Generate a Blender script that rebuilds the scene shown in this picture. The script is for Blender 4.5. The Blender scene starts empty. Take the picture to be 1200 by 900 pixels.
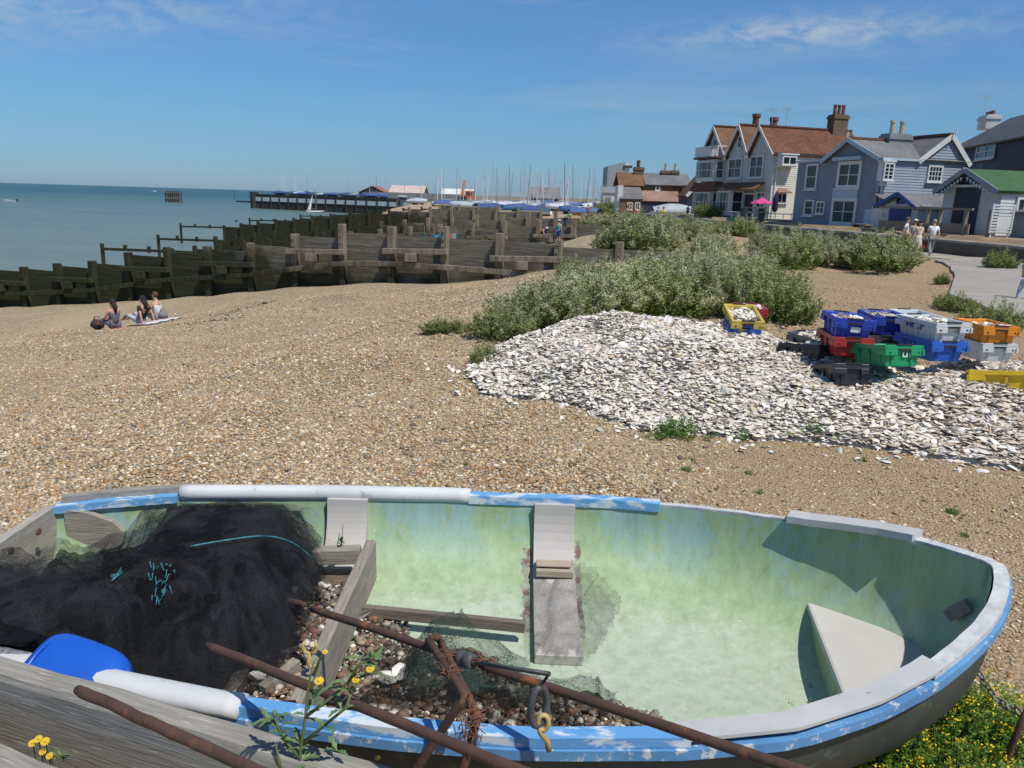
import bpy, bmesh, math, random
import numpy as np
from mathutils import Vector, Matrix, noise
random.seed(7); RNG = np.random.default_rng(7)
scene = bpy.context.scene
COL = scene.collection
R = math.radians

# ---------------------------------------------------------------- camera model (photo 1200 x 900)
CH = 1.9; FPX = 900.0
_th = math.atan(0.03); _pit = math.atan((450-232)/FPX*math.cos(_th))
_f = np.array([0, math.cos(_pit), -math.sin(_pit)]); _u0 = np.array([0, math.sin(_pit), math.cos(_pit)]); _x = np.array([1., 0, 0])
_r = math.cos(_th)*_x + math.sin(_th)*_u0; _u = -math.sin(_th)*_x + math.cos(_th)*_u0
def ray(x, y): return _f + _r*(x-600)/FPX - _u*(y-450)/FPX
def atz(x, y, z):
    d = ray(x, y); return Vector(d*(z-CH)/d[2] + np.array([0, 0, CH]))
def atY(x, y, Y):
    d = ray(x, y); return Vector(d*Y/d[1] + np.array([0, 0, CH]))
def pxX(x, Y):
    "world X at depth Y under photo column x near the horizon"
    return (x-600)/FPX*Y*0.972 if False else float(atY(x, 214+0.03*x+10, Y).x)

cam = bpy.data.cameras.new('camera'); co = bpy.data.objects.new('camera', cam); COL.objects.link(co)
m = Matrix((( _r[0], _u[0], -_f[0], 0), (_r[1], _u[1], -_f[1], 0), (_r[2], _u[2], -_f[2], CH), (0, 0, 0, 1)))
co.matrix_world = m
cam.sensor_width = 36; cam.lens = 36*FPX/1200; cam.clip_start = 0.05; cam.clip_end = 60000
scene.camera = co

# ---------------------------------------------------------------- helpers
def tag(o, label=None, cat=None, group=None, kind=None):
    if label: o['label'] = label
    if cat: o['category'] = cat
    if group: o['group'] = group
    if kind: o['kind'] = kind
    return o
def empty(name, loc, label, cat, group=None, rz=0):
    o = bpy.data.objects.new(name, None); COL.objects.link(o); o.location = loc; o.rotation_euler = (0, 0, rz)
    o.empty_display_size = 0.1
    return tag(o, label, cat, group)
def wloc(o):
    v = Vector((0, 0, 0))
    while o is not None:
        v += Vector(o.location); o = o.parent
    return v
def link_mesh(name, verts, faces, mats, parent=None, smooth=False, midx=None, label=None, recentre=True):
    """verts in world coordinates (parents carry only a location while building)"""
    v = np.asarray(verts, dtype=np.float64)
    if parent is not None:
        off = np.array(wloc(parent)); loc = (0, 0, 0)
    elif recentre and len(v):
        lo, hi = v.min(0), v.max(0); off = np.array([(lo[0]+hi[0])/2, (lo[1]+hi[1])/2, lo[2]]); loc = off
    else:
        off = np.zeros(3); loc = (0, 0, 0)
    me = bpy.data.meshes.new(name); me.from_pydata((v-off).tolist(), [], faces)
    if not isinstance(mats, (list, tuple)): mats = [mats]
    for mm in mats: me.materials.append(mm)
    if midx is not None: me.polygons.foreach_set('material_index', midx)
    if smooth: me.polygons.foreach_set('use_smooth', [True]*len(me.polygons))
    me.update()
    o = bpy.data.objects.new(name, me); COL.objects.link(o)
    if parent is not None: o.parent = parent
    o.location = loc
    if label: o['label'] = label
    return o
def raw_mesh(name, verts, faces, mats, cols=None, smooth=True):
    "fast numpy mesh of equal-sized faces with an optional point colour attribute"
    verts = np.asarray(verts, dtype=np.float32); faces = np.asarray(faces, dtype=np.int32)
    me = bpy.data.meshes.new(name); k = faces.shape[1]
    me.vertices.add(len(verts)); me.vertices.foreach_set('co', verts.ravel())
    me.loops.add(faces.size); me.loops.foreach_set('vertex_index', faces.ravel())
    me.polygons.add(len(faces)); me.polygons.foreach_set('loop_start', np.arange(0, faces.size, k, dtype=np.int32))
    me.polygons.foreach_set('loop_total', np.full(len(faces), k, dtype=np.int32))
    me.polygons.foreach_set('use_smooth', np.full(len(faces), smooth))
    if not isinstance(mats, (list, tuple)): mats = [mats]
    for mm in mats: me.materials.append(mm)
    if cols is not None:
        a = me.color_attributes.new('col', 'FLOAT_COLOR', 'POINT')
        c = np.ones((len(verts), 4), dtype=np.float32); c[:, :3] = cols
        a.data.foreach_set('color', c.ravel())
    me.update(calc_edges=True); me.validate()
    return me
def link_raw(name, me, loc=(0, 0, 0), parent=None):
    o = bpy.data.objects.new(name, me); COL.objects.link(o); o.location = loc
    if parent is not None: o.parent = parent
    return o
def copy_tree(o, parent=None):
    c = o.copy(); COL.objects.link(c)
    c.parent = parent
    for ch in list(o.children): copy_tree(ch, c)
    return c

class MB:
    "collects shapes, then links them as one mesh object"
    def __init__(s): s.v = []; s.f = []; s.m = []
    def add(s, vs, fs, mi=0):
        b = len(s.v); s.v += [tuple(x) for x in vs]; s.f += [[b+i for i in f] for f in fs]; s.m += [mi]*len(fs); return s
    def box(s, c, size, rz=0, mi=0, taper=1.0, M=None):
        hx, hy, hz = size[0]/2, size[1]/2, size[2]/2
        vs = []
        for z, t in ((-hz, 1), (hz, taper)):
            for x, y in ((-hx, -hy), (hx, -hy), (hx, hy), (-hx, hy)): vs.append(Vector((x*t, y*t, z)))
        if M is not None: vs = [M @ v for v in vs]
        elif rz:
            q = Matrix.Rotation(rz, 3, 'Z'); vs = [q @ v for v in vs]
        c = Vector(c)
        return s.add([v+c for v in vs], [[0, 3, 2, 1], [4, 5, 6, 7], [0, 1, 5, 4], [1, 2, 6, 5], [2, 3, 7, 6], [3, 0, 4, 7]], mi)
    def beam(s, a, b, w, h, mi=0, up=(0, 0, 1), w2=None, h2=None):
        "box bar from a to b; w across, h along up"
        a, b = Vector(a), Vector(b); d = (b-a).normalized(); up = Vector(up)
        side = d.cross(up)
        if side.length < 1e-4: side = d.cross(Vector((0, 1, 0)))
        side.normalize(); up = side.cross(d).normalized()
        w2 = w2 or w; h2 = h2 or h
        vs = []
        for p, ww, hh in ((a, w, h), (b, w2, h2)):
            for i, j in ((-1, -1), (1, -1), (1, 1), (-1, 1)): vs.append(p+side*(ww/2*i)+up*(hh/2*j))
        return s.add(vs, [[0, 3, 2, 1], [4, 5, 6, 7], [0, 1, 5, 4], [1, 2, 6, 5], [2, 3, 7, 6], [3, 0, 4, 7]], mi)
    def tube(s, pts, r, n=8, mi=0, caps=True, closed=False):
        pts = [Vector(p) for p in pts]; k = len(pts)
        rr = r if isinstance(r, (list, tuple)) else [r]*k
        ref = None; vs = []
        for i, p in enumerate(pts):
            a = pts[(i-1) % k] if (i > 0 or closed) else p
            b = pts[(i+1) % k] if (i < k-1 or closed) else p
            d = (b-a)
            if d.length < 1e-9: d = Vector((0, 0, 1))
            d.normalize()
            if ref is None:
                ref = d.cross(Vector((0, 0, 1)) if abs(d.z) < .9 else Vector((1, 0, 0))).normalized()
            ref = (ref-d*ref.dot(d)).normalized(); q = d.cross(ref)
            for j in range(n):
                t = 2*math.pi*j/n; vs.append(p+(ref*math.cos(t)+q*math.sin(t))*rr[i])
        fs = []
        for i in range(k if closed else k-1):
            i2 = (i+1) % k
            for j in range(n): fs.append([i*n+j, i*n+(j+1) % n, i2*n+(j+1) % n, i2*n+j])
        if caps and not closed:
            fs.append(list(range(n))[::-1]); fs.append([(k-1)*n+j for j in range(n)])
        return s.add(vs, fs, mi)
    def lathe(s, c, prof, n=12, mi=0, M=None):
        c = Vector(c); vs = []
        for r_, z in prof:
            for j in range(n):
                t = 2*math.pi*j/n; v = Vector((r_*math.cos(t), r_*math.sin(t), z))
                vs.append((M @ v if M is not None else v)+c)
        fs = []
        for i in range(len(prof)-1):
            for j in range(n): fs.append([i*n+j, i*n+(j+1) % n, (i+1)*n+(j+1) % n, (i+1)*n+j])
        fs.append(list(range(n))[::-1]); fs.append([(len(prof)-1)*n+j for j in range(n)])
        return s.add(vs, fs, mi)
    def ell(s, c, r, nu=10, nv=7, mi=0, M=None, jit=0):
        c = Vector(c); vs = [Vector((0, 0, -r[2]))]
        for i in range(1, nv):
            p = math.pi*i/nv
            for j in range(nu):
                t = 2*math.pi*j/nu; q = 1+jit*(random.random()-.5)
                vs.append(Vector((r[0]*math.sin(p)*math.cos(t)*q, r[1]*math.sin(p)*math.sin(t)*q, -r[2]*math.cos(p)*q)))
        vs.append(Vector((0, 0, r[2])))
        fs = [[0, 1+(j+1) % nu, 1+j] for j in range(nu)]
        for i in range(nv-2):
            for j in range(nu):
                a = 1+i*nu; b = a+nu
                fs.append([a+j, a+(j+1) % nu, b+(j+1) % nu, b+j])
        a = 1+(nv-2)*nu; fs += [[a+j, a+(j+1) % nu, len(vs)-1] for j in range(nu)]
        if M is not None: vs = [M @ v for v in vs]
        return s.add([v+c for v in vs], fs, mi)
    def quad(s, a, b, c, d, mi=0): return s.add([a, b, c, d], [[0, 1, 2, 3]], mi)
    def slab(s, poly, nrm, th, mi=0):
        "flat polygon (3D points) thickened by th along -nrm"
        n = Vector(nrm).normalized(); P = [Vector(p) for p in poly]; k = len(P)
        vs = P+[p-n*th for p in P]
        fs = [list(range(k)), [k+i for i in range(k)][::-1]]+[[i, k+i, k+(i+1) % k, (i+1) % k] for i in range(k)]
        return s.add(vs, fs, mi)
    def build(s, name, mats, parent=None, smooth=False, label=None, bevel=0):
        o = link_mesh(name, s.v, s.f, mats, parent, smooth, s.m, label)
        if bevel:
            b = o.modifiers.new('bevel', 'BEVEL'); b.width = bevel; b.segments = 2; b.limit_method = 'ANGLE'
        return o

# ---------------------------------------------------------------- materials
def nodes(name):
    mt = bpy.data.materials.new(name); mt.use_nodes = True; nt = mt.node_tree
    return mt, nt, nt.nodes['Principled BSDF']
def N(nt, typ, **kw):
    n = nt.nodes.new(typ)
    for k, v in kw.items():
        if k.startswith('i_'): n.inputs[k[2:].replace('_', ' ')].default_value = v
        else: setattr(n, k, v)
    return n
def ramp(nt, fac, stops, interp='LINEAR'):
    n = nt.nodes.new('ShaderNodeValToRGB'); e = n.color_ramp; e.interpolation = interp
    while len(e.elements) < len(stops): e.elements.new(.5)
    for el, (p, c) in zip(e.elements, stops):
        el.position = p; el.color = (*c, 1) if len(c) == 3 else c
    if fac is not None: nt.links.new(fac, n.inputs[0])
    return n.outputs[0]
def mixc(nt, fac, a, b, mode='MIX'):
    n = nt.nodes.new('ShaderNodeMix'); n.data_type = 'RGBA'; n.blend_type = mode
    for inp, v in ((n.inputs[0], fac), (n.inputs[6], a), (n.inputs[7], b)):
        if hasattr(v, 'node'): nt.links.new(v, inp)
        else: inp.default_value = v if isinstance(v, (int, float)) else (*v, 1)
    return n.outputs[2]
def coords(nt, kind='Object', scale=(1, 1, 1), rot=(0, 0, 0)):
    t = nt.nodes.new('ShaderNodeTexCoord') if kind != 'World' else nt.nodes.new('ShaderNodeNewGeometry')
    mp = nt.nodes.new('ShaderNodeMapping'); mp.inputs['Scale'].default_value = scale; mp.inputs['Rotation'].default_value = rot
    nt.links.new(t.outputs['Position' if kind == 'World' else kind], mp.inputs[0]); return mp.outputs[0]
def noise_t(nt, vec, scale, detail=4, rough=.55, dist=0):
    n = N(nt, 'ShaderNodeTexNoise'); n.inputs['Scale'].default_value = scale; n.inputs['Detail'].default_value = detail
    n.inputs['Roughness'].default_value = rough; n.inputs['Distortion'].default_value = dist
    nt.links.new(vec, n.inputs['Vector']); return n.outputs['Fac']
def bump(nt, bs, h, strength=.3, dist=.02):
    b = N(nt, 'ShaderNodeBump'); b.inputs['Strength'].default_value = strength; b.inputs['Distance'].default_value = dist
    nt.links.new(h, b.inputs['Height']); nt.links.new(b.outputs[0], bs.inputs['Normal'])
def M(name, col, col2=None, scale=6, detail=5, rough=.6, bmp=0, bscale=None, bdist=.01, stretch=(1, 1, 1), lo=.35, hi=.65, metal=0, spec=.5, wear=None, wlo=.6, whi=.66, wscale=None, kind='Object', vary=0):
    "colour mixed by noise, an optional worn patch colour, bump, per-object brightness variation"
    mt, nt, bs = nodes(name)
    bs.inputs['Roughness'].default_value = rough; bs.inputs['Metallic'].default_value = metal; bs.inputs['Specular IOR Level'].default_value = spec
    vec = coords(nt, kind, stretch)
    c = None
    nf = noise_t(nt, vec, scale, detail, .6)
    if col2 is None: col2 = tuple(x*.75 for x in col)
    c = ramp(nt, nf, [(lo, col), (hi, col2)])
    if wear is not None:
        w = noise_t(nt, vec, wscale or scale*1.7, 6, .65, .3)
        c = mixc(nt, ramp(nt, w, [(wlo, (0, 0, 0)), (whi, (1, 1, 1))]), c, wear)
    if vary:
        oi = N(nt, 'ShaderNodeObjectInfo'); mr = N(nt, 'ShaderNodeMapRange'); mr.inputs[3].default_value = 1-vary; mr.inputs[4].default_value = 1+vary
        nt.links.new(oi.outputs['Random'], mr.inputs[0])
        c = mixc(nt, 1.0, c, mr.outputs[0], 'MULTIPLY')
    nt.links.new(c, bs.inputs['Base Color'])
    if bmp: bump(nt, bs, noise_t(nt, vec, bscale or scale*3, 6, .6), bmp, bdist)
    return mt
def attr_mat(name, rough=.6, spec=.4, bmp=.3, bscale=60, mott=.25):
    "colour from the point colour attribute, mottled"
    mt, nt, bs = nodes(name); bs.inputs['Roughness'].default_value = rough; bs.inputs['Specular IOR Level'].default_value = spec
    a = N(nt, 'ShaderNodeAttribute', attribute_name='col'); vec = coords(nt)
    nf = noise_t(nt, vec, bscale, 4, .6)
    c = mixc(nt, 1.0, a.outputs['Color'], ramp(nt, nf, [(.3, (1-mott,)*3), (.7, (1+mott*.6,)*3)]), 'MULTIPLY')
    nt.links.new(c, bs.inputs['Base Color'])
    if bmp: bump(nt, bs, nf, bmp, .004)
    return mt

# ---------------------------------------------------------------- sun, sky
SUN = Vector((.68, -.73, 0)).normalized()*math.cos(R(59)) + Vector((0, 0, math.sin(R(59))))
sl = bpy.data.lights.new('sun', 'SUN'); so = bpy.data.objects.new('sun', sl); COL.objects.link(so)
sl.energy = 4.3; sl.angle = R(.53); sl.color = (1, .95, .87)
so.rotation_euler = SUN.to_track_quat('Z', 'Y').to_euler(); so.location = (30, -30, 50)
w = bpy.data.worlds.new('World'); scene.world = w; w.use_nodes = True; nt = w.node_tree
bg = nt.nodes['Background']; sky = N(nt, 'ShaderNodeTexSky'); sky.sky_type = 'NISHITA'; sky.sun_disc = False
sky.sun_elevation = R(59); sky.sun_rotation = math.atan2(SUN.x, SUN.y); sky.air_density = 1.0; sky.dust_density = .25; sky.ozone_density = 4.0; sky.altitude = 0
tc = N(nt, 'ShaderNodeTexCoord'); sx = N(nt, 'ShaderNodeSeparateXYZ'); nt.links.new(tc.outputs['Generated'], sx.inputs[0])
def cloud(rot, scale, seed, stops):
    mp = N(nt, 'ShaderNodeMapping'); mp.inputs['Scale'].default_value = scale; mp.inputs['Rotation'].default_value = rot; mp.inputs['Location'].default_value = seed
    nt.links.new(tc.outputs['Generated'], mp.inputs[0])
    return ramp(nt, noise_t(nt, mp.outputs[0], 1.0, 8, .62, .5), stops)
c1 = cloud((0, R(4), R(10)), (2.2, 2.0, 17), (3.1, 0, 1.2), [(.50, (0, 0, 0)), (.82, (.55,)*3)])
# a single bright feathered streak high on the right, where the photograph has one
d0 = Vector(ray(960, 36)).normalized(); axis = (Vector(ray(1120, 22)).normalized()-Vector(ray(800, 42)).normalized()).normalized(); nrm = d0.cross(axis).normalized()
def dotn(v):
    q = N(nt, 'ShaderNodeVectorMath', operation='DOT_PRODUCT'); q.inputs[1].default_value = v
    nt.links.new(tc.outputs['Generated'], q.inputs[0]); return q.outputs['Value']
def gauss(val, cen, wid):
    a = N(nt, 'ShaderNodeMath', operation='SUBTRACT'); nt.links.new(val, a.inputs[0]); a.inputs[1].default_value = cen
    b = N(nt, 'ShaderNodeMath', operation='DIVIDE'); nt.links.new(a.outputs[0], b.inputs[0]); b.inputs[1].default_value = wid
    c = N(nt, 'ShaderNodeMath', operation='MULTIPLY'); nt.links.new(b.outputs[0], c.inputs[0]); nt.links.new(b.outputs[0], c.inputs[1])
    d = N(nt, 'ShaderNodeMath', operation='MULTIPLY'); nt.links.new(c.outputs[0], d.inputs[0]); d.inputs[1].default_value = -1
    e = N(nt, 'ShaderNodeMath', operation='EXPONENT'); nt.links.new(d.outputs[0], e.inputs[0]); return e.outputs[0]
def mul(a, b):
    q = N(nt, 'ShaderNodeMath', operation='MULTIPLY')
    for i, v in enumerate((a, b)):
        if hasattr(v, 'node'): nt.links.new(v, q.inputs[i])
        else: q.inputs[i].default_value = v
    return q.outputs[0]
def addm(a, b):
    q = N(nt, 'ShaderNodeMath', operation='ADD', use_clamp=True); nt.links.new(a, q.inputs[0]); nt.links.new(b, q.inputs[1]); return q.outputs[0]
feather = cloud((0, R(35), R(25)), (26, 26, 60), (0, 2, 0), [(.36, (0, 0, 0)), (.75, (1, 1, 1))])
streak = mul(mul(gauss(dotn(nrm), 0, .016), gauss(dotn(axis), d0.dot(axis), .17)), feather)
d1 = Vector(ray(60, 8)).normalized()
streak2 = mul(mul(gauss(dotn(nrm), d1.dot(nrm), .035), gauss(dotn(axis), d1.dot(axis), .20)), feather)
zf = ramp(nt, sx.outputs[2], [(0, (0, 0, 0)), (.05, (.5,)*3), (.2, (1,)*3)])
cl = addm(addm(mul(mul(c1, zf), .6), mul(streak, .85)), mul(streak2, .5))
hs = N(nt, 'ShaderNodeHueSaturation'); hs.inputs['Saturation'].default_value = 1.0; nt.links.new(sky.outputs[0], hs.inputs['Color'])
zg0 = ramp(nt, sx.outputs[2], [(0, (.40, .62, .99)), (.02, (.42, .64, 1.0)), (.05, (.445, .69, .97)), (.11, (.51, .79, 1.0)), (.165, (.555, .85, 1.08)), (.22, (.60, .915, 1.16)), (.6, (.85, 1.0, 1.1))])
sc_ = N(nt, 'ShaderNodeVectorMath', operation='SCALE'); sc_.inputs['Scale'].default_value = 1.12; nt.links.new(zg0, sc_.inputs[0])
tint = mixc(nt, 1.0, hs.outputs[0], sc_.outputs[0], 'MULTIPLY')
fin = mixc(nt, cl, tint, (6.4, 6.9, 7.4))
nt.links.new(fin, bg.inputs[0]); bg.inputs[1].default_value = .085
vs = scene.view_settings; vs.view_transform = 'Standard'; vs.look = 'None'; vs.exposure = 0; vs.gamma = 1; vs.use_curve_mapping = False
scene.render.engine = 'CYCLES'; cy = scene.cycles
cy.use_denoising = True; cy.max_bounces = 6; cy.transparent_max_bounces = 24; cy.diffuse_bounces = 3; cy.glossy_bounces = 3
try: cy.denoiser = 'OPENIMAGEDENOISE'; cy.denoising_prefilter = 'ACCURATE'
except Exception: pass
# ---------------------------------------------------------------- terrain
def xline(Y):
    return np.interp(Y, [-20, 3, 9, 15, 26, 97, 112, 170, 280, 330, 420, 600, 20000], [-5.5, -5, -3.6, -1.6, 2, 9.1, -19, -24, -36, -38, -40, 900, 30000])
WALL_Y = [-20, 20, 33.35, 39.2, 46.5, 52, 58, 80, 100]; WALL_X = [25.5, 22.7, 21.5, 20.85, 19.95, 19.2, 18.55, 16.4, 14.8]
def sstep(a, b, x):
    t = np.clip((x-a)/(b-a), 0, 1); return t*t*(3-2*t)
def ground_z(X, Y):
    X = np.asarray(X, float); Y = np.asarray(Y, float)
    q = xline(Y)-X; q = np.where(q > 0, q*(1+2*sstep(98, 112, Y)+8*sstep(125, 165, Y)), q)
    z = np.interp(q, [-400, -30, -14, -9, -4, -2, 0, 2, 4, 8, 11, 15, 19, 24, 29, 40, 60, 200], [.3, .3, -.2, -.16, -.03, -.08, -.3, -.75, -1.15, -1.42, -1.75, -2.36, -2.92, -3.5, -4.05, -5.3, -7, -9])
    z = z - .30*np.exp(-((X+13.5)/6)**2-((Y-24.5)/4.5)**2)
    # low dune under the wild plants, terrace behind the sea wall
    z = z + .25*np.exp(-((X-6)/4.5)**2-((Y-16)/4)**2) + .30*np.exp(-((X-10)/6)**2-((Y-45)/16)**2)-.12*np.exp(-((X-19)/3)**2-((Y-40)/14)**2)
    wall = np.interp(Y, WALL_Y, WALL_X)+.22
    z = np.where((Y < 112) & (X > wall), .75*sstep(0, .3, X-wall)+z*(1-sstep(0, .3, X-wall)), z)
    amp = .035*np.exp(-np.hypot(X, Y-6)/14)+.05*sstep(10, 24, Y)*(Y < 70)
    z = z + amp*(np.sin(X*2.1+np.sin(Y*1.3)*1.4)*.5+np.sin(Y*1.7+X*.6)*.5)*np.where(X > wall, 0, 1)
    return z
def gz(x, y): return float(ground_z(np.array([x]), np.array([y]))[0])
def onground(px, py, it=12):
    "where the ray through a photo pixel meets the ground"
    z = -.2
    for _ in range(it):
        p = atz(px, py, z); z = .5*z+.5*gz(p.x, p.y)
    return Vector((p.x, p.y, gz(p.x, p.y)))
def axis_pts(lo, hi, step, far, g=1.18):
    a = list(np.arange(lo, hi+1e-6, step)); s = step; x = hi
    while x < far: s *= g; x += s; a.append(x)
    s = step; x = lo; b = []
    while x > -far: s *= g; x -= s; b.append(x)
    return np.array(b[::-1]+a)
xs = axis_pts(-26, 26, .4, 9000); ys = axis_pts(-4, 60, .4, 14000); ys = ys[ys > -60]
GX, GY = np.meshgrid(xs, ys); GZ = ground_z(GX, GY)
nx, ny = len(xs), len(ys)
idx = np.arange(nx*ny).reshape(ny, nx)
F4 = np.stack([idx[:-1, :-1], idx[:-1, 1:], idx[1:, 1:], idx[1:, :-1]], -1).reshape(-1, 4)
# sandiness (tracks on the lower beach, trodden earth on the right) as a point colour: r = sand, g = earth
q = xline(GY)-GX
sand = np.exp(-((q-18.3+.05*(GY-26))/1.1)**2)*(GY > 10)*.9 + np.exp(-((q-15.0)/.5)**2)*.35*(GY > 10)
earth = sstep(.2, 2.2, GX-.12*(GY-5))*sstep(9.5, 5.5, GY)*.9 + sstep(4, 8, GX)*sstep(9, 13, GY)*.85 + sstep(1, 4, GX)*sstep(30, 26, GY)*sstep(24, 18, GY)*.6
cols = np.stack([np.clip(sand, 0, 1), np.clip(earth, 0, 1), np.zeros_like(q)], -1).reshape(-1, 3)
mt, nt, bs = nodes('shingle'); bs.inputs['Roughness'].default_value = .85; bs.inputs['Specular IOR Level'].default_value = .25
vec = coords(nt, 'World')
vo = N(nt, 'ShaderNodeTexVoronoi'); vo.inputs['Scale'].default_value = 48; vo.inputs['Randomness'].default_value = 1; nt.links.new(vec, vo.inputs['Vector'])
sep = N(nt, 'ShaderNodeSeparateColor'); nt.links.new(vo.outputs['Color'], sep.inputs[0])
PAL = [(0, (.19, .15, .10)), (.14, (.32, .225, .13)), (.32, (.42, .315, .195)), (.52, (.385, .305, .205)), (.66, (.54, .435, .29)), (.80, (.335, .285, .215)), (.92, (.64, .555, .41))]
pc = ramp(nt, sep.outputs[0], PAL, 'CONSTANT')
big = noise_t(nt, vec, .5, 5, .6); mid = noise_t(nt, vec, 5, 4, .6)
pc = mixc(nt, 1.0, pc, ramp(nt, big, [(.3, (.86, .86, .86)), (.7, (1.14, 1.12, 1.08))]), 'MULTIPLY')
pc = mixc(nt, 1.0, pc, ramp(nt, mid, [(.3, (.84, .84, .84)), (.7, (1.13, 1.13, 1.13))]), 'MULTIPLY')
at = N(nt, 'ShaderNodeAttribute', attribute_name='col'); s2 = N(nt, 'ShaderNodeSeparateColor'); nt.links.new(at.outputs['Color'], s2.inputs[0])
fine = noise_t(nt, vec, 60, 5, .7)
sandc = ramp(nt, fine, [(.3, (.36, .27, .165)), (.7, (.52, .41, .265))])
earthc = ramp(nt, fine, [(.25, (.20, .135, .075)), (.55, (.36, .255, .15)), (.8, (.47, .36, .24))])
fe = mixc(nt, 1.0, ramp(nt, mid, [(.3, (.35,)*3), (.6, (1,)*3)]), s2.outputs[1], 'MULTIPLY')
pc = mixc(nt, fe, pc, earthc); pc = mixc(nt, s2.outputs[0], pc, sandc)
nt.links.new(pc, bs.inputs['Base Color'])
hinv = N(nt, 'ShaderNodeMath', operation='SUBTRACT'); hinv.inputs[0].default_value = 1; nt.links.new(vo.outputs['Distance'], hinv.inputs[1])
bump(nt, bs, hinv.outputs[0], .9, .02)
SHINGLE = mt
gm = raw_mesh('beach', np.stack([GX, GY, GZ], -1).reshape(-1, 3), F4, mt, cols)
tag(link_raw('beach', gm), 'brown shingle beach sloping down to the water', kind='structure')

# sea
mt, nt, bs = nodes('sea'); vec = coords(nt, 'World', (1, 2.2, 1), (0, 0, R(-12)))
bs.inputs['Roughness'].default_value = .34; bs.inputs['IOR'].default_value = 1.33; bs.inputs['Specular IOR Level'].default_value = .36
ln = N(nt, 'ShaderNodeVectorMath', operation='LENGTH'); g = N(nt, 'ShaderNodeNewGeometry'); nt.links.new(g.outputs['Position'], ln.inputs[0])
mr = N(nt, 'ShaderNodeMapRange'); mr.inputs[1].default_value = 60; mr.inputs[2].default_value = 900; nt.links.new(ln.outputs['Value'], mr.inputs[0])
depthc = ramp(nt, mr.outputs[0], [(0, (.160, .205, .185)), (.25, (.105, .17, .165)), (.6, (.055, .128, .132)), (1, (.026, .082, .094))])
pat = noise_t(nt, coords(nt, 'World', (.012, .035, 1), (0, 0, R(-8))), 1, 5, .6, .4)
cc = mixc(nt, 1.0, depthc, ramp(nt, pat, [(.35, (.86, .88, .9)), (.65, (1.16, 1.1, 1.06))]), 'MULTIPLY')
nt.links.new(cc, bs.inputs['Base Color'])
wv = N(nt, 'ShaderNodeMath', operation='ADD'); nt.links.new(noise_t(nt, vec, .55, 6, .65), wv.inputs[0]); nt.links.new(noise_t(nt, vec, 3.2, 3, .5), wv.inputs[1])
bump(nt, bs, wv.outputs[0], .55, .35)
xs2 = axis_pts(-60, 60, 10, 40000, 1.3); ys2 = axis_pts(0, 120, 10, 40000, 1.3); ys2 = ys2[ys2 > -40]
SX, SY = np.meshgrid(xs2, ys2); n2 = len(xs2); id2 = np.arange(SX.size).reshape(SX.shape)
F2 = np.stack([id2[:-1, :-1], id2[:-1, 1:], id2[1:, 1:], id2[1:, :-1]], -1).reshape(-1, 4)
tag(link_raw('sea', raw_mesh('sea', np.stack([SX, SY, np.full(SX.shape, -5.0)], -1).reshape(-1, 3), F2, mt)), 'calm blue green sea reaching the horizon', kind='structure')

# ---------------------------------------------------------------- pebbles (one uncountable mass)
def ico():
    b = bmesh.new(); bmesh.ops.create_icosphere(b, subdivisions=1, radius=1)
    v = np.array([x.co[:] for x in b.verts]); b.faces.ensure_lookup_table(); f = np.array([[x.index for x in p.verts] for p in b.faces]); b.free(); return v, f
ICO_V, ICO_F = ico()
PEB = np.array([(.55, .43, .29), (.44, .305, .18), (.37, .235, .12), (.35, .19, .085), (.46, .385, .30), (.33, .30, .26), (.21, .185, .165), (.68, .61, .51), (.76, .72, .65), (.125, .105, .09), (.47, .385, .27), (.58, .49, .37)])
PEB = PEB*np.array([.99, .945, .83])
PEB_P = np.array([.15, .14, .11, .05, .12, .09, .055, .09, .04, .035, .09, .08]); PEB_P /= PEB_P.sum()
def pebbles(name, P, size, mat, squash=.55, jit=.25, pal=PEB, palp=PEB_P, sink=.25):
    n = len(P); s = size[:, None]*np.stack([1+.5*RNG.random(n), .7+.4*RNG.random(n), squash*(.7+.6*RNG.random(n))], -1)
    V = ICO_V[None]*(1+jit*(RNG.random((n, 12, 1))-.5))*s[:, None, :]
    a = RNG.random(n)*2*math.pi; t = (RNG.random(n)-.5)*.9; b = RNG.random(n)*2*math.pi
    def rot(V, ang, i, j):
        c, s_ = np.cos(ang)[:, None], np.sin(ang)[:, None]; o = V.copy(); o[..., i] = V[..., i]*c-V[..., j]*s_; o[..., j] = V[..., i]*s_+V[..., j]*c; return o
    V = rot(V, b, 0, 1); V = rot(V, t, 1, 2); V = rot(V, a, 0, 1)
    V = V + P[:, None, :]; V[..., 2] += (s[:, 2]*(1-sink*2))[:, None]
    F = (ICO_F[None]+(np.arange(n)*12)[:, None, None]).reshape(-1, 3)
    c = pal[RNG.choice(len(pal), n, p=palp)]*(.8+.4*RNG.random((n, 1)))
    C = np.repeat(c[:, None, :], 12, 1).reshape(-1, 3)
    return raw_mesh(name, V.reshape(-1, 3), F, mat, C)
PEBM = attr_mat('pebble', .75, .3, .2, 90, .22)
pts = []; szs = []
NB = 260000
D = 2.9*(27/2.9)**RNG.random(NB); A = (RNG.random(NB)*1.50-.75)
X = A*D; Y = D
e = np.clip(sstep(.2, 2.2, X-.12*(Y-5))*sstep(9.5, 5.5, Y)*.95 + sstep(4, 8, X)*sstep(9, 13, Y)*.9, 0, 1)
keep = RNG.random(NB) > e*.78
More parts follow.
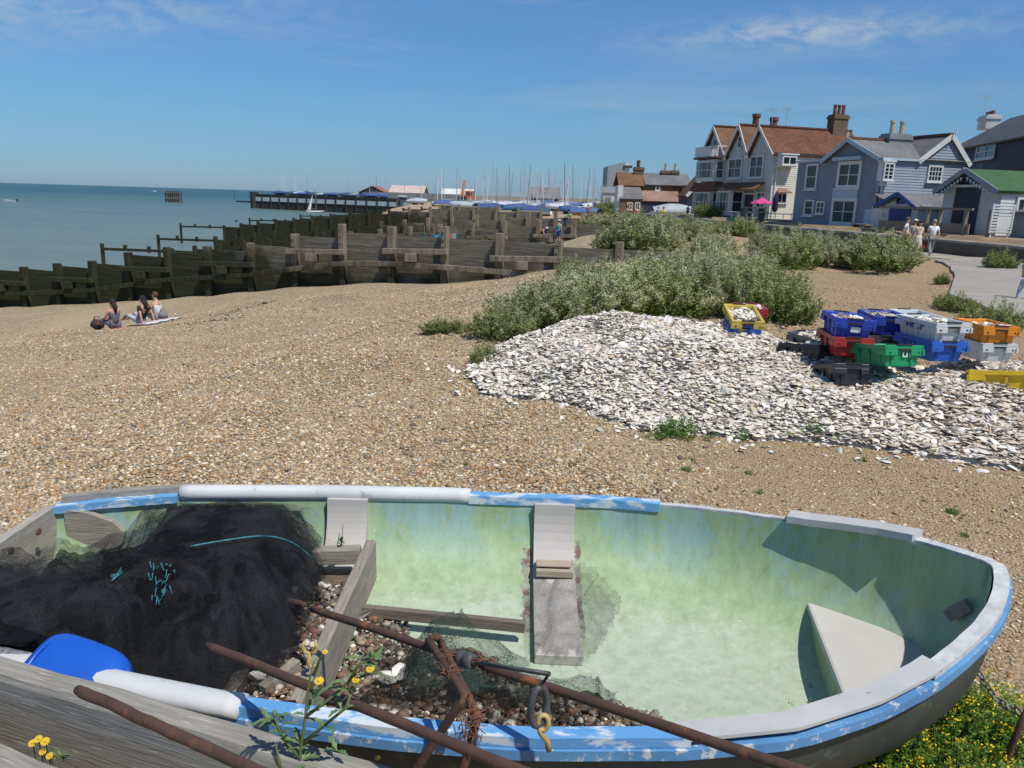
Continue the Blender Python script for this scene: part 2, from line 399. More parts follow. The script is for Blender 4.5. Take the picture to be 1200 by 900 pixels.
# not under the boat's hull
keep &= ~((np.abs(X+.1) < 1.9) & (np.abs(Y-2.62) < .55))
X, Y = X[keep], Y[keep]; e = e[keep]
sz = np.exp(RNG.normal(math.log(.0088), .37, len(X)))*(1-.25*e)*(1+.028*np.maximum(Y-5, 0))
sz = np.clip(sz, .004, .040)
P = np.stack([X, Y, ground_z(X, Y)], -1)
tag(link_raw('pebbles', pebbles('pebbles', P, sz, PEBM)), 'loose brown, cream and grey shingle pebbles on the beach', kind='stuff')

# dark strand line of weed and coal-dark stones on the lower beach
n = 240; a_, b_ = onground(214, 380), onground(305, 354); t = RNG.random(n); j = RNG.normal(0, .22, n)*(.4+RNG.random(n))
X = a_.x+(b_.x-a_.x)*t+j+.5*np.sin(t*7); Y = a_.y+(b_.y-a_.y)*t+j*.6
tag(link_raw('strand_line_debris', pebbles('strand_line_debris', np.stack([X, Y, ground_z(X, Y)+.004], -1), np.exp(RNG.normal(math.log(.018), .4, n)), PEBM, .5, .3, np.array([(.05, .045, .04), (.10, .085, .07), (.20, .17, .14)]), np.array([.5, .3, .2]))), 'dark weed and stones along the strand line on the lower beach', kind='stuff')
# ---------------------------------------------------------------- oyster shell heap
def heap_z(X, Y):
    X = np.asarray(X, float); Y = np.asarray(Y, float)
    def b(cx, cy, rx, ry, h, p=1.0): return h*np.clip(1-((X-cx)/rx)**2-((Y-cy)/ry)**2, 0, 1)**p
    z = np.maximum.reduce([b(1.85, 9.1, 2.25, 2.4, .53, .85), b(3.2, 8.45, 2.0, 2.2, .34, .8), b(4.6, 7.55, 2.3, 1.62, .37, .8), b(.55, 8.3, 1.15, 1.1, .14), b(3.55, 8.45, 1.75, 1.75, .43, .9), b(6.4, 8.1, 2.3, 1.6, .42, .8), b(2.4, 7.1, 1.9, .72, .10)])
    wob = .055*(np.sin(X*3.1+Y*1.7)+np.sin(X*1.3-Y*4.1+1)+.7*np.sin(X*6.3+2*Y)+.5*np.sin(Y*7.7-X*2.2))
    z = np.where(z > 0, np.clip(z+wob*np.clip(z*4, .25, .6)-.015, 0, 9), 0)
    return z
def heap_top(x, y): return gz(x, y)+float(heap_z(x, y))
hx = np.arange(-1.2, 8.8, .07); hy = np.arange(5.2, 11.9, .07); HX, HY = np.meshgrid(hx, hy)
HZ = heap_z(HX, HY); inside = HZ > .004
HZ2 = ground_z(HX, HY)+HZ+np.where(inside, .03*(RNG.random(HX.shape)-.5), -.06)
hid = np.arange(HX.size).reshape(HX.shape)
HF = np.stack([hid[:-1, :-1], hid[:-1, 1:], hid[1:, 1:], hid[1:, :-1]], -1).reshape(-1, 4)
sel = inside.ravel()[HF].any(1)
hb = M('shell_debris', (.80, .76, .69), (.64, .59, .52), 45, 5, .8, .8, 70, .02, lo=.35, hi=.62)
tag(link_raw('shell_heap_core', raw_mesh('shell_heap_core', np.stack([HX, HY, HZ2], -1).reshape(-1, 3), HF[sel], hb)), 'crushed shell rubble under the heap of oyster shells', kind='stuff')
def shell_form(k=10, seed=0):
    "a shallow irregular oyster valve: domed back, hollow face"
    g = np.random.default_rng(seed); t = np.arange(k)*2*math.pi/k
    r = 1+.16*np.cos(t)+.12*np.cos(2*t+1)+.10*(g.random(k)-.5)
    ring = np.stack([r*np.cos(t)*1.1, r*np.sin(t)*.82, .10*(g.random(k)-.5)], -1)
    mid = ring*.55+np.array([.05, 0, 0]); mid[:, 2] = .20+.05*(g.random(k)-.5)
    v = np.concatenate([ring, mid, [[.05, 0, .27]], mid*np.array([1, 1, 0])+np.array([0, 0, .09]), [[.05, 0, .13]]])
    f = []
    for i in range(k):
        j = (i+1) % k
        f += [[i, j, k+j], [i, k+j, k+i], [k+i, k+j, 2*k], [j, i, 2*k+1+i], [j, 2*k+1+i, 2*k+1+j], [2*k+1+j, 2*k+1+i, 3*k+1]]
    shade = np.concatenate([np.full(k, .92), np.full(k, 1.0), [1.0], np.full(k, 1.0), [1.0]])
    return v, np.array(f), shade
FORMS = [shell_form(10, i) for i in range(5)]
SH = np.array([(.83, .79, .71), (.78, .72, .62), (.70, .625, .51), (.62, .56, .48), (.66, .62, .56), (.52, .42, .31), (.42, .39, .36), (.87, .845, .79), (.64, .50, .34)])
SH_P = np.array([.28, .20, .13, .09, .10, .05, .04, .10, .04]); SH_P /= SH_P.sum()
SHELLM = attr_mat('oyster_shell', .55, .4, .4, 70, .3)
def rand_rots(n, tilt):
    a = RNG.random(n)*2*math.pi; b = RNG.random(n)*2*math.pi; t = np.abs(RNG.normal(0, tilt, n)); fl = (RNG.random(n) < .45)
    out = np.zeros((n, 3, 3))
    for i in range(n):
        out[i] = np.array((Matrix.Rotation(b[i], 3, 'Z') @ Matrix.Rotation(t[i]+(math.pi if fl[i] else 0), 3, 'X') @ Matrix.Rotation(a[i], 3, 'Z')))
    return out
def shells_mesh(name, P, size, tilt=.45, normal=None):
    n = len(P); Rm = rand_rots(n, tilt); which = RNG.integers(0, 5, n); V = []; F = []; C = []; off = 0
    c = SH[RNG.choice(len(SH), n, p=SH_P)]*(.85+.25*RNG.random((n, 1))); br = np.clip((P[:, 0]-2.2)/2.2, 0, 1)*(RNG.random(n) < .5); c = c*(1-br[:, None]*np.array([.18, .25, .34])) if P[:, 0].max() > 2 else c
    for i in range(n):
        v, f, sh = FORMS[which[i]]; vv = (v*size[i]) @ Rm[i].T
        if normal is not None: vv = vv @ np.array(normal).T
        vv = vv+P[i]; V.append(vv); F.append(f+off); off += len(v); C.append(c[i][None]*sh[:, None])
    return raw_mesh(name, np.concatenate(V), np.concatenate(F), SHELLM, np.concatenate(C), smooth=False)
NS = 62000
X = RNG.random(NS)*9.2-1.0; Y = 5.5+RNG.random(NS)*5.4; hz = heap_z(X, Y); k = (hz > .012) & (np.abs(X) < .74*Y) & (Y < 10.6)
X, Y, hz = X[k][:30000], Y[k][:30000], hz[k][:30000]
P = np.stack([X, Y, ground_z(X, Y)+hz+RNG.random(len(X))*.035], -1)
sz = np.clip(RNG.lognormal(math.log(.0300), .30, len(X)), .013, .060)
near = np.argsort(Y/np.maximum(sz/.04, .6))
# the strays lying around the heap's foot
NX = RNG.random(700)*6.5-1.2; NY = 5.0+RNG.random(700)*3.6; hzn = heap_z(NX, NY)
dn = heap_z(NX, NY+.35)+heap_z(NX+.3, NY)+heap_z(NX-.3, NY); kk = (hzn < .012) & (dn > 0.0) & (RNG.random(700) < .5)
SP = np.stack([NX[kk], NY[kk], ground_z(NX[kk], NY[kk])+.012], -1)
big = np.concatenate([P[near[:300-len(SP)]], SP])[:300]; rest = P[near[300-len(SP):]]
bsz = np.concatenate([sz[near[:300-len(SP)]], RNG.random(len(SP))*.02+.022])[:300]
print('shells', len(X), 'strays', len(SP))
FX = RNG.random(9000)*8.2-1.6; FY = 4.9+RNG.random(9000)*6.2; FD = np.full(9000, 9.)
for da in np.linspace(0, 6.283, 13)[:-1]:
    for rr_ in (.12, .28, .5): FD = np.where(heap_z(FX+rr_*math.cos(da), FY+rr_*math.sin(da)) > .012, np.minimum(FD, rr_), FD)
fk = (heap_z(FX, FY) <= .012) & (FD < 1) & (RNG.random(9000) < np.where(FD < .2, .8, np.where(FD < .4, .30, .10))) & (np.abs(FX) < .74*FY)
FP = np.stack([FX[fk], FY[fk], ground_z(FX[fk], FY[fk])+.010], -1); print('fringe', fk.sum())
gx_ = RNG.random(40000)*9.2-1.0; gy_ = 5.5+RNG.random(40000)*5.0; gh_ = heap_z(gx_, gy_); gk = (gh_ > .012) & (np.abs(gx_) < .74*gy_); FP = np.concatenate([FP, np.stack([gx_[gk], gy_[gk], ground_z(gx_[gk], gy_[gk])+gh_[gk]+.012+.03*RNG.random(gk.sum())], -1)])
rest = np.concatenate([rest, FP]); sz = np.concatenate([sz, np.clip(RNG.lognormal(math.log(.015), .40, len(FP)), .007, .05)]); near = np.concatenate([near, np.arange(len(near), len(near)+len(FP))])
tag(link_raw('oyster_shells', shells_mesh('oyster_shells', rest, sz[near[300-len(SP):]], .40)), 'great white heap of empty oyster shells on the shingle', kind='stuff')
sm = [raw_mesh('oyster_shell', v, f, SHELLM, None, False) for v, f, s_ in FORMS]
SHV = []
for j, c in enumerate(((.80, .775, .72), (.66, .60, .52), (.5, .45, .39), (.74, .70, .64))):
    for v, f, s_ in FORMS: SHV.append(raw_mesh('oyster_shell', v, f, SHELLM, np.array(c)[None]*s_[:, None], False))
Rm = rand_rots(len(big), .45)
first = None
for i in range(len(big)):
    o = bpy.data.objects.new('oyster_shell', SHV[int(RNG.integers(0, len(SHV)))]); COL.objects.link(o)
    s_ = bsz[i]; o.matrix_world = Matrix.Translation(Vector(big[i])) @ (Matrix([list(x) for x in Rm[i]])).to_4x4() @ Matrix.Scale(s_, 4)
    tag(o, 'empty pale oyster shell lying at the front foot of the white shell heap', 'shell', 'oyster shells along the front foot of the heap')
# ---------------------------------------------------------------- the old dinghy
S_K = [-2.05, -1.5, -.8, 0, .5, .9, 1.3, 1.5, 1.62, 1.70, 1.745, 1.77]
def ip(k, v): return lambda s: float(np.interp(s, k, v))
hb_ = ip([-2.05, -1.5, -.8, -.3, .1, .5, .8, 1.05, 1.25, 1.4, 1.52, 1.61, 1.68, 1.73, 1.76, 1.77], [.53, .665, .785, .835, .845, .825, .77, .67, .56, .455, .36, .27, .18, .10, .04, 0])
zg_ = ip([-2.05, -1.85, -1.5, -.6, 0, .77, 1.1, 1.3, 1.6, 1.77], [.495, .512, .525, .505, .50, .525, .552, .577, .635, .665])
kz_ = ip([-2.05, -1, 0, .8, 1.1, 1.3, 1.5, 1.62, 1.7, 1.77], [.07, .04, .03, .045, .065, .09, .135, .195, .30, .58])
def yc_(s): return 2.615-.04*s
EXP = 2.5
def hull(s, t, side, off=0.0):
    "t 0 keel .. 1 gunwale; off moves inward"
    a = t*math.pi/2; hb = max(hb_(s)-off, 0); zg = zg_(s); kz = min(kz_(s)+off*1.4, zg-.01)
    return Vector((s-(off*.9 if s > 1.6 else 0), yc_(s)+side*hb*math.sin(a)**(2/EXP), zg-(zg-kz)*math.cos(a)**(2/EXP)))
SS = list(np.linspace(-2.05, 1.2, 34))+list(1.2+.57*(1-(1-np.linspace(0, 1, 19)[1:])**2))
def hull_mesh(off, t0=0, nt_=14):
    T = [i/nt_ for i in range(nt_+1)]; row = []; V = []; Fc = []
    for s in SS:
        V += [hull(s, t, -1, off) for t in T[::-1]]+[hull(s, t, 1, off) for t in T[1:]]
    k = 2*nt_+1
    for i in range(len(SS)-1):
        for j in range(k-1):
            f = [i*k+j, i*k+j+1, (i+1)*k+j+1, (i+1)*k+j]; Fc.append(f if off == 0 else f[::-1])
    return V, Fc
# paint of the inside: green over old blue, worn pale towards the bilge
mt, nt, bs = nodes('green_boat_paint'); bs.inputs['Roughness'].default_value = .5; vec = coords(nt, 'World')
sp = N(nt, 'ShaderNodeSeparateXYZ'); nt.links.new(vec, sp.inputs[0])
n1 = noise_t(nt, coords(nt, 'World', (1.6, 1, .8)), 2.0, 12, .68, .3); n2 = noise_t(nt, vec, 26, 6, .7); n3 = noise_t(nt, coords(nt, 'World', (1, 1, .35)), 9, 6, .65)
n4 = noise_t(nt, coords(nt, 'World', (1, 1, .22)), 34, 6, .7)
green = ramp(nt, mixc(nt, .45, n3, n4), [(.3, (.255, .365, .19)), (.5, (.31, .43, .245)), (.7, (.365, .475, .305))])
zb = N(nt, 'ShaderNodeMapRange'); zb.inputs[1].default_value = .20; zb.inputs[2].default_value = .40; nt.links.new(sp.outputs[2], zb.inputs[0])
bm_ = N(nt, 'ShaderNodeMath', operation='MULTIPLY'); nt.links.new(ramp(nt, mixc(nt, .35, n1, n2), [(.485, (0,)*3), (.545, (1,)*3)]), bm_.inputs[0]); nt.links.new(zb.outputs[0], bm_.inputs[1])
xb = N(nt, 'ShaderNodeMapRange'); xb.inputs[1].default_value = 1.0; xb.inputs[2].default_value = 1.7; xb.inputs[3].default_value = .62; xb.inputs[4].default_value = .38; nt.links.new(sp.outputs[0], xb.inputs[0])
c = mixc(nt, mixc(nt, 1, bm_.outputs[0], xb.outputs[0], 'MULTIPLY'), green, (.255, .445, .50))
zw = N(nt, 'ShaderNodeMapRange'); zw.inputs[1].default_value = .22; zw.inputs[2].default_value = .03; nt.links.new(sp.outputs[2], zw.inputs[0])
wn = mixc(nt, .5, n3, n2); ww = N(nt, 'ShaderNodeMath', operation='ADD'); nt.links.new(wn, ww.inputs[0]); nt.links.new(zw.outputs[0], ww.inputs[1])
c = mixc(nt, ramp(nt, ww.outputs[0], [(.62, (0,)*3), (.92, (.45,)*3), (1.15, (.9,)*3)]), c, (.44, .52, .40))
scr = noise_t(nt, coords(nt, 'World', (5, 12, 9), (.2, .1, .35)), 3.5, 11, .78, .6)
sm_ = N(nt, 'ShaderNodeMath', operation='MULTIPLY'); nt.links.new(ramp(nt, scr, [(.54, (0,)*3), (.66, (.75,)*3)]), sm_.inputs[0]); nt.links.new(ramp(nt, zw.outputs[0], [(0, (.10,)*3), (.8, (1,)*3)]), sm_.inputs[1])
c = mixc(nt, sm_.outputs[0], c, (.60, .63, .55))
stk = noise_t(nt, coords(nt, 'World', (7, 7, .8)), 2.4, 8, .7, .2)
c = mixc(nt, 1.0, c, ramp(nt, stk, [(.32, (.78, .80, .72)), (.5, (.95, .95, .94)), (.7, (1.08, 1.06, 1.08))]), 'MULTIPLY')
dirt = noise_t(nt, coords(nt, 'World', (5, 5, 1.6)), 2.2, 9, .72)
zd = N(nt, 'ShaderNodeMapRange'); zd.inputs[1].default_value = .30; zd.inputs[2].default_value = .08; nt.links.new(sp.outputs[2], zd.inputs[0])
dm = N(nt, 'ShaderNodeMath', operation='MULTIPLY'); nt.links.new(ramp(nt, dirt, [(.54, (0,)*3), (.70, (.38,)*3)]), dm.inputs[0]); nt.links.new(zd.outputs[0], dm.inputs[1])
c = mixc(nt, dm.outputs[0], c, (.27, .30, .20))
spot = noise_t(nt, vec, 55, 3, .6)
c = mixc(nt, ramp(nt, spot, [(.70, (0,)*3), (.74, (.6,)*3)]), c, (.20, .19, .12))
gouge = noise_t(nt, coords(nt, 'World', (14, 14, 3)), 3, 4, .7)
c = mixc(nt, ramp(nt, gouge, [(.69, (0,)*3), (.73, (.55,)*3)]), c, (.72, .74, .66))
nt.links.new(c, bs.inputs['Base Color']); bump(nt, bs, mixc(nt, .5, n2, n4), .4, .006); PAINT_IN = mt
HULL_OUT = M('weathered_hull_paint', (.032, .042, .036), (.055, .066, .056), 5, 6, .6, .25, 30, .004, wear=(.10, .12, .10), wlo=.6, whi=.7, wscale=9, kind='World')
BLUE = M('flaking_blue_paint', (.11, .31, .60), (.15, .37, .63), 7, 6, .5, .25, 40, .004, wear=(.56, .63, .68), wlo=.51, whi=.58, wscale=15, kind='World', stretch=(.4, 1, 1))
BLUE2 = M('worn_blue_paint', (.12, .32, .58), (.08, .22, .45), 5, 6, .5, .3, 40, .004, wear=(.55, .58, .58), wlo=.57, whi=.64, wscale=22, kind='World')
GREYP = M('grey_gunwale_paint', (.52, .52, .50), (.44, .445, .435), 5, 5, .5, .15, 40, .003, wear=(.24, .23, .21), wlo=.66, whi=.70, wscale=18, kind='World')
PLASTIC = M('white_plastic_pipe', (.60, .625, .63), (.50, .52, .53), 4, 6, .62, .12, 30, .003, wear=(.30, .29, .26), wlo=.60, whi=.72, wscale=16, kind='World')
FLAKE = M('flaking_white_paint', (.60, .61, .60), (.42, .44, .44), 18, 6, .6, .4, 50, .004, wear=(.16, .36, .58), wlo=.62, whi=.66, wscale=34, kind='World')
def wood(name, c1, c2, grain=(2, 30, 30), dark=(.07, .06, .05), rough=.85, b=.5, kind='Object', wlo=.60):
    return M(name, c1, c2, 3, 8, rough, b, 6, .006, grain, wear=dark, wlo=wlo, whi=wlo+.12, wscale=3.4, kind=kind)
WOODX = wood('weathered_grey_wood', (.34, .31, .265), (.22, .20, .17), (2.2, 26, 26), kind='World')
WOODY = wood('weathered_cross_wood', (.33, .30, .25), (.21, .185, .15), (26, 2.2, 26), kind='World')

boat = empty('dinghy', (0, 2.6, 0), 'old beached dinghy painted green inside and blue outside, half filled with net and shingle', 'boat')
v, fc = hull_mesh(0); link_mesh('hull', v, fc, HULL_OUT, boat, True)
v, fc = hull_mesh(.028, nt_=16); link_mesh('inside_lining', v, fc, PAINT_IN, boat, True)
def sweep(name, s0, s1, side, prof, mat, parent=boat, n=28, smooth=False, jit=0):
    "profile of (out, up) offsets swept along the gunwale"
    b = MB(); V = []; k = len(prof); Sx = [s0+(s1-s0)*i/n for i in range(n+1)]
    if s1 > 1.7: Sx = [s0+(s1-s0)*(1-(1-i/n)**1.9) for i in range(n+1)]
    for s in Sx:
        p = hull(s, 1, side); q = hull(min(s+.012, 1.77), 1, side); q0 = hull(max(s-.012, -2.05), 1, side); d = (q-q0); d.z = 0
        d.normalize(); o = Vector((d.y, -d.x, 0))*(-side if False else 1)
        if o.y*side < 0 and s < 1.76: o = -o
        if s >= 1.76: o = Vector((1, 0, 0))
        for a, u in prof: V.append(p+o*a+Vector((0, 0, u+jit*(random.random()-.5))))
    Fc = [[i*k+j, i*k+(j+1) % k, (i+1)*k+(j+1) % k, (i+1)*k+j] for i in range(n) for j in range(k)]
    Fc += [list(range(k))[::-1], [n*k+j for j in range(k)]]
    if side < 0: Fc = [f[::-1] for f in Fc]
    b.add(V, Fc); return b.build(name, mat, parent, smooth)
def rect(o, i, top, bot): return [(o, bot), (o, top), (-i, top), (-i, bot)]
def circ(r, oc=0, uc=0, n=12): return [(oc+r*math.cos(2*math.pi*j/n), uc+r*math.sin(2*math.pi*j/n)) for j in range(n)]
# far side, stern to bow
sweep('wooden_capping', -2.02, -1.45, 1, rect(.045, .0, .030, .004), WOODX)
sweep('gunwale_rail', -2.04, -1.53, 1, rect(.020, .045, .003, -.030), BLUE, jit=.002)
sweep('pipe_lagging', -1.52, -.185, 1, circ(.037, -.006, .004), PLASTIC, smooth=True)
sweep('gunwale_rail', -.19, .71, 1, rect(.024, .036, .016, -.024), BLUE, jit=.002)
sweep('gunwale_edge', .70, 1.30, 1, rect(.014, .018, .007, -.008), FLAKE, jit=.003)
sweep('gunwale_plank', 1.23, 1.62, 1, rect(.026, .060, .036, .006), GREYP)
sweep('gunwale_edge', 1.60, 1.77, 1, rect(.016, .031, .007, -.012), FLAKE, jit=.003)
# near side
sweep('pipe_lagging', -1.9, -.72, -1, [(.042*math.cos(t)-.004, .030*math.sin(t)) for t in np.linspace(0, 6.2832, 15)[:-1]], PLASTIC, smooth=True)
sweep('gunwale_rail', -.73, .50, -1, rect(.018, .030, .014, -.016), BLUE, jit=.002)
sweep('gunwale_plank', .47, 1.30, -1, rect(.016, .054, .011, .000), GREYP)
sweep('gunwale_edge', 1.26, 1.77, -1, rect(.016, .031, .008, -.012), FLAKE, jit=.003)
sweep('rubbing_strake', -2.0, 1.77, -1, rect(.028, .0, -.018, -.048), BLUE2, n=44)
sweep('rubbing_strake', -2.0, 1.77, 1, rect(.034, .0, -.030, -.062), BLUE2, n=44)
# transom with a rounded knee
T = [i/12 for i in range(13)]
poly = [hull(-2.03, t, -1, .02) for t in T[::-1]]+[hull(-2.03, t, 1, .02) for t in T[1:]]
MB().slab(poly, (1, 0, 0), .045).build('transom', wood('transom_wood', (.40, .37, .32), (.30, .275, .235), (20, 3, 16), kind='World', wlo=.66), boat)
b = MB(); kz = [(0, .0), (.10, -.012), (.21, -.05), (.26, -.10), (.25, -.155), (.17, -.20), (0, -.22)]
b.slab([Vector((-1.99+x, yc_(-2)+.50-.0*x, zg_(-2)+z-.015)) for x, z in kz], (0, -1, 0), .03).build('stern_knee', WOODX, boat)
rivet = M('rusty_bolt', (.17, .075, .04), (.10, .045, .03), 40, 3, .8)
for yy in (.12, .30, -.2): MB().lathe((-1.985, yc_(-2)+yy, .47), [(.016, 0), (.014, .008)], 8, M=Matrix.Rotation(R(90), 3, 'Y')).build('bolt', rivet, boat)
# grey ribs on the far wall
def wall_strip(s0, s1, t0, t1, th, side=1, n=16):
    b = MB(); V = []
    for i in range(n+1):
        t = t0+(t1-t0)*i/n
        for s in (s0, s1):
            V += [hull(s, t, side, .030), hull(s, t, side, .030+th)]
    Fc = []
    for i in range(n):
        a, c_ = i*4, (i+1)*4
        Fc += [[a+1, a+3, c_+3, c_+1], [a, a+1, c_+1, c_], [a+3, a+2, c_+2, c_+3]]
    Fc += [[0, 2, 3, 1], [n*4, n*4+1, n*4+3, n*4+2]]
    b.add(V, Fc); return b
RIBM = M('pale_grey_paint', (.50, .475, .445), (.43, .405, .375), 4, 6, .6, .2, 30, .004, wear=(.30, .25, .20), wlo=.64, whi=.70, wscale=6, kind='World', stretch=(1, 1, .5))
wall_strip(.125, .315, .07, .995, .030).build('thwart_rib', RIBM, boat)
wall_strip(-.85, -.665, .40, .995, .030).build('thwart_rib', RIBM, boat)
b = MB(); e0 = hull(.22, .56, 1, .07)
b.box(e0+Vector((0, .0, -.004)), (.17, .075, .034)); b.box(e0+Vector((-.005, .01, .026)), (.16, .06, .010)); b.build('broken_thwart_end', wood('split_wood', (.45, .37, .28), (.33, .27, .2), kind='World'), boat, bevel=.004)
# weathered strips of bare hull beside the ribs
MAROON = M('old_maroon_paint', (.16, .095, .09), (.25, .27, .21), 14, 6, .7, .3, 40, .003, lo=.42, hi=.52, kind='World', wear=(.28, .33, .24), wlo=.52, whi=.58)
def ragged(s0, s1, t0, t1, n=22, amp=.012, side=1):
    b = MB(); V = []; n = 60
    for i in range(n+1):
        t = t0+(t1-t0)*i/n; j1, j2 = (noise.noise(Vector((i*.23, s0*9, 1)))+.5*noise.noise(Vector((i*.7, s0*9, 2))) for _ in (0, 1)); j2 = noise.noise(Vector((i*.2, s0*9, 7)))
        V += [hull(s0+.004+j1*2.2*amp, t, side, .0295), hull(max(s1, s0)+j2*amp*.6, t, side, .0295)]
    b.add(V, [[2*i, 2*i+1, 2*i+3, 2*i+2] for i in range(n)]); return b
ragged(.075, .12, .22, .72).build('bare_patch', MAROON, boat)
ragged(.318, .345, .2, .78, amp=.016).build('bare_patch', MAROON, boat)
# forward platform
zs = .262; far_e, near_e = [], []
for s in np.linspace(1.19, 1.665, 14):
    off = .034; hbv = hb_(s)-off; zg = zg_(s); kz2 = kz_(s)+off*1.4
    fr = min(max((zg-zs)/max(zg-kz2, .01), 0), .9999); w_ = hbv*(1-fr**EXP)**(1/EXP)
    
    far_e.append(Vector((s+.10*(1-(s-1.19)/.475), yc_(s)+w_*.97, zs))); near_e.append(Vector((s-.05*(1-(s-1.19)/.475), yc_(s)-w_*.97, zs)))
poly = far_e+near_e[::-1]
PLATM = M('pale_platform_paint', (.54, .525, .49), (.47, .455, .42), 3, 6, .6, .15, 30, .003, wear=(.40, .37, .33), wlo=.64, whi=.72, wscale=5, kind='World')
pl = MB().slab(poly, (0, 0, 1), .03).build('bow_platform', PLATM, boat, bevel=.012)
fa, na = far_e[0], near_e[0]; dx = Vector((.012, 0, 0))
V = []
for i in range(9):
    p = na.lerp(fa, i/8); s = p.x
    yy = (p.y-yc_(s))/max(hb_(s)-.03, .01); zz = zg_(s)-(zg_(s)-kz_(s)-.04)*max(1-abs(yy)**EXP, 0)**(1/EXP)
    V += [p+dx+Vector((0, 0, -.01)), Vector((p.x+.012, p.y, min(zz-.01, zs-.03)))]
MB().add(V, [[2*i, 2*i+1, 2*i+3, 2*i+2] for i in range(8)]).build('platform_front', PAINT_IN, boat)
MB().beam((1.655, 2.60, .43), (1.70, 2.56, .50), .035, .04).build('bow_block', WOODX, boat)
# cross boards, batten, block
b = MB(); b.beam((-.655, 2.02, .24), (-.62, 3.235, .27), .045, .20); b.build('cross_board', WOODY, boat, bevel=.006)
b = MB(); b.beam((-.90, 2.05, .22), (-.86, 3.22, .25), .045, .17); b.build('cross_board', WOODY, boat, bevel=.006)
MB().beam((-.86, 3.13, .33), (-.65, 3.14, .34), .06, .07).build('cross_block', WOODX, boat, bevel=.005)
MB().beam((-.61, 2.95, .175), (.085, 2.875, .165), .03, .048).build('batten', wood('batten_wood', (.20, .17, .13), (.12, .10, .08), kind='World'), boat, bevel=.004)
MB().beam((-.80, 2.25, .25), (-.72, 2.38, .27), .035, .09).build('wood_offcut', WOODY, boat)
MB().slab([Vector((-1.6, 3.2, .36)), Vector((-1.42, 3.23, .37)), Vector((-1.40, 2.98, .36)), Vector((-1.56, 2.95, .355))], (0, 0, 1), .012).build('stern_seat', PLATM, boat)

# shingle and rubbish lying in the boat (uncountable)
n = 13000; X = RNG.random(n)*1.75-.9; Y = 1.9+RNG.random(n)*1.1
box_ = (X < -.66) & (X > -.87); box2 = X > -.63
zf = []
for x, y in zip(X, Y):
    yy = min(abs(y-yc_(x))/(hb_(x)-.05), 1); zf.append(zg_(x)-(zg_(x)-kz_(x)-.04)*max(1-yy**EXP, 0)**(1/EXP))
zf = np.array(zf)
mound = np.where(box_, np.maximum(.27-zf, 0)-.02*np.abs(Y-2.6), .10*np.exp(-((X+.35)/.38)**2-((Y-2.28)/.38)**2)+.045*np.exp(-((X-.28)/.32)**2-((Y-2.25)/.22)**2)+.05*np.exp(-((X+.55)/.10)**2-((Y-2.95)/.15)**2))
ok = (mound > .012) & (Y < 3.1) & (zf+mound < .42)
Pb = np.stack([X, Y, zf+mound], -1)[ok]
BP = np.array([(.24, .175, .115), (.16, .105, .07), (.34, .26, .18), (.12, .085, .06), (.68, .63, .54), (.20, .175, .15), (.09, .07, .055), (.24, .125, .08), (.40, .355, .30)])
tag(link_raw('boat_shingle', pebbles('boat_shingle', Pb, np.clip(np.exp(RNG.normal(math.log(.0070), .45, len(Pb))), .003, .022), PEBM, .6, .25, BP, np.ones(9)/9, .1)), 'pebbles and broken shells washed into the bottom of the dinghy', kind='stuff')
# a dark bed below the loose stones
b = MB(); gx, gy = np.linspace(-.62, .68, 34), np.linspace(1.88, 2.72, 24); V = []; Fc = []
for y in gy:
    for x in gx:
        yy = min(abs(y-yc_(x))/(hb_(x)-.05), 1); z = zg_(x)-(zg_(x)-kz_(x)-.04)*max(1-yy**EXP, 0)**(1/EXP)
        mo = .10*math.exp(-((x+.35)/.38)**2-((y-2.28)/.38)**2)+.045*math.exp(-((x-.28)/.32)**2-((y-2.25)/.22)**2)
        V.append((x, y, z+mo-.012))
for j in range(23):
    for i in range(33): Fc.append([j*34+i, j*34+i+1, (j+1)*34+i+1, (j+1)*34+i])
b.add(V, Fc)
SILT = M('dark_silt', (.11, .085, .06), (.20, .16, .115), 30, 6, .9, .8, 60, .02, kind='World')
tag(b.build('boat_silt', SILT, None, True), 'dark gritty silt in the bottom of the dinghy', kind='stuff')
b = MB(); gx, gy = (-.875, -.66), np.linspace(2.08, 3.2, 20)
V = [(x, y, .245-.02*abs(y-2.6)) for y in gy for x in gx]; b.add(V, [[2*i, 2*i+1, 2*i+3, 2*i+2] for i in range(19)])
tag(b.build('boat_silt', SILT, None, True), 'gritty silt between the two cross boards of the dinghy', kind='stuff')
# a few large shells lying on it
for i, (px, py, z, s) in enumerate([(452, 793, .17, .034), (468, 788, .17, .040), (520, 775, .16, .042), (430, 718, .2, .03), (388, 718, .28, .026), (300, 792, .27, .026), (500, 812, .17, .026)]):
    p = atz(px, py, z+.03); o = bpy.data.objects.new('oyster_shell', SHV[i % 5 if i != 3 else 17]); COL.objects.link(o)
    o.matrix_world = Matrix.Translation(p) @ Matrix.Rotation(i*1.3, 4, 'Z') @ Matrix.Rotation(.5+.2*i, 4, 'X') @ Matrix.Scale(s, 4)
    tag(o, 'pale oyster shell lying on the shingle inside the green dinghy', 'shell', 'oyster shells inside the dinghy')

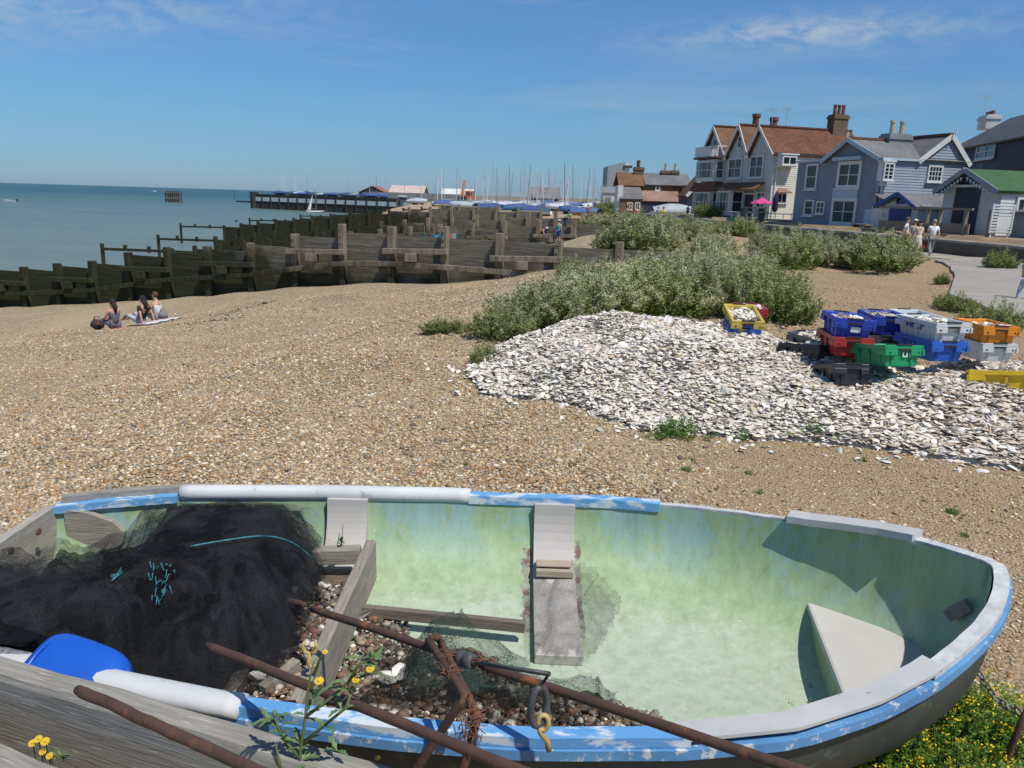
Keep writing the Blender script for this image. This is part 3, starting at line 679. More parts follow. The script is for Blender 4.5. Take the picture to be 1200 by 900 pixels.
# ---------------------------------------------------------------- nets
def net_mat(name, col, base, amp, fine_=170):
    "fine netting: opacity is a base mesh density plus bunching along the folds (point attribute)"
    mt, nt, bs = nodes(name); bs.inputs['Base Color'].default_value = (*col, 1); bs.inputs['Roughness'].default_value = .9; bs.inputs['Specular IOR Level'].default_value = .15
    vec = coords(nt, 'World'); a = N(nt, 'ShaderNodeAttribute', attribute_name='col'); s_ = N(nt, 'ShaderNodeSeparateColor'); nt.links.new(a.outputs['Color'], s_.inputs[0])
    m1 = N(nt, 'ShaderNodeMath', operation='MULTIPLY_ADD'); nt.links.new(s_.outputs[0], m1.inputs[0]); m1.inputs[1].default_value = amp; m1.inputs[2].default_value = base
    f1 = ramp(nt, noise_t(nt, vec, fine_, 3, .6), [(.35, (.35,)*3), (.65, (1.5,)*3)]); m2 = N(nt, 'ShaderNodeMath', operation='MULTIPLY', use_clamp=True); nt.links.new(m1.outputs[0], m2.inputs[0]); nt.links.new(f1, m2.inputs[1])
    nt.links.new(m2.outputs[0], bs.inputs['Alpha']); return mt
def set_density(o, d):
    a = o.data.color_attributes.new('col', 'FLOAT_COLOR', 'POINT'); c = np.ones((len(o.data.vertices), 4), dtype=np.float32); c[:, :3] = np.array(d, dtype=np.float32)[:, None]; a.data.foreach_set('color', c.ravel())
def crease(x, y, k, f=3.0):
    "0..1, high along narrow wandering lines: where the net is gathered"
    wx = x+.10*noise.noise(Vector((x*4, y*4, k))); wy = y+.10*noise.noise(Vector((y*4, x*4, k+9))); v = 0
    for o_, (fx, fy, w_) in enumerate(((f, f*.45, 1.0), (f*.6, f*1.5, .8), (f*2.3, f*1.3, .6), (f*4.5, f*3.2, .4))): v = max(v, w_*max(0, 1-abs(noise.noise(Vector((wx*fx, wy*fy, k*3.1+o_))))*7))
    return v
def surf_z(x, y):
    yy = min(abs(y-yc_(x))/(hb_(x)-.05), 1); return zg_(x)-(zg_(x)-kz_(x)-.04)*max(1-yy**EXP, 0)**(1/EXP)
NETM = net_mat('black_netting', (.006, .0065, .0075), .50, .45)
net = empty('fishing_net', (-1.4, 2.6, .2), 'heaped fine black fishing net filling the stern of the dinghy', 'fishing net')
def heap_net(x, y):
    a = math.exp(-((x+1.20)/.32)**2-((y-2.98)/.36)**2)*.42+math.exp(-((x+1.66)/.38)**2-((y-2.50)/.34)**2)*.27+math.exp(-((x+.98)/.25)**2-((y-2.52)/.32)**2)*.20+math.exp(-((x+1.35)/.36)**2-((y-2.28)/.30)**2)*.17
    a *= 1-.85*math.exp(-((x+1.22)/.24)**2-((y-2.02)/.16)**2)
    return a
def fold(x, y, k):
    v = 0; amp = .085; f = 2.4
    for o in range(6):
        n_ = noise.noise(Vector((x*f*1.0+k*7.1+.6*noise.noise(Vector((y*2, x*2, k))), y*f*.75-k*3.3+.5*noise.noise(Vector((x*3, k, y*2))), k*1.7))); v += (1-abs(n_)*2.0)*amp; amp *= .56; f *= 1.85
    return v
NETT = net_mat('sunlit_netting', (.030, .032, .036), .05, .55)  # paler copy of the black net, sunlit threads put into the colour
def layer_z(x, y, k, edge):
    f_ = fold(x, y, k)
    if k < 4: return max(surf_z(x, y), .10)+.02+heap_net(x, y)*(1.0-.10*k)+f_*min(1, edge*7+.3)*1.1-.02*k
    return max(surf_z(x, y), .10)+.035+heap_net(x, y)*1.0+(f_*1.5+.05*noise.noise(Vector((x*3+k*9, y*3, k))))*min(1, edge*7+.3)
def layer_edge(x, y, k):
    h = heap_net(x, y); e = h-(.085+(.022*k if k < 4 else .0))-.10*noise.noise(Vector((x*3.2, y*3.2, k*5.0)))-.03*noise.noise(Vector((x*13, y*13, k)))
    if k >= 4: e = min(e, .10+.5*noise.noise(Vector((x*2.3+k*4.3, y*2.3-k, k*2.0))))
    return e
def lim_z(x, y, z, k): return min(z, .50+.02*noise.noise(Vector((x*9, y*9, k)))+(.10 if y < 3.0 else .10*max(0, (3.22-y)/.22)))
for k in range(9):
    gxn, gyn = 190, 170; V = []; dn_ = []; idm = {}; Fc = []
    X0, X1, Y0, Y1 = -2.0, -.70, 1.98, 3.30
    for j in range(gyn):
        for i in range(gxn):
            x = X0+(X1-X0)*i/(gxn-1); y = Y0+(Y1-Y0)*j/(gyn-1); e_ = layer_edge(x, y, k)
            if e_ < 0: continue
            idm[(i, j)] = len(V); dn_.append(crease(x, y, k)*min(1, e_*12+.15)); V.append((x, min(y, yc_(x)+hb_(x)-.07), lim_z(x, y, layer_z(x, y, k, e_), k)))
    for (i, j), a in idm.items():
        q = [(i, j), (i+1, j), (i+1, j+1), (i, j+1)]
        if all(t in idm for t in q): Fc.append([idm[t] for t in q])
    set_density(link_mesh('net_layer', V, Fc, NETM if k < 4 else NETT, net, True), dn_)
def net_at(x, y):
    z = [lim_z(x, y, layer_z(x, y, k, layer_edge(x, y, k)), k) for k in range(9) if layer_edge(x, y, k) > 0]
    return max(z+[surf_z(x, y)+.03])+.004
ROPE = M('turquoise_cord', (.05, .25, .29), (.02, .12, .15), 60, 3, .7)
def rope_on(pts, r, name='cord'):
    P_ = []
    for i in range(len(pts)-1):
        for t in np.linspace(0, 1, 9)[:-1 if i < len(pts)-2 else 9]:
            P_.append((1-t)*np.array(pts[i])+t*np.array(pts[i+1]))
    Q = np.array(P_)
    for _ in range(4): Q[1:-1] = .25*Q[:-2]+.5*Q[1:-1]+.25*Q[2:]
    Z = np.array([net_at(x, y) for x, y in Q]); Z2 = Z.copy()
    for _ in range(40): Z2[1:-1] = .25*Z2[:-2]+.5*Z2[1:-1]+.25*Z2[2:]
    return [Vector((x, y, z2+.018)) for (x, y), z, z2 in zip(Q, Z, Z2)]
def W2(px, py, z=.42): p = atz(px, py, z); return (p.x, p.y)
rope = empty('turquoise_rope', (-1.0, 2.7, .45), 'thin turquoise cord trailing over the black net', 'rope')
MB().tube(rope_on([W2(228, 699), W2(280, 688), W2(330, 672), W2(366, 650)], 1), .0032, 6).build('cord', ROPE, rope, True)
b = MB()
for i in range(24):
    c0 = W2(180+random.random()*30, 722+random.random()*32, .4); a = 1.0+random.random()*1.5; l = .010+.018*random.random()
    b.tube([Vector((c0[0]+math.cos(a)*l*t, c0[1]+math.sin(a)*l*t, net_at(c0[0], c0[1])+.004+.010*math.sin(t*3+i))) for t in (-1, -.6, -.2, .2, .5, .8)], .0016, 5)
b.build('frayed_tuft', ROPE, rope, True)
b = MB()
for i in range(10):
    c0 = W2(140+i*.5, 768-random.random()*22, .33); b.tube([Vector((c0[0], c0[1]-.01, net_at(*c0)+.01)), Vector((c0[0]+.006, c0[1]+.035, net_at(c0[0], c0[1]+.035)+.01))], .0015, 5)
b.build('frayed_tuft', ROPE, rope, True)
# green net scraps over the middle of the boat
GNET = net_mat('green_netting', (.025, .05, .04), .34, .5)
GNET2 = net_mat('dark_netting', (.010, .011, .011), .42, .5)
def sheet(name, P, n, mat, parent, amp=.012):
    "crumpled patch over a grid of control points, with a ragged outline"
    P = np.array(P, float); nj, ni = P.shape[:2]; V = []; Fc = []; n *= 2; dn_ = []; idm = {}
    sm = lambda t: t*t*(3-2*t)
    for j in range(n+1):
        for i in range(n+1):
            ed_ = min(i, j, n-i, n-j)/n-.035-.09*noise.noise(Vector((i*9/n, j*9/n, ni*2.0+amp*50)))-.04*noise.noise(Vector((i*31/n, j*31/n, 4)))
            if ed_ < 0: continue
            u, v_ = i/n*(ni-1), j/n*(nj-1); a, c_ = min(int(u), ni-2), min(int(v_), nj-2); u = .5*(u-a)+.5*sm(u-a); v_ = .5*(v_-c_)+.5*sm(v_-c_)
            p = (P[c_, a]*(1-u)+P[c_, a+1]*u)*(1-v_)+(P[c_+1, a]*(1-u)+P[c_+1, a+1]*u)*v_; x, y = p[0], p[1]
            cr = crease(x, y, ni+amp*10, 5.0); idm[(i, j)] = len(V); dn_.append(cr)
            V.append((x+amp*.5*noise.noise(Vector((x*8, y*8, 7))), y+amp*.5*noise.noise(Vector((x*8, 5, y*8))), p[2]+amp*(noise.noise(Vector((x*9, y*9, 3)))+.5*noise.noise(Vector((x*22, y*22, 5)))+.5*cr)))
    for (i, j) in idm:
        q = [(i, j), (i+1, j), (i+1, j+1), (i, j+1)]
        if all(t in idm for t in q): Fc.append([idm[t] for t in q])
    o = link_mesh(name, V, Fc, mat, parent, True); set_density(o, dn_); return o
def U(px, py, Y): return tuple(atY(px, py, Y))
scrap = empty('net_scrap', (-.15, 2.5, .15), 'torn translucent green net draped over the batten in the dinghy', 'net')
sheet('net_sheet', [[U(478, 760, 2.74), U(506, 722, 2.72), U(540, 712, 2.70), U(576, 745, 2.70), U(620, 775, 2.66)],
                    [U(470, 785, 2.52), U(505, 775, 2.5), U(548, 772, 2.48), U(590, 795, 2.48), U(640, 800, 2.45)],
                    [U(462, 822, 2.32), U(505, 815, 2.32), U(545, 815, 2.3), U(590, 818, 2.3), U(620, 818, 2.28)]], 22, GNET, scrap, .02)
sheet('net_sheet', [[U(420, 765, 2.66), U(470, 752, 2.66), U(530, 758, 2.62), U(600, 775, 2.58)],
                    [U(440, 790, 2.44), U(480, 790, 2.46), U(540, 795, 2.42), U(600, 800, 2.4)],
                    [U(380, 836, 2.2), U(450, 834, 2.2), U(520, 832, 2.2), U(610, 830, 2.2)]], 20, GNET2, scrap, .03)
sheet('net_sheet', [[U(590, 790, 2.5), U(640, 790, 2.5), U(690, 800, 2.5), U(730, 812, 2.5)],
                    [U(560, 832, 2.2), U(620, 832, 2.2), U(680, 836, 2.2), U(720, 838, 2.2)]], 16, GNET2, scrap, .04)
V = []; dn_ = []; idm = {}; Fc = []
for j in range(31):
    for i in range(45):
        s = .10+.42*i/44; t = j/30*.72; lim = float(np.interp(i/44, [0, .12, .3, .55, .75, 1], [.42, .60, .62, .66, .60, .40]))+.05*noise.noise(Vector((i*.3, 2, 2))); lo_ = float(np.interp(i/44, [0, .6, .85, 1], [.05, .05, .2, .38]))+.05*noise.noise(Vector((i*.3, 8, 2)))
        if not lo_ < t < lim: continue
        idm[(i, j)] = len(V); cr = crease(s*1.0, t*.8, 5, 6.0); dn_.append(cr); V.append(hull(s, t, 1, .064+.010*noise.noise(Vector((s*14, t*9, 0)))+.008*cr))
for (i, j) in idm:
    q = [(i, j), (i+1, j), (i+1, j+1), (i, j+1)]
    if all(t in idm for t in q): Fc.append([idm[t] for t in q])
set_density(link_mesh('net_sheet', V, Fc, net_mat('grey_netting', (.045, .06, .045), .20, .25), scrap, True), dn_)

# ---------------------------------------------------------------- blue container
BPL = M('blue_plastic', (.012, .10, .52), (.010, .085, .44), 3, 3, .33, .04, 8, .004, wear=(.10, .22, .55), wlo=.68, whi=.76, wscale=12)
tub = empty('plastic_canister', atz(95, 792, .50), 'bright blue plastic canister lying on the black net in the stern', 'canister')
def rbox(L, W_, H, e=3.6, taper=.78, n=28, m_=14):
    V = []; Fc = []
    for i in range(m_+1):
        p = -math.pi/2+math.pi*i/m_; cp = math.copysign(abs(math.cos(p))**(2/e), math.cos(p)); sp_ = math.copysign(abs(math.sin(p))**(2/e), math.sin(p))
        for j in range(n):
            t = 2*math.pi*j/n; ct = math.copysign(abs(math.cos(t))**(2/e), math.cos(t)); st = math.copysign(abs(math.sin(t))**(2/e), math.sin(t))
            x = sp_; k = 1-(1-taper)*(x+1)/2
            V.append(Vector((x*L/2, cp*ct*W_/2*k, cp*st*H/2*k)))
    for i in range(m_):
        for j in range(n): Fc.append([i*n+j, i*n+(j+1) % n, (i+1)*n+(j+1) % n, (i+1)*n+j])
    return V, Fc
Mt = Matrix.Rotation(R(-10), 3, 'Z') @ Matrix.Rotation(R(6), 3, 'Y') @ Matrix.Rotation(R(18), 3, 'X')
cc0 = Vector(tub.location)+Vector((-.01, .0, -.012))
v, fc = rbox(.30, .23, .19); MB().add([Mt @ q+cc0 for q in v], fc).build('canister_body', BPL, tub, True)
MB().tube([Mt @ Vector((-.105, .108*math.cos(t)*1.0, .089*math.sin(t)))+cc0 for t in np.linspace(0, 2*math.pi, 40)[:-1]], .006, 6, closed=True).build('moulded_seam', BPL, tub, True)
MB().lathe(Mt @ Vector((.138, 0, .02))+cc0, [(.026, 0), (.026, .018), (.022, .022)], 12, M=Mt @ Matrix.Rotation(R(90), 3, 'Y')).build('canister_cap', BPL, tub, True)

# ---------------------------------------------------------------- foreground timbers and rusty pipes
TIMB = M('lichened_timber', (.32, .305, .265), (.20, .188, .16), 3, 11, .9, .5, 7, .005, (1.6, 26, 26), wear=(.43, .42, .375), wlo=.60, whi=.66, wscale=5, kind='Object')
def timber(name, a, b_, w_, h_, label, mat=TIMB, n=26):
    "plank with a slightly worn, uneven top edge"
    a, b_ = Vector(a), Vector(b_); d = (b_-a); dn_ = d.normalized(); sd = Vector((dn_.y, -dn_.x, 0)).normalized(); V = []; k = 8
    prof = [(-.5, -1), (-.5, -.5), (-.5, -.06), (-.42, 0), (.42, 0), (.5, -.06), (.5, -.5), (.5, -1)]
    for i in range(n+1):
        p = a+d*(i/n); j1 = .006*noise.noise(Vector((i*.35, 1, len(name)))); j2 = .010*noise.noise(Vector((i*.5, 9, w_*30)))
        for u, v_ in prof: V.append(p+sd*(u*w_+(j2 if u > 0 else -j1))+Vector((0, 0, v_*h_+(j1*1.2 if v_ > -.1 else 0))))
    Fc = [[i*k+j, (i+1)*k+j, (i+1)*k+(j+1) % k, i*k+(j+1) % k] for i in range(n) for j in range(k)]+[list(range(k)), [n*k+j for j in range(k)][::-1]]
    ang = math.atan2(d.y, d.x); q_ = Matrix.Rotation(-ang, 3, 'Z'); o = link_mesh(name, [q_ @ (v-a) for v in V], Fc, mat, None, False, label=label, recentre=False); o.location = a; o.rotation_euler = (0, 0, ang); o['category'] = 'timber'; return o
far0, far1, nr0 = atz(0, 767, .64), atz(300, 852, .64), atz(0, 792, .64)
dv = (far1-far0).normalized(); wd = abs((nr0-far0).cross(dv).z); mid0 = far0+Vector((dv.y, -dv.x, 0))*wd/2
timber('timber_plank', mid0-dv*.9, mid0+dv*1.75, wd, .30, 'thick grey lichened plank running past the near side of the dinghy')
q0 = atz(0, 866, .60); dv2 = (atz(80, 900, .60)-q0).normalized(); off2 = Vector((dv2.y, -dv2.x, 0))*.06
timber('timber_plank', q0-dv2*.8+off2, q0+dv2*.50+off2, .12, .3, 'grey plank cut off at the bottom left corner beside yellow daisies')
pb = mid0-dv*.055+Vector((dv.y, -dv.x, 0))*(wd*.5+.035)
MB().box(pb+Vector((-.07, -.03, -.26)), (.10, .10, .52), math.atan2(dv.y, dv.x)).build('timber_post', TIMB, None, bevel=.006)
bpy.data.objects['timber_post']['label'] = 'short upright grey post at the left end joint of the thick plank'; bpy.data.objects['timber_post']['category'] = 'post'
RUST = M('rusty_iron', (.105, .050, .034), (.065, .036, .028), 14, 7, .85, .8, 60, .004, wear=(.25, .095, .035), wlo=.56, whi=.68, wscale=9, kind='World')
def pipe(a, b_, r, label, name='rusty_pipe'):
    a, b_ = Vector(a), Vector(b_); n = 26; side = (b_-a).normalized().cross(Vector((0, 0, 1)))
    pts_ = [a+(b_-a)*(i/n)+side*(.004*noise.noise(Vector((i*.3, r*100, 0)))) for i in range(n+1)]
    rr = [r*(1+.10*noise.noise(Vector((i*.8, 3, r*50)))) for i in range(n+1)]
    rr = [r*.85]+rr[1:-1]+[r*.85]
    o = MB().tube(pts_, rr, 12).build(name, RUST, None, True, label); o['category'] = 'pipe'; return o
A0, A1 = atz(366, 713, .52), atz(935, 903, .84)
pipe(A0, A1+(A1-A0)*.05, .0122, 'longest rusty pipe crossing the dinghy from the cross board towards the bow')
B0, B1 = atz(243, 756, .64), atz(612, 905, .86)
pipe(B0, B1+(B1-B0)*.08, .0122, 'rusty pipe crossing the near gunwale in front of the longest pipe')
C0, C1 = atz(92, 808, .84), atz(318, 912, .92)
pipe(C0, C1+(C1-C0)*.1, .0118, 'short rusty pipe resting above the lichened plank')
S0, S1 = atz(340, 704, .42), atz(357, 709, .43)
pipe(S0, S1, .011, 'broken rusty stub of pipe between the cross boards')
# bent upright that carries the pipes
tA = A0.lerp(A1, .375)
loop = [atz(470, 930, .42), atz(512, 865, .58), atz(545, 815, .72), tA+Vector((-.02, .005, .026)), tA+Vector((0, .012, .036)), tA+Vector((.012, .005, .026)), atz(560, 840, .68), atz(543, 900, .56)]
L2 = []
for i in range(len(loop)-1):
    for t in np.linspace(0, 1, 7)[:-1]: L2.append(loop[i].lerp(loop[i+1], t))
L2.append(loop[-1]); L2 = [L2[0]-(L2[1]-L2[0]).normalized()*.5]+L2+[L2[-1]+(L2[-1]-L2[-2]).normalized()*.6]
b = MB().tube(L2, [.0112*(1+.15*noise.noise(Vector((i*.7, 0, 5)))) for i in range(len(L2))], 10).build('bent_rusty_bar', RUST, None, True, 'hairpin bent rusty bar holding up the pipes beside the dinghy'); b['category'] = 'bar'
# orange frayed twine, clamp, shackle, hooks
TW = M('orange_twine', (.25, .105, .05), (.15, .065, .035), 60, 3, .9)
twine = empty('orange_twine', tA+Vector((0, 0, -.1)), 'frayed orange twine knotted round the bent rusty bar', 'twine')
def tangle(name, c, r, n, th, stretch=(1, 1, 1)):
    b = MB()
    for i in range(n):
        p = Vector(c)+Vector([random.gauss(0, 1)*r*s for s in stretch]); d = Vector([random.gauss(0, 1) for _ in range(3)]).normalized()*r*1.3; e = Vector([random.gauss(0, 1) for _ in range(3)]).normalized()*r
        b.tube([p-d, p+e*.5, p+d], th, 4)
    return b.build(name, TW, twine, True)
tangle('knot', loop[2].lerp(loop[3], .35), .012, 24, .0014)
tangle('knot', loop[6]+Vector((-.02, -.01, -.02)), .022, 34, .0014, (.7, .7, 1.5))
tangle('strand', loop[5].lerp(loop[6], .45)+Vector((-.02, 0, 0)), .02, 16, .0010, (.8, .6, 2.4))
tangle('knot', A0.lerp(A1, .50), .013, 26, .0016, (1.6, 1, 1))
CL = M('tarred_rubber', (.05, .055, .058), (.085, .09, .092), 20, 4, .55, .2, 60, .003)
tC = A0.lerp(A1, .448); dA = (A1-A0).normalized()
o = MB().tube([tC-dA*.03, tC-dA*.028, tC-dA*.004, tC, tC+dA*.004, tC+dA*.03, tC+dA*.032], [.012, .021, .022, .018, .022, .021, .012], 14).build('rubber_clamp', CL, None, True, 'dark rubber sleeve clamped round the longest rusty pipe'); o['category'] = 'clamp'
sh = empty('shackle_hook', atz(640, 848, .74), 'dark iron shackle with a cream nylon eye hanging from the longest rusty pipe', 'shackle')
k0 = atz(632, 812, .80); b = MB()
ring = [k0+Vector((.018*math.sin(t)*1.05, .012*math.sin(t), .014-.05*(1-math.cos(t)))) for t in np.linspace(0, 2*math.pi, 26)[:-1]]
b.tube(ring, .0085, 8, closed=True).build('iron_loop', CL, sh, True)
MB().tube([k0+Vector((.0, .0, -.004)), k0+Vector((.004, 0, .02)), k0+Vector((.02, .0, .05)), A0.lerp(A1, .468)], .006, 8).build('hanger', CL, sh, True)
YN = M('cream_nylon', (.55, .42, .18), (.42, .28, .09), 20, 3, .5)
k1 = k0+Vector((.012, .0, -.078)); MB().tube([k1+Vector((.012*math.sin(t), 0, .02*math.cos(t))) for t in np.linspace(0, 2*math.pi, 20)[:-1]], .006, 8, closed=True).build('nylon_eye', YN, sh, True)
MB().tube([k1+Vector((-.012, 0, -.005)), k1+Vector((-.004, .0, -.03)), k1+Vector((.012, 0, -.05)), k1+Vector((.016, 0, -.075))], .007, 8).build('nylon_strap', YN, sh, True)
hk = empty('nylon_hook', atz(362, 778, .42), 'forked yellow nylon hook dangling over the shingle between cross boards and batten', 'hook')
h0 = atz(363, 760, .46)
for sx_ in (-1, 1): MB().tube([h0+Vector((0, 0, -.02)), h0+Vector((.018*sx_, 0, -.012)), h0+Vector((.024*sx_, 0, .008)), h0+Vector((.016*sx_, 0, .024))], [.007, .007, .006, .004], 8).build('hook_prong', YN, hk, True)
MB().tube([h0+Vector((.0, 0, -.015)), h0+Vector((-.006, 0, -.05)), h0+Vector((.0, 0, -.07)), h0+Vector((.03, 0, -.058))], [.008, .009, .007, .004], 8).build('hook_shank', YN, hk, True)
# chain from the bow to a rusty stake
ch0, ch1 = atz(1138, 768, .30), atz(1203, 838, .26); chain = empty('mooring_chain', ch0.lerp(ch1, .5), 'rusty chain running from the bow of the dinghy to a rusty stake', 'chain')
CHM = M('rusty_chain_iron', (.16, .11, .085), (.28, .29, .29), 25, 4, .6, .5, 60, .003, kind='World'); nl = 9; dl = (ch1-ch0)/nl; dn = dl.normalized()
sd = dn.cross(Vector((0, 0, 1))).normalized(); up = sd.cross(dn)
for i in range(nl+1):
    c = ch0+dl*i+Vector((0, 0, -.05*math.sin(math.pi*i/nl))); a = sd if i % 2 else up; L = dl.length*.62
    MB().tube([c+dn*(L*math.cos(t)*(1 if abs(math.cos(t)) > .3 else 1))+a*(.011*math.sin(t)) for t in np.linspace(0, 2*math.pi, 19)[:-1]], .0042, 6, closed=True).build('chain_link', CHM, chain, True)
st0, st1 = atz(1204, 832, .30), atz(1172, 905, .02)
o = MB().tube([st0, st0.lerp(st1, .5), st1, st1+(st1-st0)*.3], .011, 8).build('rusty_stake', RUST, None, True, 'thin rusty stake in the ground beside the bow of the dinghy'); o['category'] = 'stake'
# ---------------------------------------------------------------- groynes
def groyne_mat(name, d0, d1, d2, st):
    mt, nt, bs = nodes(name); bs.inputs['Roughness'].default_value = .9; bs.inputs['Specular IOR Level'].default_value = .2
    vec = coords(nt, 'World', st); v2 = coords(nt, 'World'); n1 = noise_t(nt, vec, 1.1, 8, .65); n2 = noise_t(nt, v2, .9, 5, .6); n3 = noise_t(nt, v2, 5, 5, .6)
    dry = ramp(nt, n1, [(.3, d0), (.5, d1), (.72, d2)])
    wet = ramp(nt, n1, [(.3, (.020, .021, .013)), (.6, (.048, .048, .030)), (.8, (.095, .09, .045))])
    g = N(nt, 'ShaderNodeNewGeometry'); s = N(nt, 'ShaderNodeSeparateXYZ'); nt.links.new(g.outputs['Position'], s.inputs[0])
    a = N(nt, 'ShaderNodeMapRange'); a.inputs[1].default_value = .0; a.inputs[2].default_value = -2.8; nt.links.new(s.outputs[2], a.inputs[0])
    b = N(nt, 'ShaderNodeMapRange'); b.inputs[1].default_value = -8; b.inputs[2].default_value = -24; nt.links.new(s.outputs[0], b.inputs[0])
    m1 = N(nt, 'ShaderNodeMath', operation='ADD'); nt.links.new(a.outputs[0], m1.inputs[0]); nt.links.new(b.outputs[0], m1.inputs[1])
    m2 = N(nt, 'ShaderNodeMath', operation='ADD'); nt.links.new(m1.outputs[0], m2.inputs[0]); nt.links.new(n2, m2.inputs[1])
    c = mixc(nt, ramp(nt, m2.outputs[0], [(.62, (0,)*3), (1.7, (1,)*3)]), dry, wet)
    alg = N(nt, 'ShaderNodeMapRange'); alg.inputs[1].default_value = -.8; alg.inputs[2].default_value = -2.6; nt.links.new(s.outputs[2], alg.inputs[0])
    am = N(nt, 'ShaderNodeMath', operation='MULTIPLY'); nt.links.new(alg.outputs[0], am.inputs[0]); nt.links.new(ramp(nt, n3, [(.48, (0,)*3), (.62, (.8,)*3)]), am.inputs[1])
    c = mixc(nt, am.outputs[0], c, (.035, .05, .012))
    nt.links.new(c, bs.inputs['Base Color']); bump(nt, bs, n1, .6, .03); return mt
GROY = groyne_mat('groyne_oak', (.085, .075, .055), (.165, .147, .115), (.255, .23, .188), (1, 1, 14))
POSTM = groyne_mat('groyne_post_oak', (.11, .09, .06), (.22, .185, .135), (.33, .285, .22), (5, 5, 1))
GD = Vector((-.938, .346, 0)).normalized(); GN = Vector((-.346, -.938, 0)).normalized()     # seaward, and the face that looks at the camera
def groyne(label, p0, spacing, tops, post_tops, rails=True, detail=True, end_rail=0, post_w=.26):
    "p0: landward post; tops: plank top z per bay; post_tops: z per post"
    n = len(post_tops); p0 = Vector((p0[0], p0[1], 0)); gz0 = lambda p: gz(p.x, p.y)
    g = empty('groyne', (p0.x, p0.y, gz0(p0)), label, 'groyne', 'timber groynes running down the beach')
    for i in range(n):
        p = p0+GD*spacing*i; zb = min(gz0(p), tops[min(i, n-2)]-.3)-.8
        w_ = post_w*(.9+.2*random.random()); b = MB(); lean = Vector((random.uniform(-.03, .03), random.uniform(-.03, .03), 0))
        b.beam(p+GN*.16+Vector((0, 0, zb)), p+GN*.16+lean+Vector((0, 0, post_tops[i])), w_, w_, up=GN)
        if detail:
            for k in range(4): b.box(p+GN*(.16+w_/2)+Vector((0, 0, post_tops[i]-.18-.26*k)), (.07, .05, .07), math.atan2(GD.y, GD.x))
        b.build('post', POSTM, g, bevel=.02 if detail else 0)
    for i in range(n-1):
        a, c = p0+GD*spacing*i, p0+GD*spacing*(i+1); zb = min(gz0(a), gz0(c))-.7; zt = tops[i]; b = MB(); z = zt; kk = 0
        while z > zb:
            h = .235; th = .09+.02*random.random(); zz = Vector((0, 0, z-h/2)); tl = random.uniform(-.006, .006)
            b.beam(a+zz+Vector((0, 0, tl)), c+zz-Vector((0, 0, tl)), th, h+.006); z -= h; kk += 1
            if kk > (14 if detail else 9): break
        if b.v: b.build('plank_panel', GROY, g)
    if rails:
        # long waling at mid height, shorter bolted braces above
        for i in range(n-1):
            a, c = p0+GD*spacing*i, p0+GD*spacing*(i+1); za, zc = tops[max(i-1, 0)], tops[i]
            if i < n-1:
                zl = .5*(tops[max(i-1, 0)]+tops[i])-1.02; zr = .5*(tops[i]+tops[min(i+1, n-2)])-1.02
                MB().beam(a+GN*.36+Vector((0, 0, zl)), c+GN*.36+Vector((0, 0, zr)), .14, .20).build('waling', POSTM, g, bevel=.015)
            if i % 2 == 1 and detail:
                zt = tops[i]-.52
                MB().beam(a-GD*.25+GN*.40+Vector((0, 0, zt+.05)), c+GD*.25+GN*.40+Vector((0, 0, zt-.05)), .20, .20).build('brace', POSTM, g, bevel=.015)
                MB().box(a.lerp(c, .55)+GN*.46+Vector((0, 0, zt-.22)), (.42, .34, .30), math.atan2(GD.y, GD.x)+.2).build('brace_block', POSTM, g, bevel=.015)
    if end_rail:
        a = p0+GD*spacing*(n-1); zt = tops[-1]-.1; c = a+GD*end_rail
        MB().beam(a+Vector((0, 0, zt)), c+Vector((0, 0, zt-.15)), .22, .20).build('end_rail', POSTM, g)
        k = max(2, int(end_rail/2.1))
        for j in range(1, k+1):
            p = a.lerp(c, j/k); MB().beam(p+Vector((0, 0, -6 if j == k else zt-.2)), p+Vector((0, 0, zt+.26)), .2, .2, up=GN).build('post', POSTM, g)
    return g
# nearest groyne, read off the photograph post by post
npx = [722.6, 650.6, 584, 517, 456, 394, 336, 284, 236, 187, 142, 100, 59, 20]
pty = [283, 280.5, 273, 265, 265.5, 262, 273.5, 284, 288, 289, 295, 305, 308, 312]
bty = [291, 285, 281, 277, 274, 278, 288.5, 293.5, 296.5, 300, 310, 313, 316.5]
Dn = [26*(1+.029*i) for i in range(14)]; sp = 2.14
P0 = Vector((3.5, 26, 0)); Dn = [(P0+GD*sp*i).y for i in range(16)]
ptz = [atY(x, y, d).z for x, y, d in zip(npx, pty, Dn)]; btz = [atY((npx[i]+npx[i+1])/2, bty[i], (Dn[i]+Dn[i+1])/2).z for i in range(13)]
ptz += [ptz[-1]-.2, ptz[-1]-.4]; btz += [btz[-1]-.15, btz[-1]-.35]
ptz = [ptz[0]+.05]+[ptz[0]-.0]+ptz; btz = [btz[0]]*2+btz
groyne('nearest timber groyne, stepping down behind the three sitting women', P0-GD*sp*2, sp, btz, ptz)
def far_groyne(label, E, L, detail, spacing=2.2, rail=7.0, step=1):
    n = int(L/spacing)+1; s0 = Vector((E[0], E[1], 0))-GD*(rail); p0 = s0-GD*spacing*(n-1)
    def z(i):
        e = rail+spacing*(n-1-i); return float(np.interp(e, [0, 6, 20, 33, 40, 60], [-3.3, -3.0, -1.25, .05, .5, .55]))
    tops = [z(i)-.08*(i % 2) for i in range(n-1)]; pt = [z(i)+.42+.10*random.random() for i in range(n)]
    return groyne(label, (p0.x, p0.y), spacing, tops, pt, detail, detail, rail)
far_groyne('second timber groyne from the camera, with two children playing in front of it', (-32, 60), 34, True)
far_groyne('third timber groyne, seen above the second one', (-34.5, 75), 36, False)
far_groyne('fourth timber groyne, below the moored dinghies', (-43, 100), 44, False, 2.6)
far_groyne('fifth timber groyne, low and far off', (-43, 126), 36, False, 3.0)
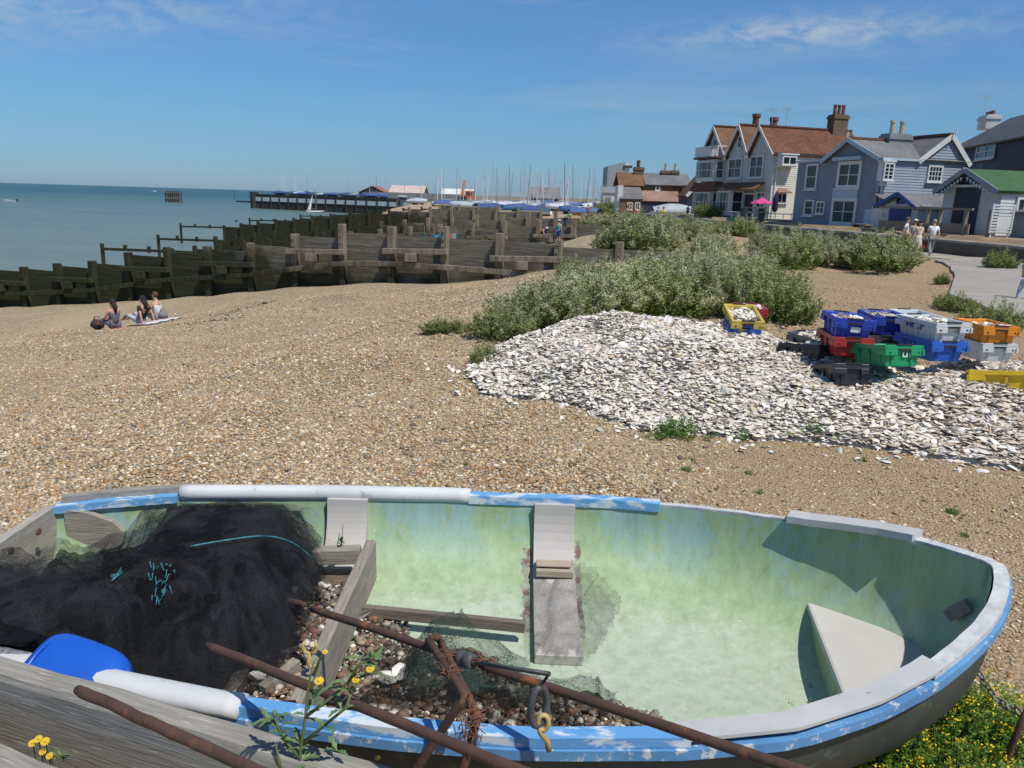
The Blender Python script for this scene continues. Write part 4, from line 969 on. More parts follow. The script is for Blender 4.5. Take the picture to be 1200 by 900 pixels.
far_groyne('farthest timber groyne, in front of the harbour jetty', (-42, 152), 26, False, 3.4)

# ---------------------------------------------------------------- harbour: jetty, sheds, boats
DARKT = M('tarred_timber', (.028, .028, .026), (.055, .05, .042), .8, 5, .8, kind='World')
PALEP = M('pale_concrete', (.74, .74, .71), (.62, .62, .6), .9, 5, .8, kind='World')
J0 = atY(298, 240, 310); J1 = atY(482, 246, 262); jd = Vector((J1.x-J0.x, J1.y-J0.y, 0)); jl = jd.length; jd.normalize(); jn = Vector((jd.y, -jd.x, 0))
if jn.y > 0: jn = -jn
JZ = .35
jet = empty('harbour_jetty', (J0.x, J0.y, -5), 'long dark timber jetty with a row of pale panels reaching into the sea', 'jetty')
ctr = Vector((J0.x, J0.y, 0))+jd*jl/2-jn*7
MB().box(ctr+Vector((0, 0, -2.9)), (jl, 14, 5.6), math.atan2(jd.y, jd.x)).build('timber_wall', M('jetty_piling', (.075, .065, .045), (.035, .034, .025), .5, 5, .9, kind='World'), jet)
MB().box(ctr+Vector((0, 0, JZ-.15)), (jl+1, 14.1, .7), math.atan2(jd.y, jd.x)).build('deck', DARKT, jet)
npan = 16
for i in range(npan):
    c = Vector((J0.x, J0.y, 0))+jd*(jl*(i+.5)/npan)+jn*.08
    MB().box(c+Vector((0, 0, -1.35)), (jl/npan*.86, .12, 1.5), math.atan2(jd.y, jd.x)).build('pale_panel', PALEP, jet)
    MB().box(Vector((J0.x, J0.y, 0))+jd*(jl*i/npan)+jn*.16+Vector((0, 0, -2.8)), (.5, .3, 5.8), math.atan2(jd.y, jd.x)).build('fender_pile', DARKT, jet)
MB().box(Vector((J0.x, J0.y, 0))-jd*5+Vector((0, 0, -2.6)), (12, .8, .6), math.atan2(jd.y, jd.x)).build('landing_stage', DARKT, jet)
MB().box(Vector((J0.x, J0.y, 0))+jd*.4+Vector((0, 0, -2.0)), (1.6, 3, 6.6), math.atan2(jd.y, jd.x)).build('end_pile', DARKT, jet)
# quay behind the jetty
Q0 = atY(486, 238, 262); Q1 = atY(600, 244, 240)
qd = Vector((Q1.x-Q0.x, Q1.y-Q0.y, 0)); ql = qd.length
o = MB().box(Vector(((Q0.x+Q1.x)/2, (Q0.y+Q1.y)/2+10, -2.7)), (ql+4, 18, 6), math.atan2(qd.y, qd.x)).build('quay', M('quay_concrete', (.24, .235, .21), (.17, .165, .15), .3, 5, .9, kind='World')); tag(o, kind='structure')
def gable_shed(name, label, px0, px1, Y, zb, ze, zr, dep, wallm, roofm, rz=0, cat='shed'):
    x0, x1 = pxX(px0, Y), pxX(px1, Y); c = Vector(((x0+x1)/2, Y, zb)); hw = (x1-x0)/2
    r_ = empty(name, c, label, cat)
    b = MB(); b.box((c.x, Y+dep/2, (zb+ze)/2), (2*hw, dep, ze-zb))
    for y in (Y, Y+dep): b.add([(c.x-hw, y, ze), (c.x+hw, y, ze), (c.x, y, zr)] if rz == 0 else [(c.x-hw, y, ze), (c.x+hw, y, ze), (c.x+hw, y, ze+.01)], [[0, 1, 2]])
    if rz: 
        for x in (c.x-hw, c.x+hw): b.add([(x, Y, ze), (x, Y+dep, ze), (x, Y+dep/2, zr)], [[0, 1, 2]])
    b.build('wall', wallm, r_)
    b = MB()
    if rz == 0:
        for s in (-1, 1): b.slab([(c.x+s*(hw+.3), Y-.4, ze-.15), (c.x+s*(hw+.3), Y+dep+.4, ze-.15), (c.x, Y+dep+.4, zr+.1), (c.x, Y-.4, zr+.1)], (s*(zr-ze), 0, hw), .18)
    else:
        for y, yr in ((Y-.4, Y+dep/2), (Y+dep+.4, Y+dep/2)): b.slab([(c.x-hw-.3, y, ze-.1), (c.x+hw+.3, y, ze-.1), (c.x+hw+.3, yr, zr+.1), (c.x-hw-.3, yr, zr+.1)], (0, (y-yr), dep/2), .15)
    b.build('roof', roofm, r_)
    return r_, c, hw
RED = M('rusty_red_roof', (.36, .13, .09), (.27, .10, .075), .6, 4, .8, kind='World'); PINK = M('pale_pink_roof', (.58, .45, .40), (.46, .36, .33), .5, 4, .8, kind='World')
WHT = M('white_sheet_roof', (.66, .67, .66), (.54, .56, .56), .4, 4, .7, kind='World'); DK = M('dark_boarding', (.035, .036, .04), (.06, .06, .06), .8, 5, .8, kind='World')
GRY = M('grey_sheeting', (.20, .21, .21), (.15, .155, .155), .3, 4, .8, kind='World')
gable_shed('harbour_shed', 'dark harbour shed with a rusty red roof', 421, 452, 330, 0, 2.6, 5.1, 16, DK, RED, 0)
gable_shed('harbour_shed', 'dark harbour shed with a broad pale pink roof', 456, 496, 330, 0, 2.7, 5.7, 18, DK, PINK, 1)
gable_shed('harbour_shed', 'harbour shed with a white sheet roof beside the orange crane', 517, 553, 330, 0, 2.6, 4.9, 16, GRY, WHT, 1)
o = MB().box((pxX(489, 318), 318, .7), (pxX(545, 318)-pxX(433, 318), .5, 4.0)).build('quay_wall', GRY, None, label='long low grey wall in front of the harbour sheds'); o['category'] = 'wall'
o = MB().box((pxX(650, 300), 300, .8), (pxX(760, 300)-pxX(556, 300), 6, 3.2)).build('harbour_wall', M('buff_concrete', (.34, .30, .22), (.25, .225, .17), .3, 4, .9, kind='World'), None, label='low buff harbour wall behind the dinghy masts'); o['category'] = 'wall'
# dark boathouse among the masts
r_, c, hw = gable_shed('boathouse', 'dark boathouse with a grey roof among the dinghy masts', 623, 655, 165, -.2, 2.1, 4.2, 7, DK, M('grey_slate_far', (.20, .19, .20), (.15, .14, .15), 1, 4, .8, kind='World'), 1)
for k in range(5): MB().box((c.x-hw+hw*2*(k+.5)/5, 164.93, .9), (.5, .1, 1.5)).build('door', M('blue_grey_door', (.10, .13, .17), (.07, .09, .12), 1, 3, .7), r_)
for k in range(2): MB().box((c.x-hw*.45+hw*.9*k, 164.9, 1.6), (.7, .12, .5)).build('sign_board', WHT, r_)
# orange crane
ORG = M('orange_machine_paint', (.55, .13, .03), (.42, .10, .03), 2, 4, .6, kind='World'); Yc = 236
cr = empty('crane', (pxX(543, Yc), Yc, .2), 'orange digger crane standing on the quay', 'crane'); x0 = pxX(541, Yc)
MB().box((x0, Yc, 1.1), (3.0, 2.4, 1.6)).build('undercarriage', DK, cr)
MB().beam((x0, Yc, 1.2), (pxX(544, Yc), Yc, 6.6), 1.0, 1.0, up=(1, 0, 0), w2=.5, h2=.6).build('boom', ORG, cr)
MB().box((pxX(550, Yc), Yc, 2.5), (2.6, 2.4, 2.2)).build('cab', ORG, cr); MB().box((pxX(550, Yc), Yc-1.25, 2.8), (1.6, .1, .9)).build('cab_window', DK, cr)
MB().beam((pxX(551, Yc), Yc, 3.2), (pxX(557, Yc), Yc, .8), .5, .5).build('dipper_arm', ORG, cr)
# dinghies
HULLW = M('white_gelcoat', (.72, .73, .72), (.62, .63, .63), 2, 3, .4, vary=.12); COVB = M('blue_boat_cover', (.055, .12, .30), (.04, .085, .22), 1.2, 4, .8, vary=.25)
COVG = M('pale_boat_cover', (.46, .50, .54), (.36, .40, .45), 1.2, 4, .8, vary=.2); HULLB = M('blue_hull', (.05, .22, .50), (.04, .17, .40), 1.2, 3, .4, vary=.2)
MASTM = M('alloy_mast', (.48, .49, .50), (.38, .39, .40), 2, 2, .45, vary=.6); YELH = M('varnished_hull', (.42, .24, .07), (.34, .18, .05), 2, 4, .45)
def dinghy_proto(hm, cm, mast=True, L=4.4, B=1.6, mh=6.2):
    r_ = bpy.data.objects.new('sailing_dinghy', None); COL.objects.link(r_)
    n = 12; K = 7
    def half(t): return max(B/2*(1-(max(t-.45, 0)/.55)**2.2)*(.8+.2*min(t/.45, 1)), .02)
    b = MB(); V = []
    for i in range(n+1):
        t = i/n; x = L*(t-.5)
        for j in range(K):
            a = -math.pi/2+math.pi*j/(K-1); V.append((x, half(t)*math.sin(a), .62+.10*t-.50*math.cos(a)**.8*(1-.3*max(t-.6, 0))))
    Fc = [[i*K+j, i*K+j+1, (i+1)*K+j+1, (i+1)*K+j] for i in range(n) for j in range(K-1)]+[list(range(K))]
    b.add(V, Fc); b.build('hull', hm, r_, True)
    b = MB()
    V = []
    for i in range(n+1):
        t = i/n; x = L*(t-.5); hb = half(t)*1.04+.02; zt = .62+.10*t
        for y, z in ((-1, -.12), (-.99, .03), (-.5, .16), (0, .26+.22*math.sin(math.pi*t)), (.5, .16), (.99, .03), (1, -.12)): V.append((x*1.02, y*hb, zt+z))
    b.add(V, [[i*K+j, i*K+j+1, (i+1)*K+j+1, (i+1)*K+j] for i in range(n) for j in range(K-1)]); b.build('cover', cm, r_, True)
    if mast:
        MB().tube([(L*.22, 0, .6), (L*.20, 0, mh*.6), (L*.17, 0, mh)], [.068, .06, .04], 6).build('mast', MASTM, r_)
        MB().tube([(L*.2, 0, 1.25), (-L*.42, 0, 1.15)], .04, 6).build('boom', MASTM, r_)
        MB().tube([(L*.18, 0, mh*.86), (L*.49, 0, .8)], .012, 4).build('forestay', MASTM, r_)
    b = MB(); b.box((-.5, 0, .12), (.5, 1.2, .24)); b.box((.9, 0, .12), (.3, .7, .24)); b.build('trolley', DK, r_)
    return r_

protos = [dinghy_proto(HULLW, COVB), dinghy_proto(HULLB, COVB, True, 4.6, 1.7, 6.8), dinghy_proto(HULLW, COVG, True, 4.2, 1.5, 5.8), dinghy_proto(YELH, COVB, True, 4.3, 1.6, 6.4)]
used = [False]*4
def put_boat(k, loc, rz, label, group, tilt=0, s=1):
    o = copy_tree(protos[k]) if used[k] else protos[k]; used[k] = True
    o.location = loc; o.rotation_euler = (tilt, 0, rz); o.scale = (s, s, s); tag(o, label, 'boat', group); return o
BYG = 'dinghies laid up in the boat yard'
def yz(x, y): return gz(x, y)
for k, px, Y, rz, tl, lab in [(0, 626, 101, 2.9, .08, 'white dinghy with a blue cover nearest the fourth groyne'), (1, 607, 113, .3, 0, 'long blue covered dinghy left of the nearest white one'),
        (1, 668, 108, 2.2, -.1, 'blue dinghy tipped bow up beside the dune plants'), (3, 686, 103, .2, .1, 'varnished yellow dinghy beside the dune plants'),
        (0, 576, 118, .5, 0, 'blue covered dinghy at the left front corner of the boat yard'), (2, 655, 117, 2.8, 0, 'pale covered dinghy behind the tipped blue dinghy')]:
    x = pxX(px, Y); put_boat(k, (x, Y, max(yz(x, Y), -.5)+.05), rz, lab, BYG, tl)
random.seed(21)
for i in range(52):
    Y = random.uniform(122, 182); px = random.choice([random.uniform(488, 600), random.uniform(585, 706), random.uniform(600, 706)]); x = pxX(px, Y)
    put_boat(random.choice([0, 2, 2, 1, 2]), (x, Y, max(yz(x, Y), -.3)), random.uniform(0, 6.28), 'small masted dinghy under a cover in the crowded rows of the boat yard', BYG, random.uniform(-.09, .09), random.choice([.8, .95, 1.1, 1.2]))
for i, px in enumerate([322, 327, 337, 346, 353, 360, 366, 385, 392, 398, 405, 414, 428, 440, 452, 466]):
    t = (px-298)/(482-298); t = t/(t+(1-t)*310/262*1.0) if False else t*.86+.14*t*t
    p = Vector((J0.x, J0.y, 0))+jd*jl*min(t, .98)-jn*random.uniform(1.5, 8)
    put_boat([0, 1, 0, 2][i % 4], (p.x, p.y, JZ+.2), math.atan2(jd.y, jd.x)+random.uniform(-.3, .3), 'small dinghy stored on top of the harbour jetty', 'dinghies on the harbour jetty', random.uniform(-.05, .05), random.choice([1, 1.2, 1.35]))
# boats and marks on the water
def atsea(px, py): return atz(px, py, -5)
def motorboat(px, py, s, rz, label):
    p = atsea(px, py); r_ = empty('motor_boat', p, label, 'boat'); q = Matrix.Rotation(rz, 3, 'Z'); b = MB(); n = 10; K = 5; V = []
    for i in range(n+1):
        t = i/n; x = 4.6*(t-.5); hb = .85*(1-max(t-.5, 0)**2*3.6)
        for y, z in ((-1, .62+.35*t*t), (-.75, -.1), (0, -.25), (.75, -.1), (1, .62+.35*t*t)): V.append(q @ Vector((x, y*hb, z))*s+p)
    b.add(V, [[i*K+j, i*K+j+1, (i+1)*K+j+1, (i+1)*K+j] for i in range(n) for j in range(K-1)]+[list(range(K))]); b.add([V[i*K] for i in range(n+1)]+[V[i*K+4] for i in range(n+1)], [[i, i+1, n+2+i, n+1+i] for i in range(n)])
    b.build('hull', HULLW, r_); MB().box(q @ Vector((-2.45, 0, .75))*s+p, (.5*s, .4*s, 1.0*s), rz).build('outboard_motor', DK, r_); return r_
motorboat(12, 237, 1.0, .05+math.pi, 'white open motor boat moored off the beach')
motorboat(180, 224.6, 1.9, 0, 'tiny white boat far out near the horizon')
motorboat(149, 217.6, 3.0, .2, 'faint white boat right on the horizon')
d = atsea(204, 237); dol = empty('mooring_dolphin', d, 'cluster of dark timber piles standing alone in the sea', 'pile cluster')
PILE = M('bleached_pile', (.13, .10, .065), (.07, .055, .04), .6, 5, .9, kind='World')
for i in range(7):
    for j in range(2):
        x = -3.3+6.6*i/6; MB().lathe(d+Vector((x, j*3-1.5, -1)), [(.36, 0), (.33, 6.1+.7*random.random())], 8).build('pile', PILE, dol)
for z in (1.1, 3.9): MB().box(d+Vector((0, -1.95, z)), (7.2, .35, .7)).build('cross_timber', DARKT, dol)
d = atsea(275, 235.5); o = MB().lathe(d+Vector((0, 0, -1)), [(.16, 0), (.13, 6.6), (.3, 6.7), (.3, 7.1), (.05, 7.3)], 8).build('marker_pole', DK, None, label='thin dark marker pole standing in the sea left of the jetty'); o['category'] = 'pole'
d = atsea(277, 260); o = MB().ell(d+Vector((0, 0, .1)), (.32, .32, .38), 10, 7).build('buoy', DK, None, True, 'small dark buoy floating off the groyne ends'); o['category'] = 'buoy'
d = atsea(369, 249); cat_ = empty('catamaran', d, 'small white sailing catamaran in front of the jetty', 'sailing boat')
for y in (-1.0, 1.0): MB().tube([d+Vector((-2.9, y, .35)), d+Vector((-1.6, y, .25)), d+Vector((1.6, y, .3)), d+Vector((3.1, y, .6))], [.22, .34, .33, .08], 8).build('hull', HULLW, cat_, True)
MB().box(d+Vector((0, 0, .62)), (2.4, 2.2, .08)).build('trampoline', COVG, cat_)
MB().tube([d+Vector((.4, 0, .6)), d+Vector((.35, 0, 8.2))], .10, 6).build('mast', MASTM, cat_)
MB().tube([d+Vector((.4, 0, 1.3)), d+Vector((-2.2, 0, 1.2))], .06, 6).build('boom', MASTM, cat_)
SAIL = M('white_sail', (.72, .72, .70), (.64, .65, .64), 1, 3, .7)
MB().slab([d+Vector((-2.5, -.4, .8)), d+Vector((-1.3, -.3, .9)), d+Vector((-.5, -.1, 6.2))], (0, -1, 0), .04).build('sail', SAIL, cat_)
# striped windbreak between the groynes
wb = empty('windbreak', atY(514, 282, 43), 'striped turquoise and red windbreak between the two nearest groynes', 'windbreak'); pts_ = [(497, 43.6), (509, 42.6), (523, 42.4), (534, 43.2)]
TURQ = M('turquoise_cloth', (.04, .42, .46), (.03, .30, .36), 3, 3, .8); REDC = M('red_cloth', (.50, .06, .07), (.40, .05, .06), 3, 3, .8); BLUC = M('blue_cloth', (.05, .22, .5), (.04, .17, .4), 3, 3, .8)
V = [atY(px, 274+1.5*math.sin(i*2.0), Y) for i, (px, Y) in enumerate(pts_)]
for i in range(3):
    for k, m_ in enumerate((TURQ, BLUC, REDC) if i % 2 else (TURQ, REDC, TURQ)):
        a = V[i].lerp(V[i+1], k/3); c = V[i].lerp(V[i+1], (k+1)/3); MB().slab([a, c, c-Vector((0, 0, 1.15)), a-Vector((0, 0, 1.15))], (0, -1, 0), .012).build('cloth_stripe', m_, wb)
for p in V: MB().tube([p+Vector((0, .03, .45)), p+Vector((0, .03, -1.6))], .02, 6).build('stake', M('windbreak_pole', (.35, .26, .15)), wb)
# ---------------------------------------------------------------- sea wall, boardwalk, promenade
CONC = M('sea_wall_concrete', (.33, .30, .245), (.22, .20, .165), .8, 6, .9, .3, 12, .01, kind='World', stretch=(1, 1, .5))
b = MB(); V = []; prof = [(-.05, -1.2), (-.05, -.1), (0, .42), (.03, .52), (.12, .57), (.42, .57), (.52, .50), (.55, .3), (.55, -1.2)]; pr = len(prof)
wy = [14, 20, 26, 30]+WALL_Y[2:]; wx = [float(np.interp(y, WALL_Y, WALL_X)) for y in wy]
for x, y in zip(wx, wy):
    for u, z in prof: V.append((x+u-.0, y, z))
b.add(V, [[i*pr+j, (i+1)*pr+j, (i+1)*pr+(j+1) % pr, i*pr+(j+1) % pr] for i in range(len(wy)-1) for j in range(pr)]+[list(range(pr)), [(len(wy)-1)*pr+j for j in range(pr)][::-1]])
CONF = M('shaded_wall_face', (.115, .10, .075), (.07, .062, .05), .7, 6, .9, .3, 12, .01, kind='World', stretch=(1, 1, .4))  # concrete darkened on the sea face: shade below the rounded top painted in
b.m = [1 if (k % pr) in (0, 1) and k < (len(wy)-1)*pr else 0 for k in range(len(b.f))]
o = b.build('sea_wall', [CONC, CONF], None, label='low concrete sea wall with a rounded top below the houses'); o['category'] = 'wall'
DECKM = M('boardwalk_planks', (.38, .35, .30), (.29, .265, .23), 2, 5, .85, .2, 12, .005, kind='World', stretch=(1, 6, 1))
# boardwalk: cross planks
PL_L = [(9.2, 14.6), (10.3, 18.3), (13.9, 24.5), (16.9, 30.4), (18.2, 33.8)]; PL_R = [(12.9, 14.6), (14.2, 18.3), (16.6, 22.8), (18.9, 27.7), (20.9, 32.5)]
b = MB()
def edge(P_, y):
    t = np.linspace(0, 1, len(P_)); return Vector((float(np.interp(y, t, [p[0] for p in P_])), float(np.interp(y, t, [p[1] for p in P_])), 0))
NP = 96
for i in range(NP):
    a, c = edge(PL_L, i/NP), edge(PL_R, i/NP); a2, c2 = edge(PL_L, (i+.90)/NP), edge(PL_R, (i+.90)/NP); P_ = []
    for p in (a, c, c2, a2): P_.append(Vector((p.x, p.y, max(gz(p.x, p.y)+.08, -.16)+.004*random.random())))
    b.slab(P_, (0, 0, 1), .05)
tag(b.build('boardwalk', DECKM, None), 'weathered plank boardwalk curving up the beach', kind='structure')
PAV = M('promenade_concrete', (.36, .33, .27), (.28, .255, .21), 1.2, 5, .9, .1, 30, .003, kind='World')
b = MB(); V = []
for y in np.linspace(33.2, 96, 40):
    x1 = float(np.interp(y, WALL_Y, WALL_X))-.1; V += [(x1-2.0, y, gz(x1-2.0, y)+.02), (x1, y, max(gz(x1-1, y)+.02, gz(x1, y)+.02))]
b.add(V, [[2*i, 2*i+1, 2*i+3, 2*i+2] for i in range(39)]); tag(b.build('promenade_path', PAV), 'pale concrete path along the foot of the sea wall', kind='structure')

# ---------------------------------------------------------------- house kit
class Fr:
    "vertical wall plane: origin, unit direction along, outward normal; read positions off the photo by ray"
    def __init__(s, O, e, n): s.O = Vector((O[0], O[1], 0)); s.e = Vector((e[0], e[1], 0)).normalized(); s.n = Vector((n[0], n[1], 0)).normalized()
    def p(s, u, z, off=0): return s.O+s.e*u+s.n*off+Vector((0, 0, z))
    def uz(s, px, py, off=0):
        d = Vector(ray(px, py)); c = Vector((0, 0, CH)); t = ((s.O+s.n*off-c).dot(s.n))/d.dot(s.n); q = c+d*t; return (q-s.O).dot(s.e), q.z
    def side(s, u, sign=1): return Fr(s.p(u, 0), -s.n, s.e*(-1 if sign < 0 else 1))
def clap(b, fr, poly, board=.17, off=0, tilt=.028, mi=0):
    "overlapping weatherboards filling a convex (u,z) polygon"
    zs = [z for u, z in poly]; z = min(zs); k = len(poly)
    def span(zq):
        us = []
        for i in range(k):
            (u0, z0), (u1, z1) = poly[i], poly[(i+1) % k]
            if abs(z1-z0) < 1e-9:
                if abs(z0-zq) < 1e-6: us += [u0, u1]
            elif min(z0, z1)-1e-6 <= zq <= max(z0, z1)+1e-6: us.append(u0+(u1-u0)*(zq-z0)/(z1-z0))
        return (min(us), max(us)) if us else None
    while z < max(zs)-1e-4:
        z1 = min(z+board, max(zs)); a, c = span(z+1e-5), span(z1-1e-5)
        if a and c:
            b.quad(fr.p(a[0], z, off+tilt), fr.p(a[1], z, off+tilt), fr.p(c[1], z1, off), fr.p(c[0], z1, off), mi)
            b.quad(fr.p(a[0], z, off), fr.p(a[1], z, off), fr.p(a[1], z, off+tilt), fr.p(a[0], z, off+tilt), mi)
        z = z1
WFR = M('white_joinery', (.66, .67, .66), (.56, .58, .58), 1.5, 3, .5, kind='World')
mtg, ntg, bsg = nodes('window_glass'); bsg.inputs['Base Color'].default_value = (.022, .028, .035, 1); bsg.inputs['Roughness'].default_value = .08; GLASS = mtg
CURT = M('pale_curtain', (.42, .41, .38), (.30, .30, .28), 8, 2, .9, kind='World', stretch=(8, 8, .5))
def fbox(b, fr, u0, u1, z0, z1, o0, o1, mi=0):
    P_ = [fr.p(u, z, o) for o in (o0, o1) for (u, z) in ((u0, z0), (u1, z0), (u1, z1), (u0, z1))]
    b.add(P_, [[0, 1, 2, 3], [7, 6, 5, 4], [0, 4, 5, 1], [1, 5, 6, 2], [2, 6, 7, 3], [3, 7, 4, 0]], mi)
def window(root, fr, u0, u1, z0, z1, cols=1, rows=2, fw=.10, off=.03, bar=.05, name='window', curtain=False, sill=True, fm=None):
    u0, u1 = min(u0, u1), max(u0, u1); z0, z1 = min(z0, z1), max(z0, z1); b = MB()
    for a in ((u0, u0+fw, z0, z1), (u1-fw, u1, z0, z1)): fbox(b, fr, *a, off, off+.09)
    for a in ((u0+fw, u1-fw, z0, z0+fw), (u0+fw, u1-fw, z1-fw, z1)): fbox(b, fr, *a, off, off+.088)
    for i in range(1, cols):
        u = u0+fw+(u1-u0-2*fw)*i/cols; w_ = bar*(1.6 if cols == 2 else 1); fbox(b, fr, u-w_/2, u+w_/2, z0+fw, z1-fw, off, off+.075)
    for j in range(1, rows):
        z = z0+fw+(z1-z0-2*fw)*j/rows; fbox(b, fr, u0+fw, u1-fw, z-bar/2, z+bar/2, off, off+.068)
    if sill: fbox(b, fr, u0-.06, u1+.06, z0-.07, z0, off, off+.17)
    o = b.build(name, fm or WFR, root)
    g = MB(); g.quad(fr.p(u0+.02, z0+.02, off+.03), fr.p(u1-.02, z0+.02, off+.03), fr.p(u1-.02, z1-.02, off+.03), fr.p(u0+.02, z1-.02, off+.03)); g.build('pane', GLASS, o)
    if curtain:
        for a, d in ((u0+.03, u0+.03+(u1-u0)*.2), (u1-.03-(u1-u0)*.2, u1-.03)):
            c = MB(); c.quad(fr.p(a, z0+.02, off+.036), fr.p(d, z0+.02, off+.036), fr.p(d, z1-.02, off+.036), fr.p(a, z1-.02, off+.036))
            c.build('curtain', CURT, o)
    return o
def pwin(root, fr, x0, y0, x1, y1, cols=1, rows=2, **k):
    "window given by its photo pixels"
    off = k.get('off', .03); a = fr.uz(x0, (y0+y1)/2, off); c = fr.uz(x1, (y0+y1)/2, off); m_ = (x0+x1)/2
    return window(root, fr, a[0], c[0], fr.uz(m_, y1, off)[1], fr.uz(m_, y0, off)[1], cols, rows, **k)
def tiles(name, c1, c2, c3, rough=.9):
    mt, nt, bs = nodes(name); bs.inputs['Roughness'].default_value = rough; v = coords(nt, 'World')
    n1 = noise_t(nt, v, 3.5, 6, .7); n2 = noise_t(nt, v, .45, 4, .6)
    br = N(nt, 'ShaderNodeTexVoronoi'); br.inputs['Scale'].default_value = 4.5; nt.links.new(coords(nt, 'World', (1, 1, 2)), br.inputs['Vector'])
    s = N(nt, 'ShaderNodeSeparateColor'); nt.links.new(br.outputs['Color'], s.inputs[0])
    c = mixc(nt, .4, ramp(nt, n1, [(.3, c1), (.55, c2), (.75, c3)]), ramp(nt, s.outputs[0], [(0, c1), (.5, c2), (1, c3)]))
    c = mixc(nt, 1, c, ramp(nt, n2, [(.3, (.75,)*3), (.7, (1.2,)*3)]), 'MULTIPLY'); nt.links.new(c, bs.inputs['Base Color'])
    wv = N(nt, 'ShaderNodeTexWave', wave_type='BANDS', bands_direction='Z', wave_profile='SAW'); wv.inputs['Scale'].default_value = 1.6; nt.links.new(v, wv.inputs['Vector'])
    bump(nt, bs, wv.outputs['Fac'], .5, .05); return mt
TILE_R = tiles('red_brown_tiles', (.085, .032, .019), (.15, .058, .032), (.22, .10, .055))
TILE_B = tiles('brown_tiles', (.105, .05, .028), (.16, .082, .045), (.22, .125, .07))
TILE_P = tiles('pinkish_tiles', (.20, .11, .085), (.28, .17, .13), (.33, .23, .18))
SLATE = tiles('grey_slates', (.10, .10, .105), (.15, .15, .155), (.20, .195, .19), .7)
SLATE_D = tiles('dark_slates', (.052, .057, .066), (.08, .085, .095), (.11, .112, .12), .7)
BRICK = M('stock_brick', (.18, .125, .075), (.11, .075, .05), 4, 5, .9, .4, 14, .02, kind='World', stretch=(1, 1, 3))
POT = M('clay_pot', (.20, .07, .045), (.14, .055, .04), 3, 3, .8, kind='World'); POTC = M('cream_clay_pot', (.48, .38, .25), (.38, .30, .2), 3, 3, .8, kind='World')
CREAM = M('cream_boards', (.66, .64, .55), (.58, .565, .49), 1, 4, .7, kind='World')
PALEG = M('pale_grey_boards', (.56, .57, .55), (.48, .49, .48), 1, 4, .7, kind='World')
BLUEW = M('blue_grey_boards', (.235, .28, .33), (.205, .245, .295), 1.2, 4, .65, kind='World')  # blue house boards in the tone of the shaded front
BLUEL = M('sunlit_blue_boards', (.285, .345, .405), (.25, .31, .37), 1.2, 4, .65, kind='World')  # lit copy of the blue house boards, sunlight put into the colour
BLUET = M('pale_blue_trim', (.42, .52, .62), (.36, .46, .56), 1.2, 3, .6, kind='World')
WHB = M('white_boards', (.60, .62, .61), (.50, .525, .52), 1.2, 4, .7, kind='World', wear=(.36, .37, .36), wlo=.62, whi=.72, wscale=1.5)
NAVY = M('navy_boards', (.018, .026, .045), (.028, .038, .06), 1.2, 4, .6, kind='World')
ROYAL = M('royal_blue_door', (.012, .06, .26), (.010, .045, .20), 1, 3, .5, kind='World')
GREENF = M('green_roof_felt', (.035, .088, .032), (.048, .112, .042), 1.5, 5, .9, kind='World')
TEAL = M('teal_painted_edge', (.05, .20, .20), (.04, .15, .155), 1.2, 4, .7, kind='World')
def gable_poly(root, fr, u0, u1, ua, ze, za, mat, name='gable'):
    b = MB(); clap(b, fr, [(u0, ze), (u1, ze), (ua, za)]); return b.build(name, mat, root)
def roof_slope(b, a0, a1, r1, r0, th=.14):
    a0, a1, r0, r1 = map(Vector, (a0, a1, r0, r1)); n = (a1-a0).cross(r0-a0)
    if n.z < 0: n = -n
    b.slab([a0, a1, r1, r0], n, th)
def gable_roof(root, fr, u0, u1, ua, ze, za, dep, mat, name='roof', ov=.35, drop=.12, ridge=None):
    "ridge running back from the wall plane"
    b = MB()
    for u in (u0, u1):
        s = 1 if u > ua else -1; k = (za-ze)/abs(u-ua); uo = u+s*.22; zo = ze-.22*k+drop
        roof_slope(b, fr.p(uo, zo, ov), fr.p(uo, zo, -dep), fr.p(ua, za+drop, -dep), fr.p(ua, za+drop, ov))
    o = b.build(name, mat, root)
    if ridge: MB().beam(fr.p(ua, za+drop+.06, ov), fr.p(ua, za+drop+.06, -dep), .26, .14).build('ridge_tiles', ridge, o)
    return o
def barge(root, fr, u0, u1, ua, ze, za, mat, w_=.24, off=.40, drop=.06):
    for u in (u0, u1):
        s = 1 if u > ua else -1; k = (za-ze)/abs(u-ua)
        MB().beam(fr.p(u+s*.26, ze-.26*k+drop, off), fr.p(ua, za+drop, off), .06, w_, up=(0, 0, 1)).build('bargeboard', mat, root)
def chimney(root, c, w_, d_, z0, z1, rz, mat=BRICK, pots=2, pm=POT, ph=.5, cap=True):
    b = MB(); b.box((c[0], c[1], (z0+z1)/2), (w_, d_, z1-z0), rz)
    if cap: b.box((c[0], c[1], z1-.25), (w_+.16, d_+.16, .22), rz)
    o = b.build('chimney', mat, root)
    for i in range(pots):
        t = (i+.5)/pots-.5; x = c[0]+math.cos(rz)*w_*t*.9; y = c[1]+math.sin(rz)*w_*t*.9
        MB().lathe((x, y, z1), [(.17, 0), (.14, ph*.8), (.18, ph*.82), (.16, ph)], 8).build('chimney_pot', pm, o)
    return o
def aerial(root, p, h, s=.7):
    b = MB(); b.tube([p, p+Vector((0, 0, h))], .03, 5); b.tube([p+Vector((-s, .3, h*.92)), p+Vector((s*.6, -.2, h))], .02, 5)
    for t in np.linspace(-.9, .5, 5): b.tube([p+Vector((s*t, .0, h*.95-.25)), p+Vector((s*t, 0, h*.95+.25))], .012, 4)
    return b.build('aerial', M('aerial_metal', (.45, .46, .47), (.4, .41, .42)), root)

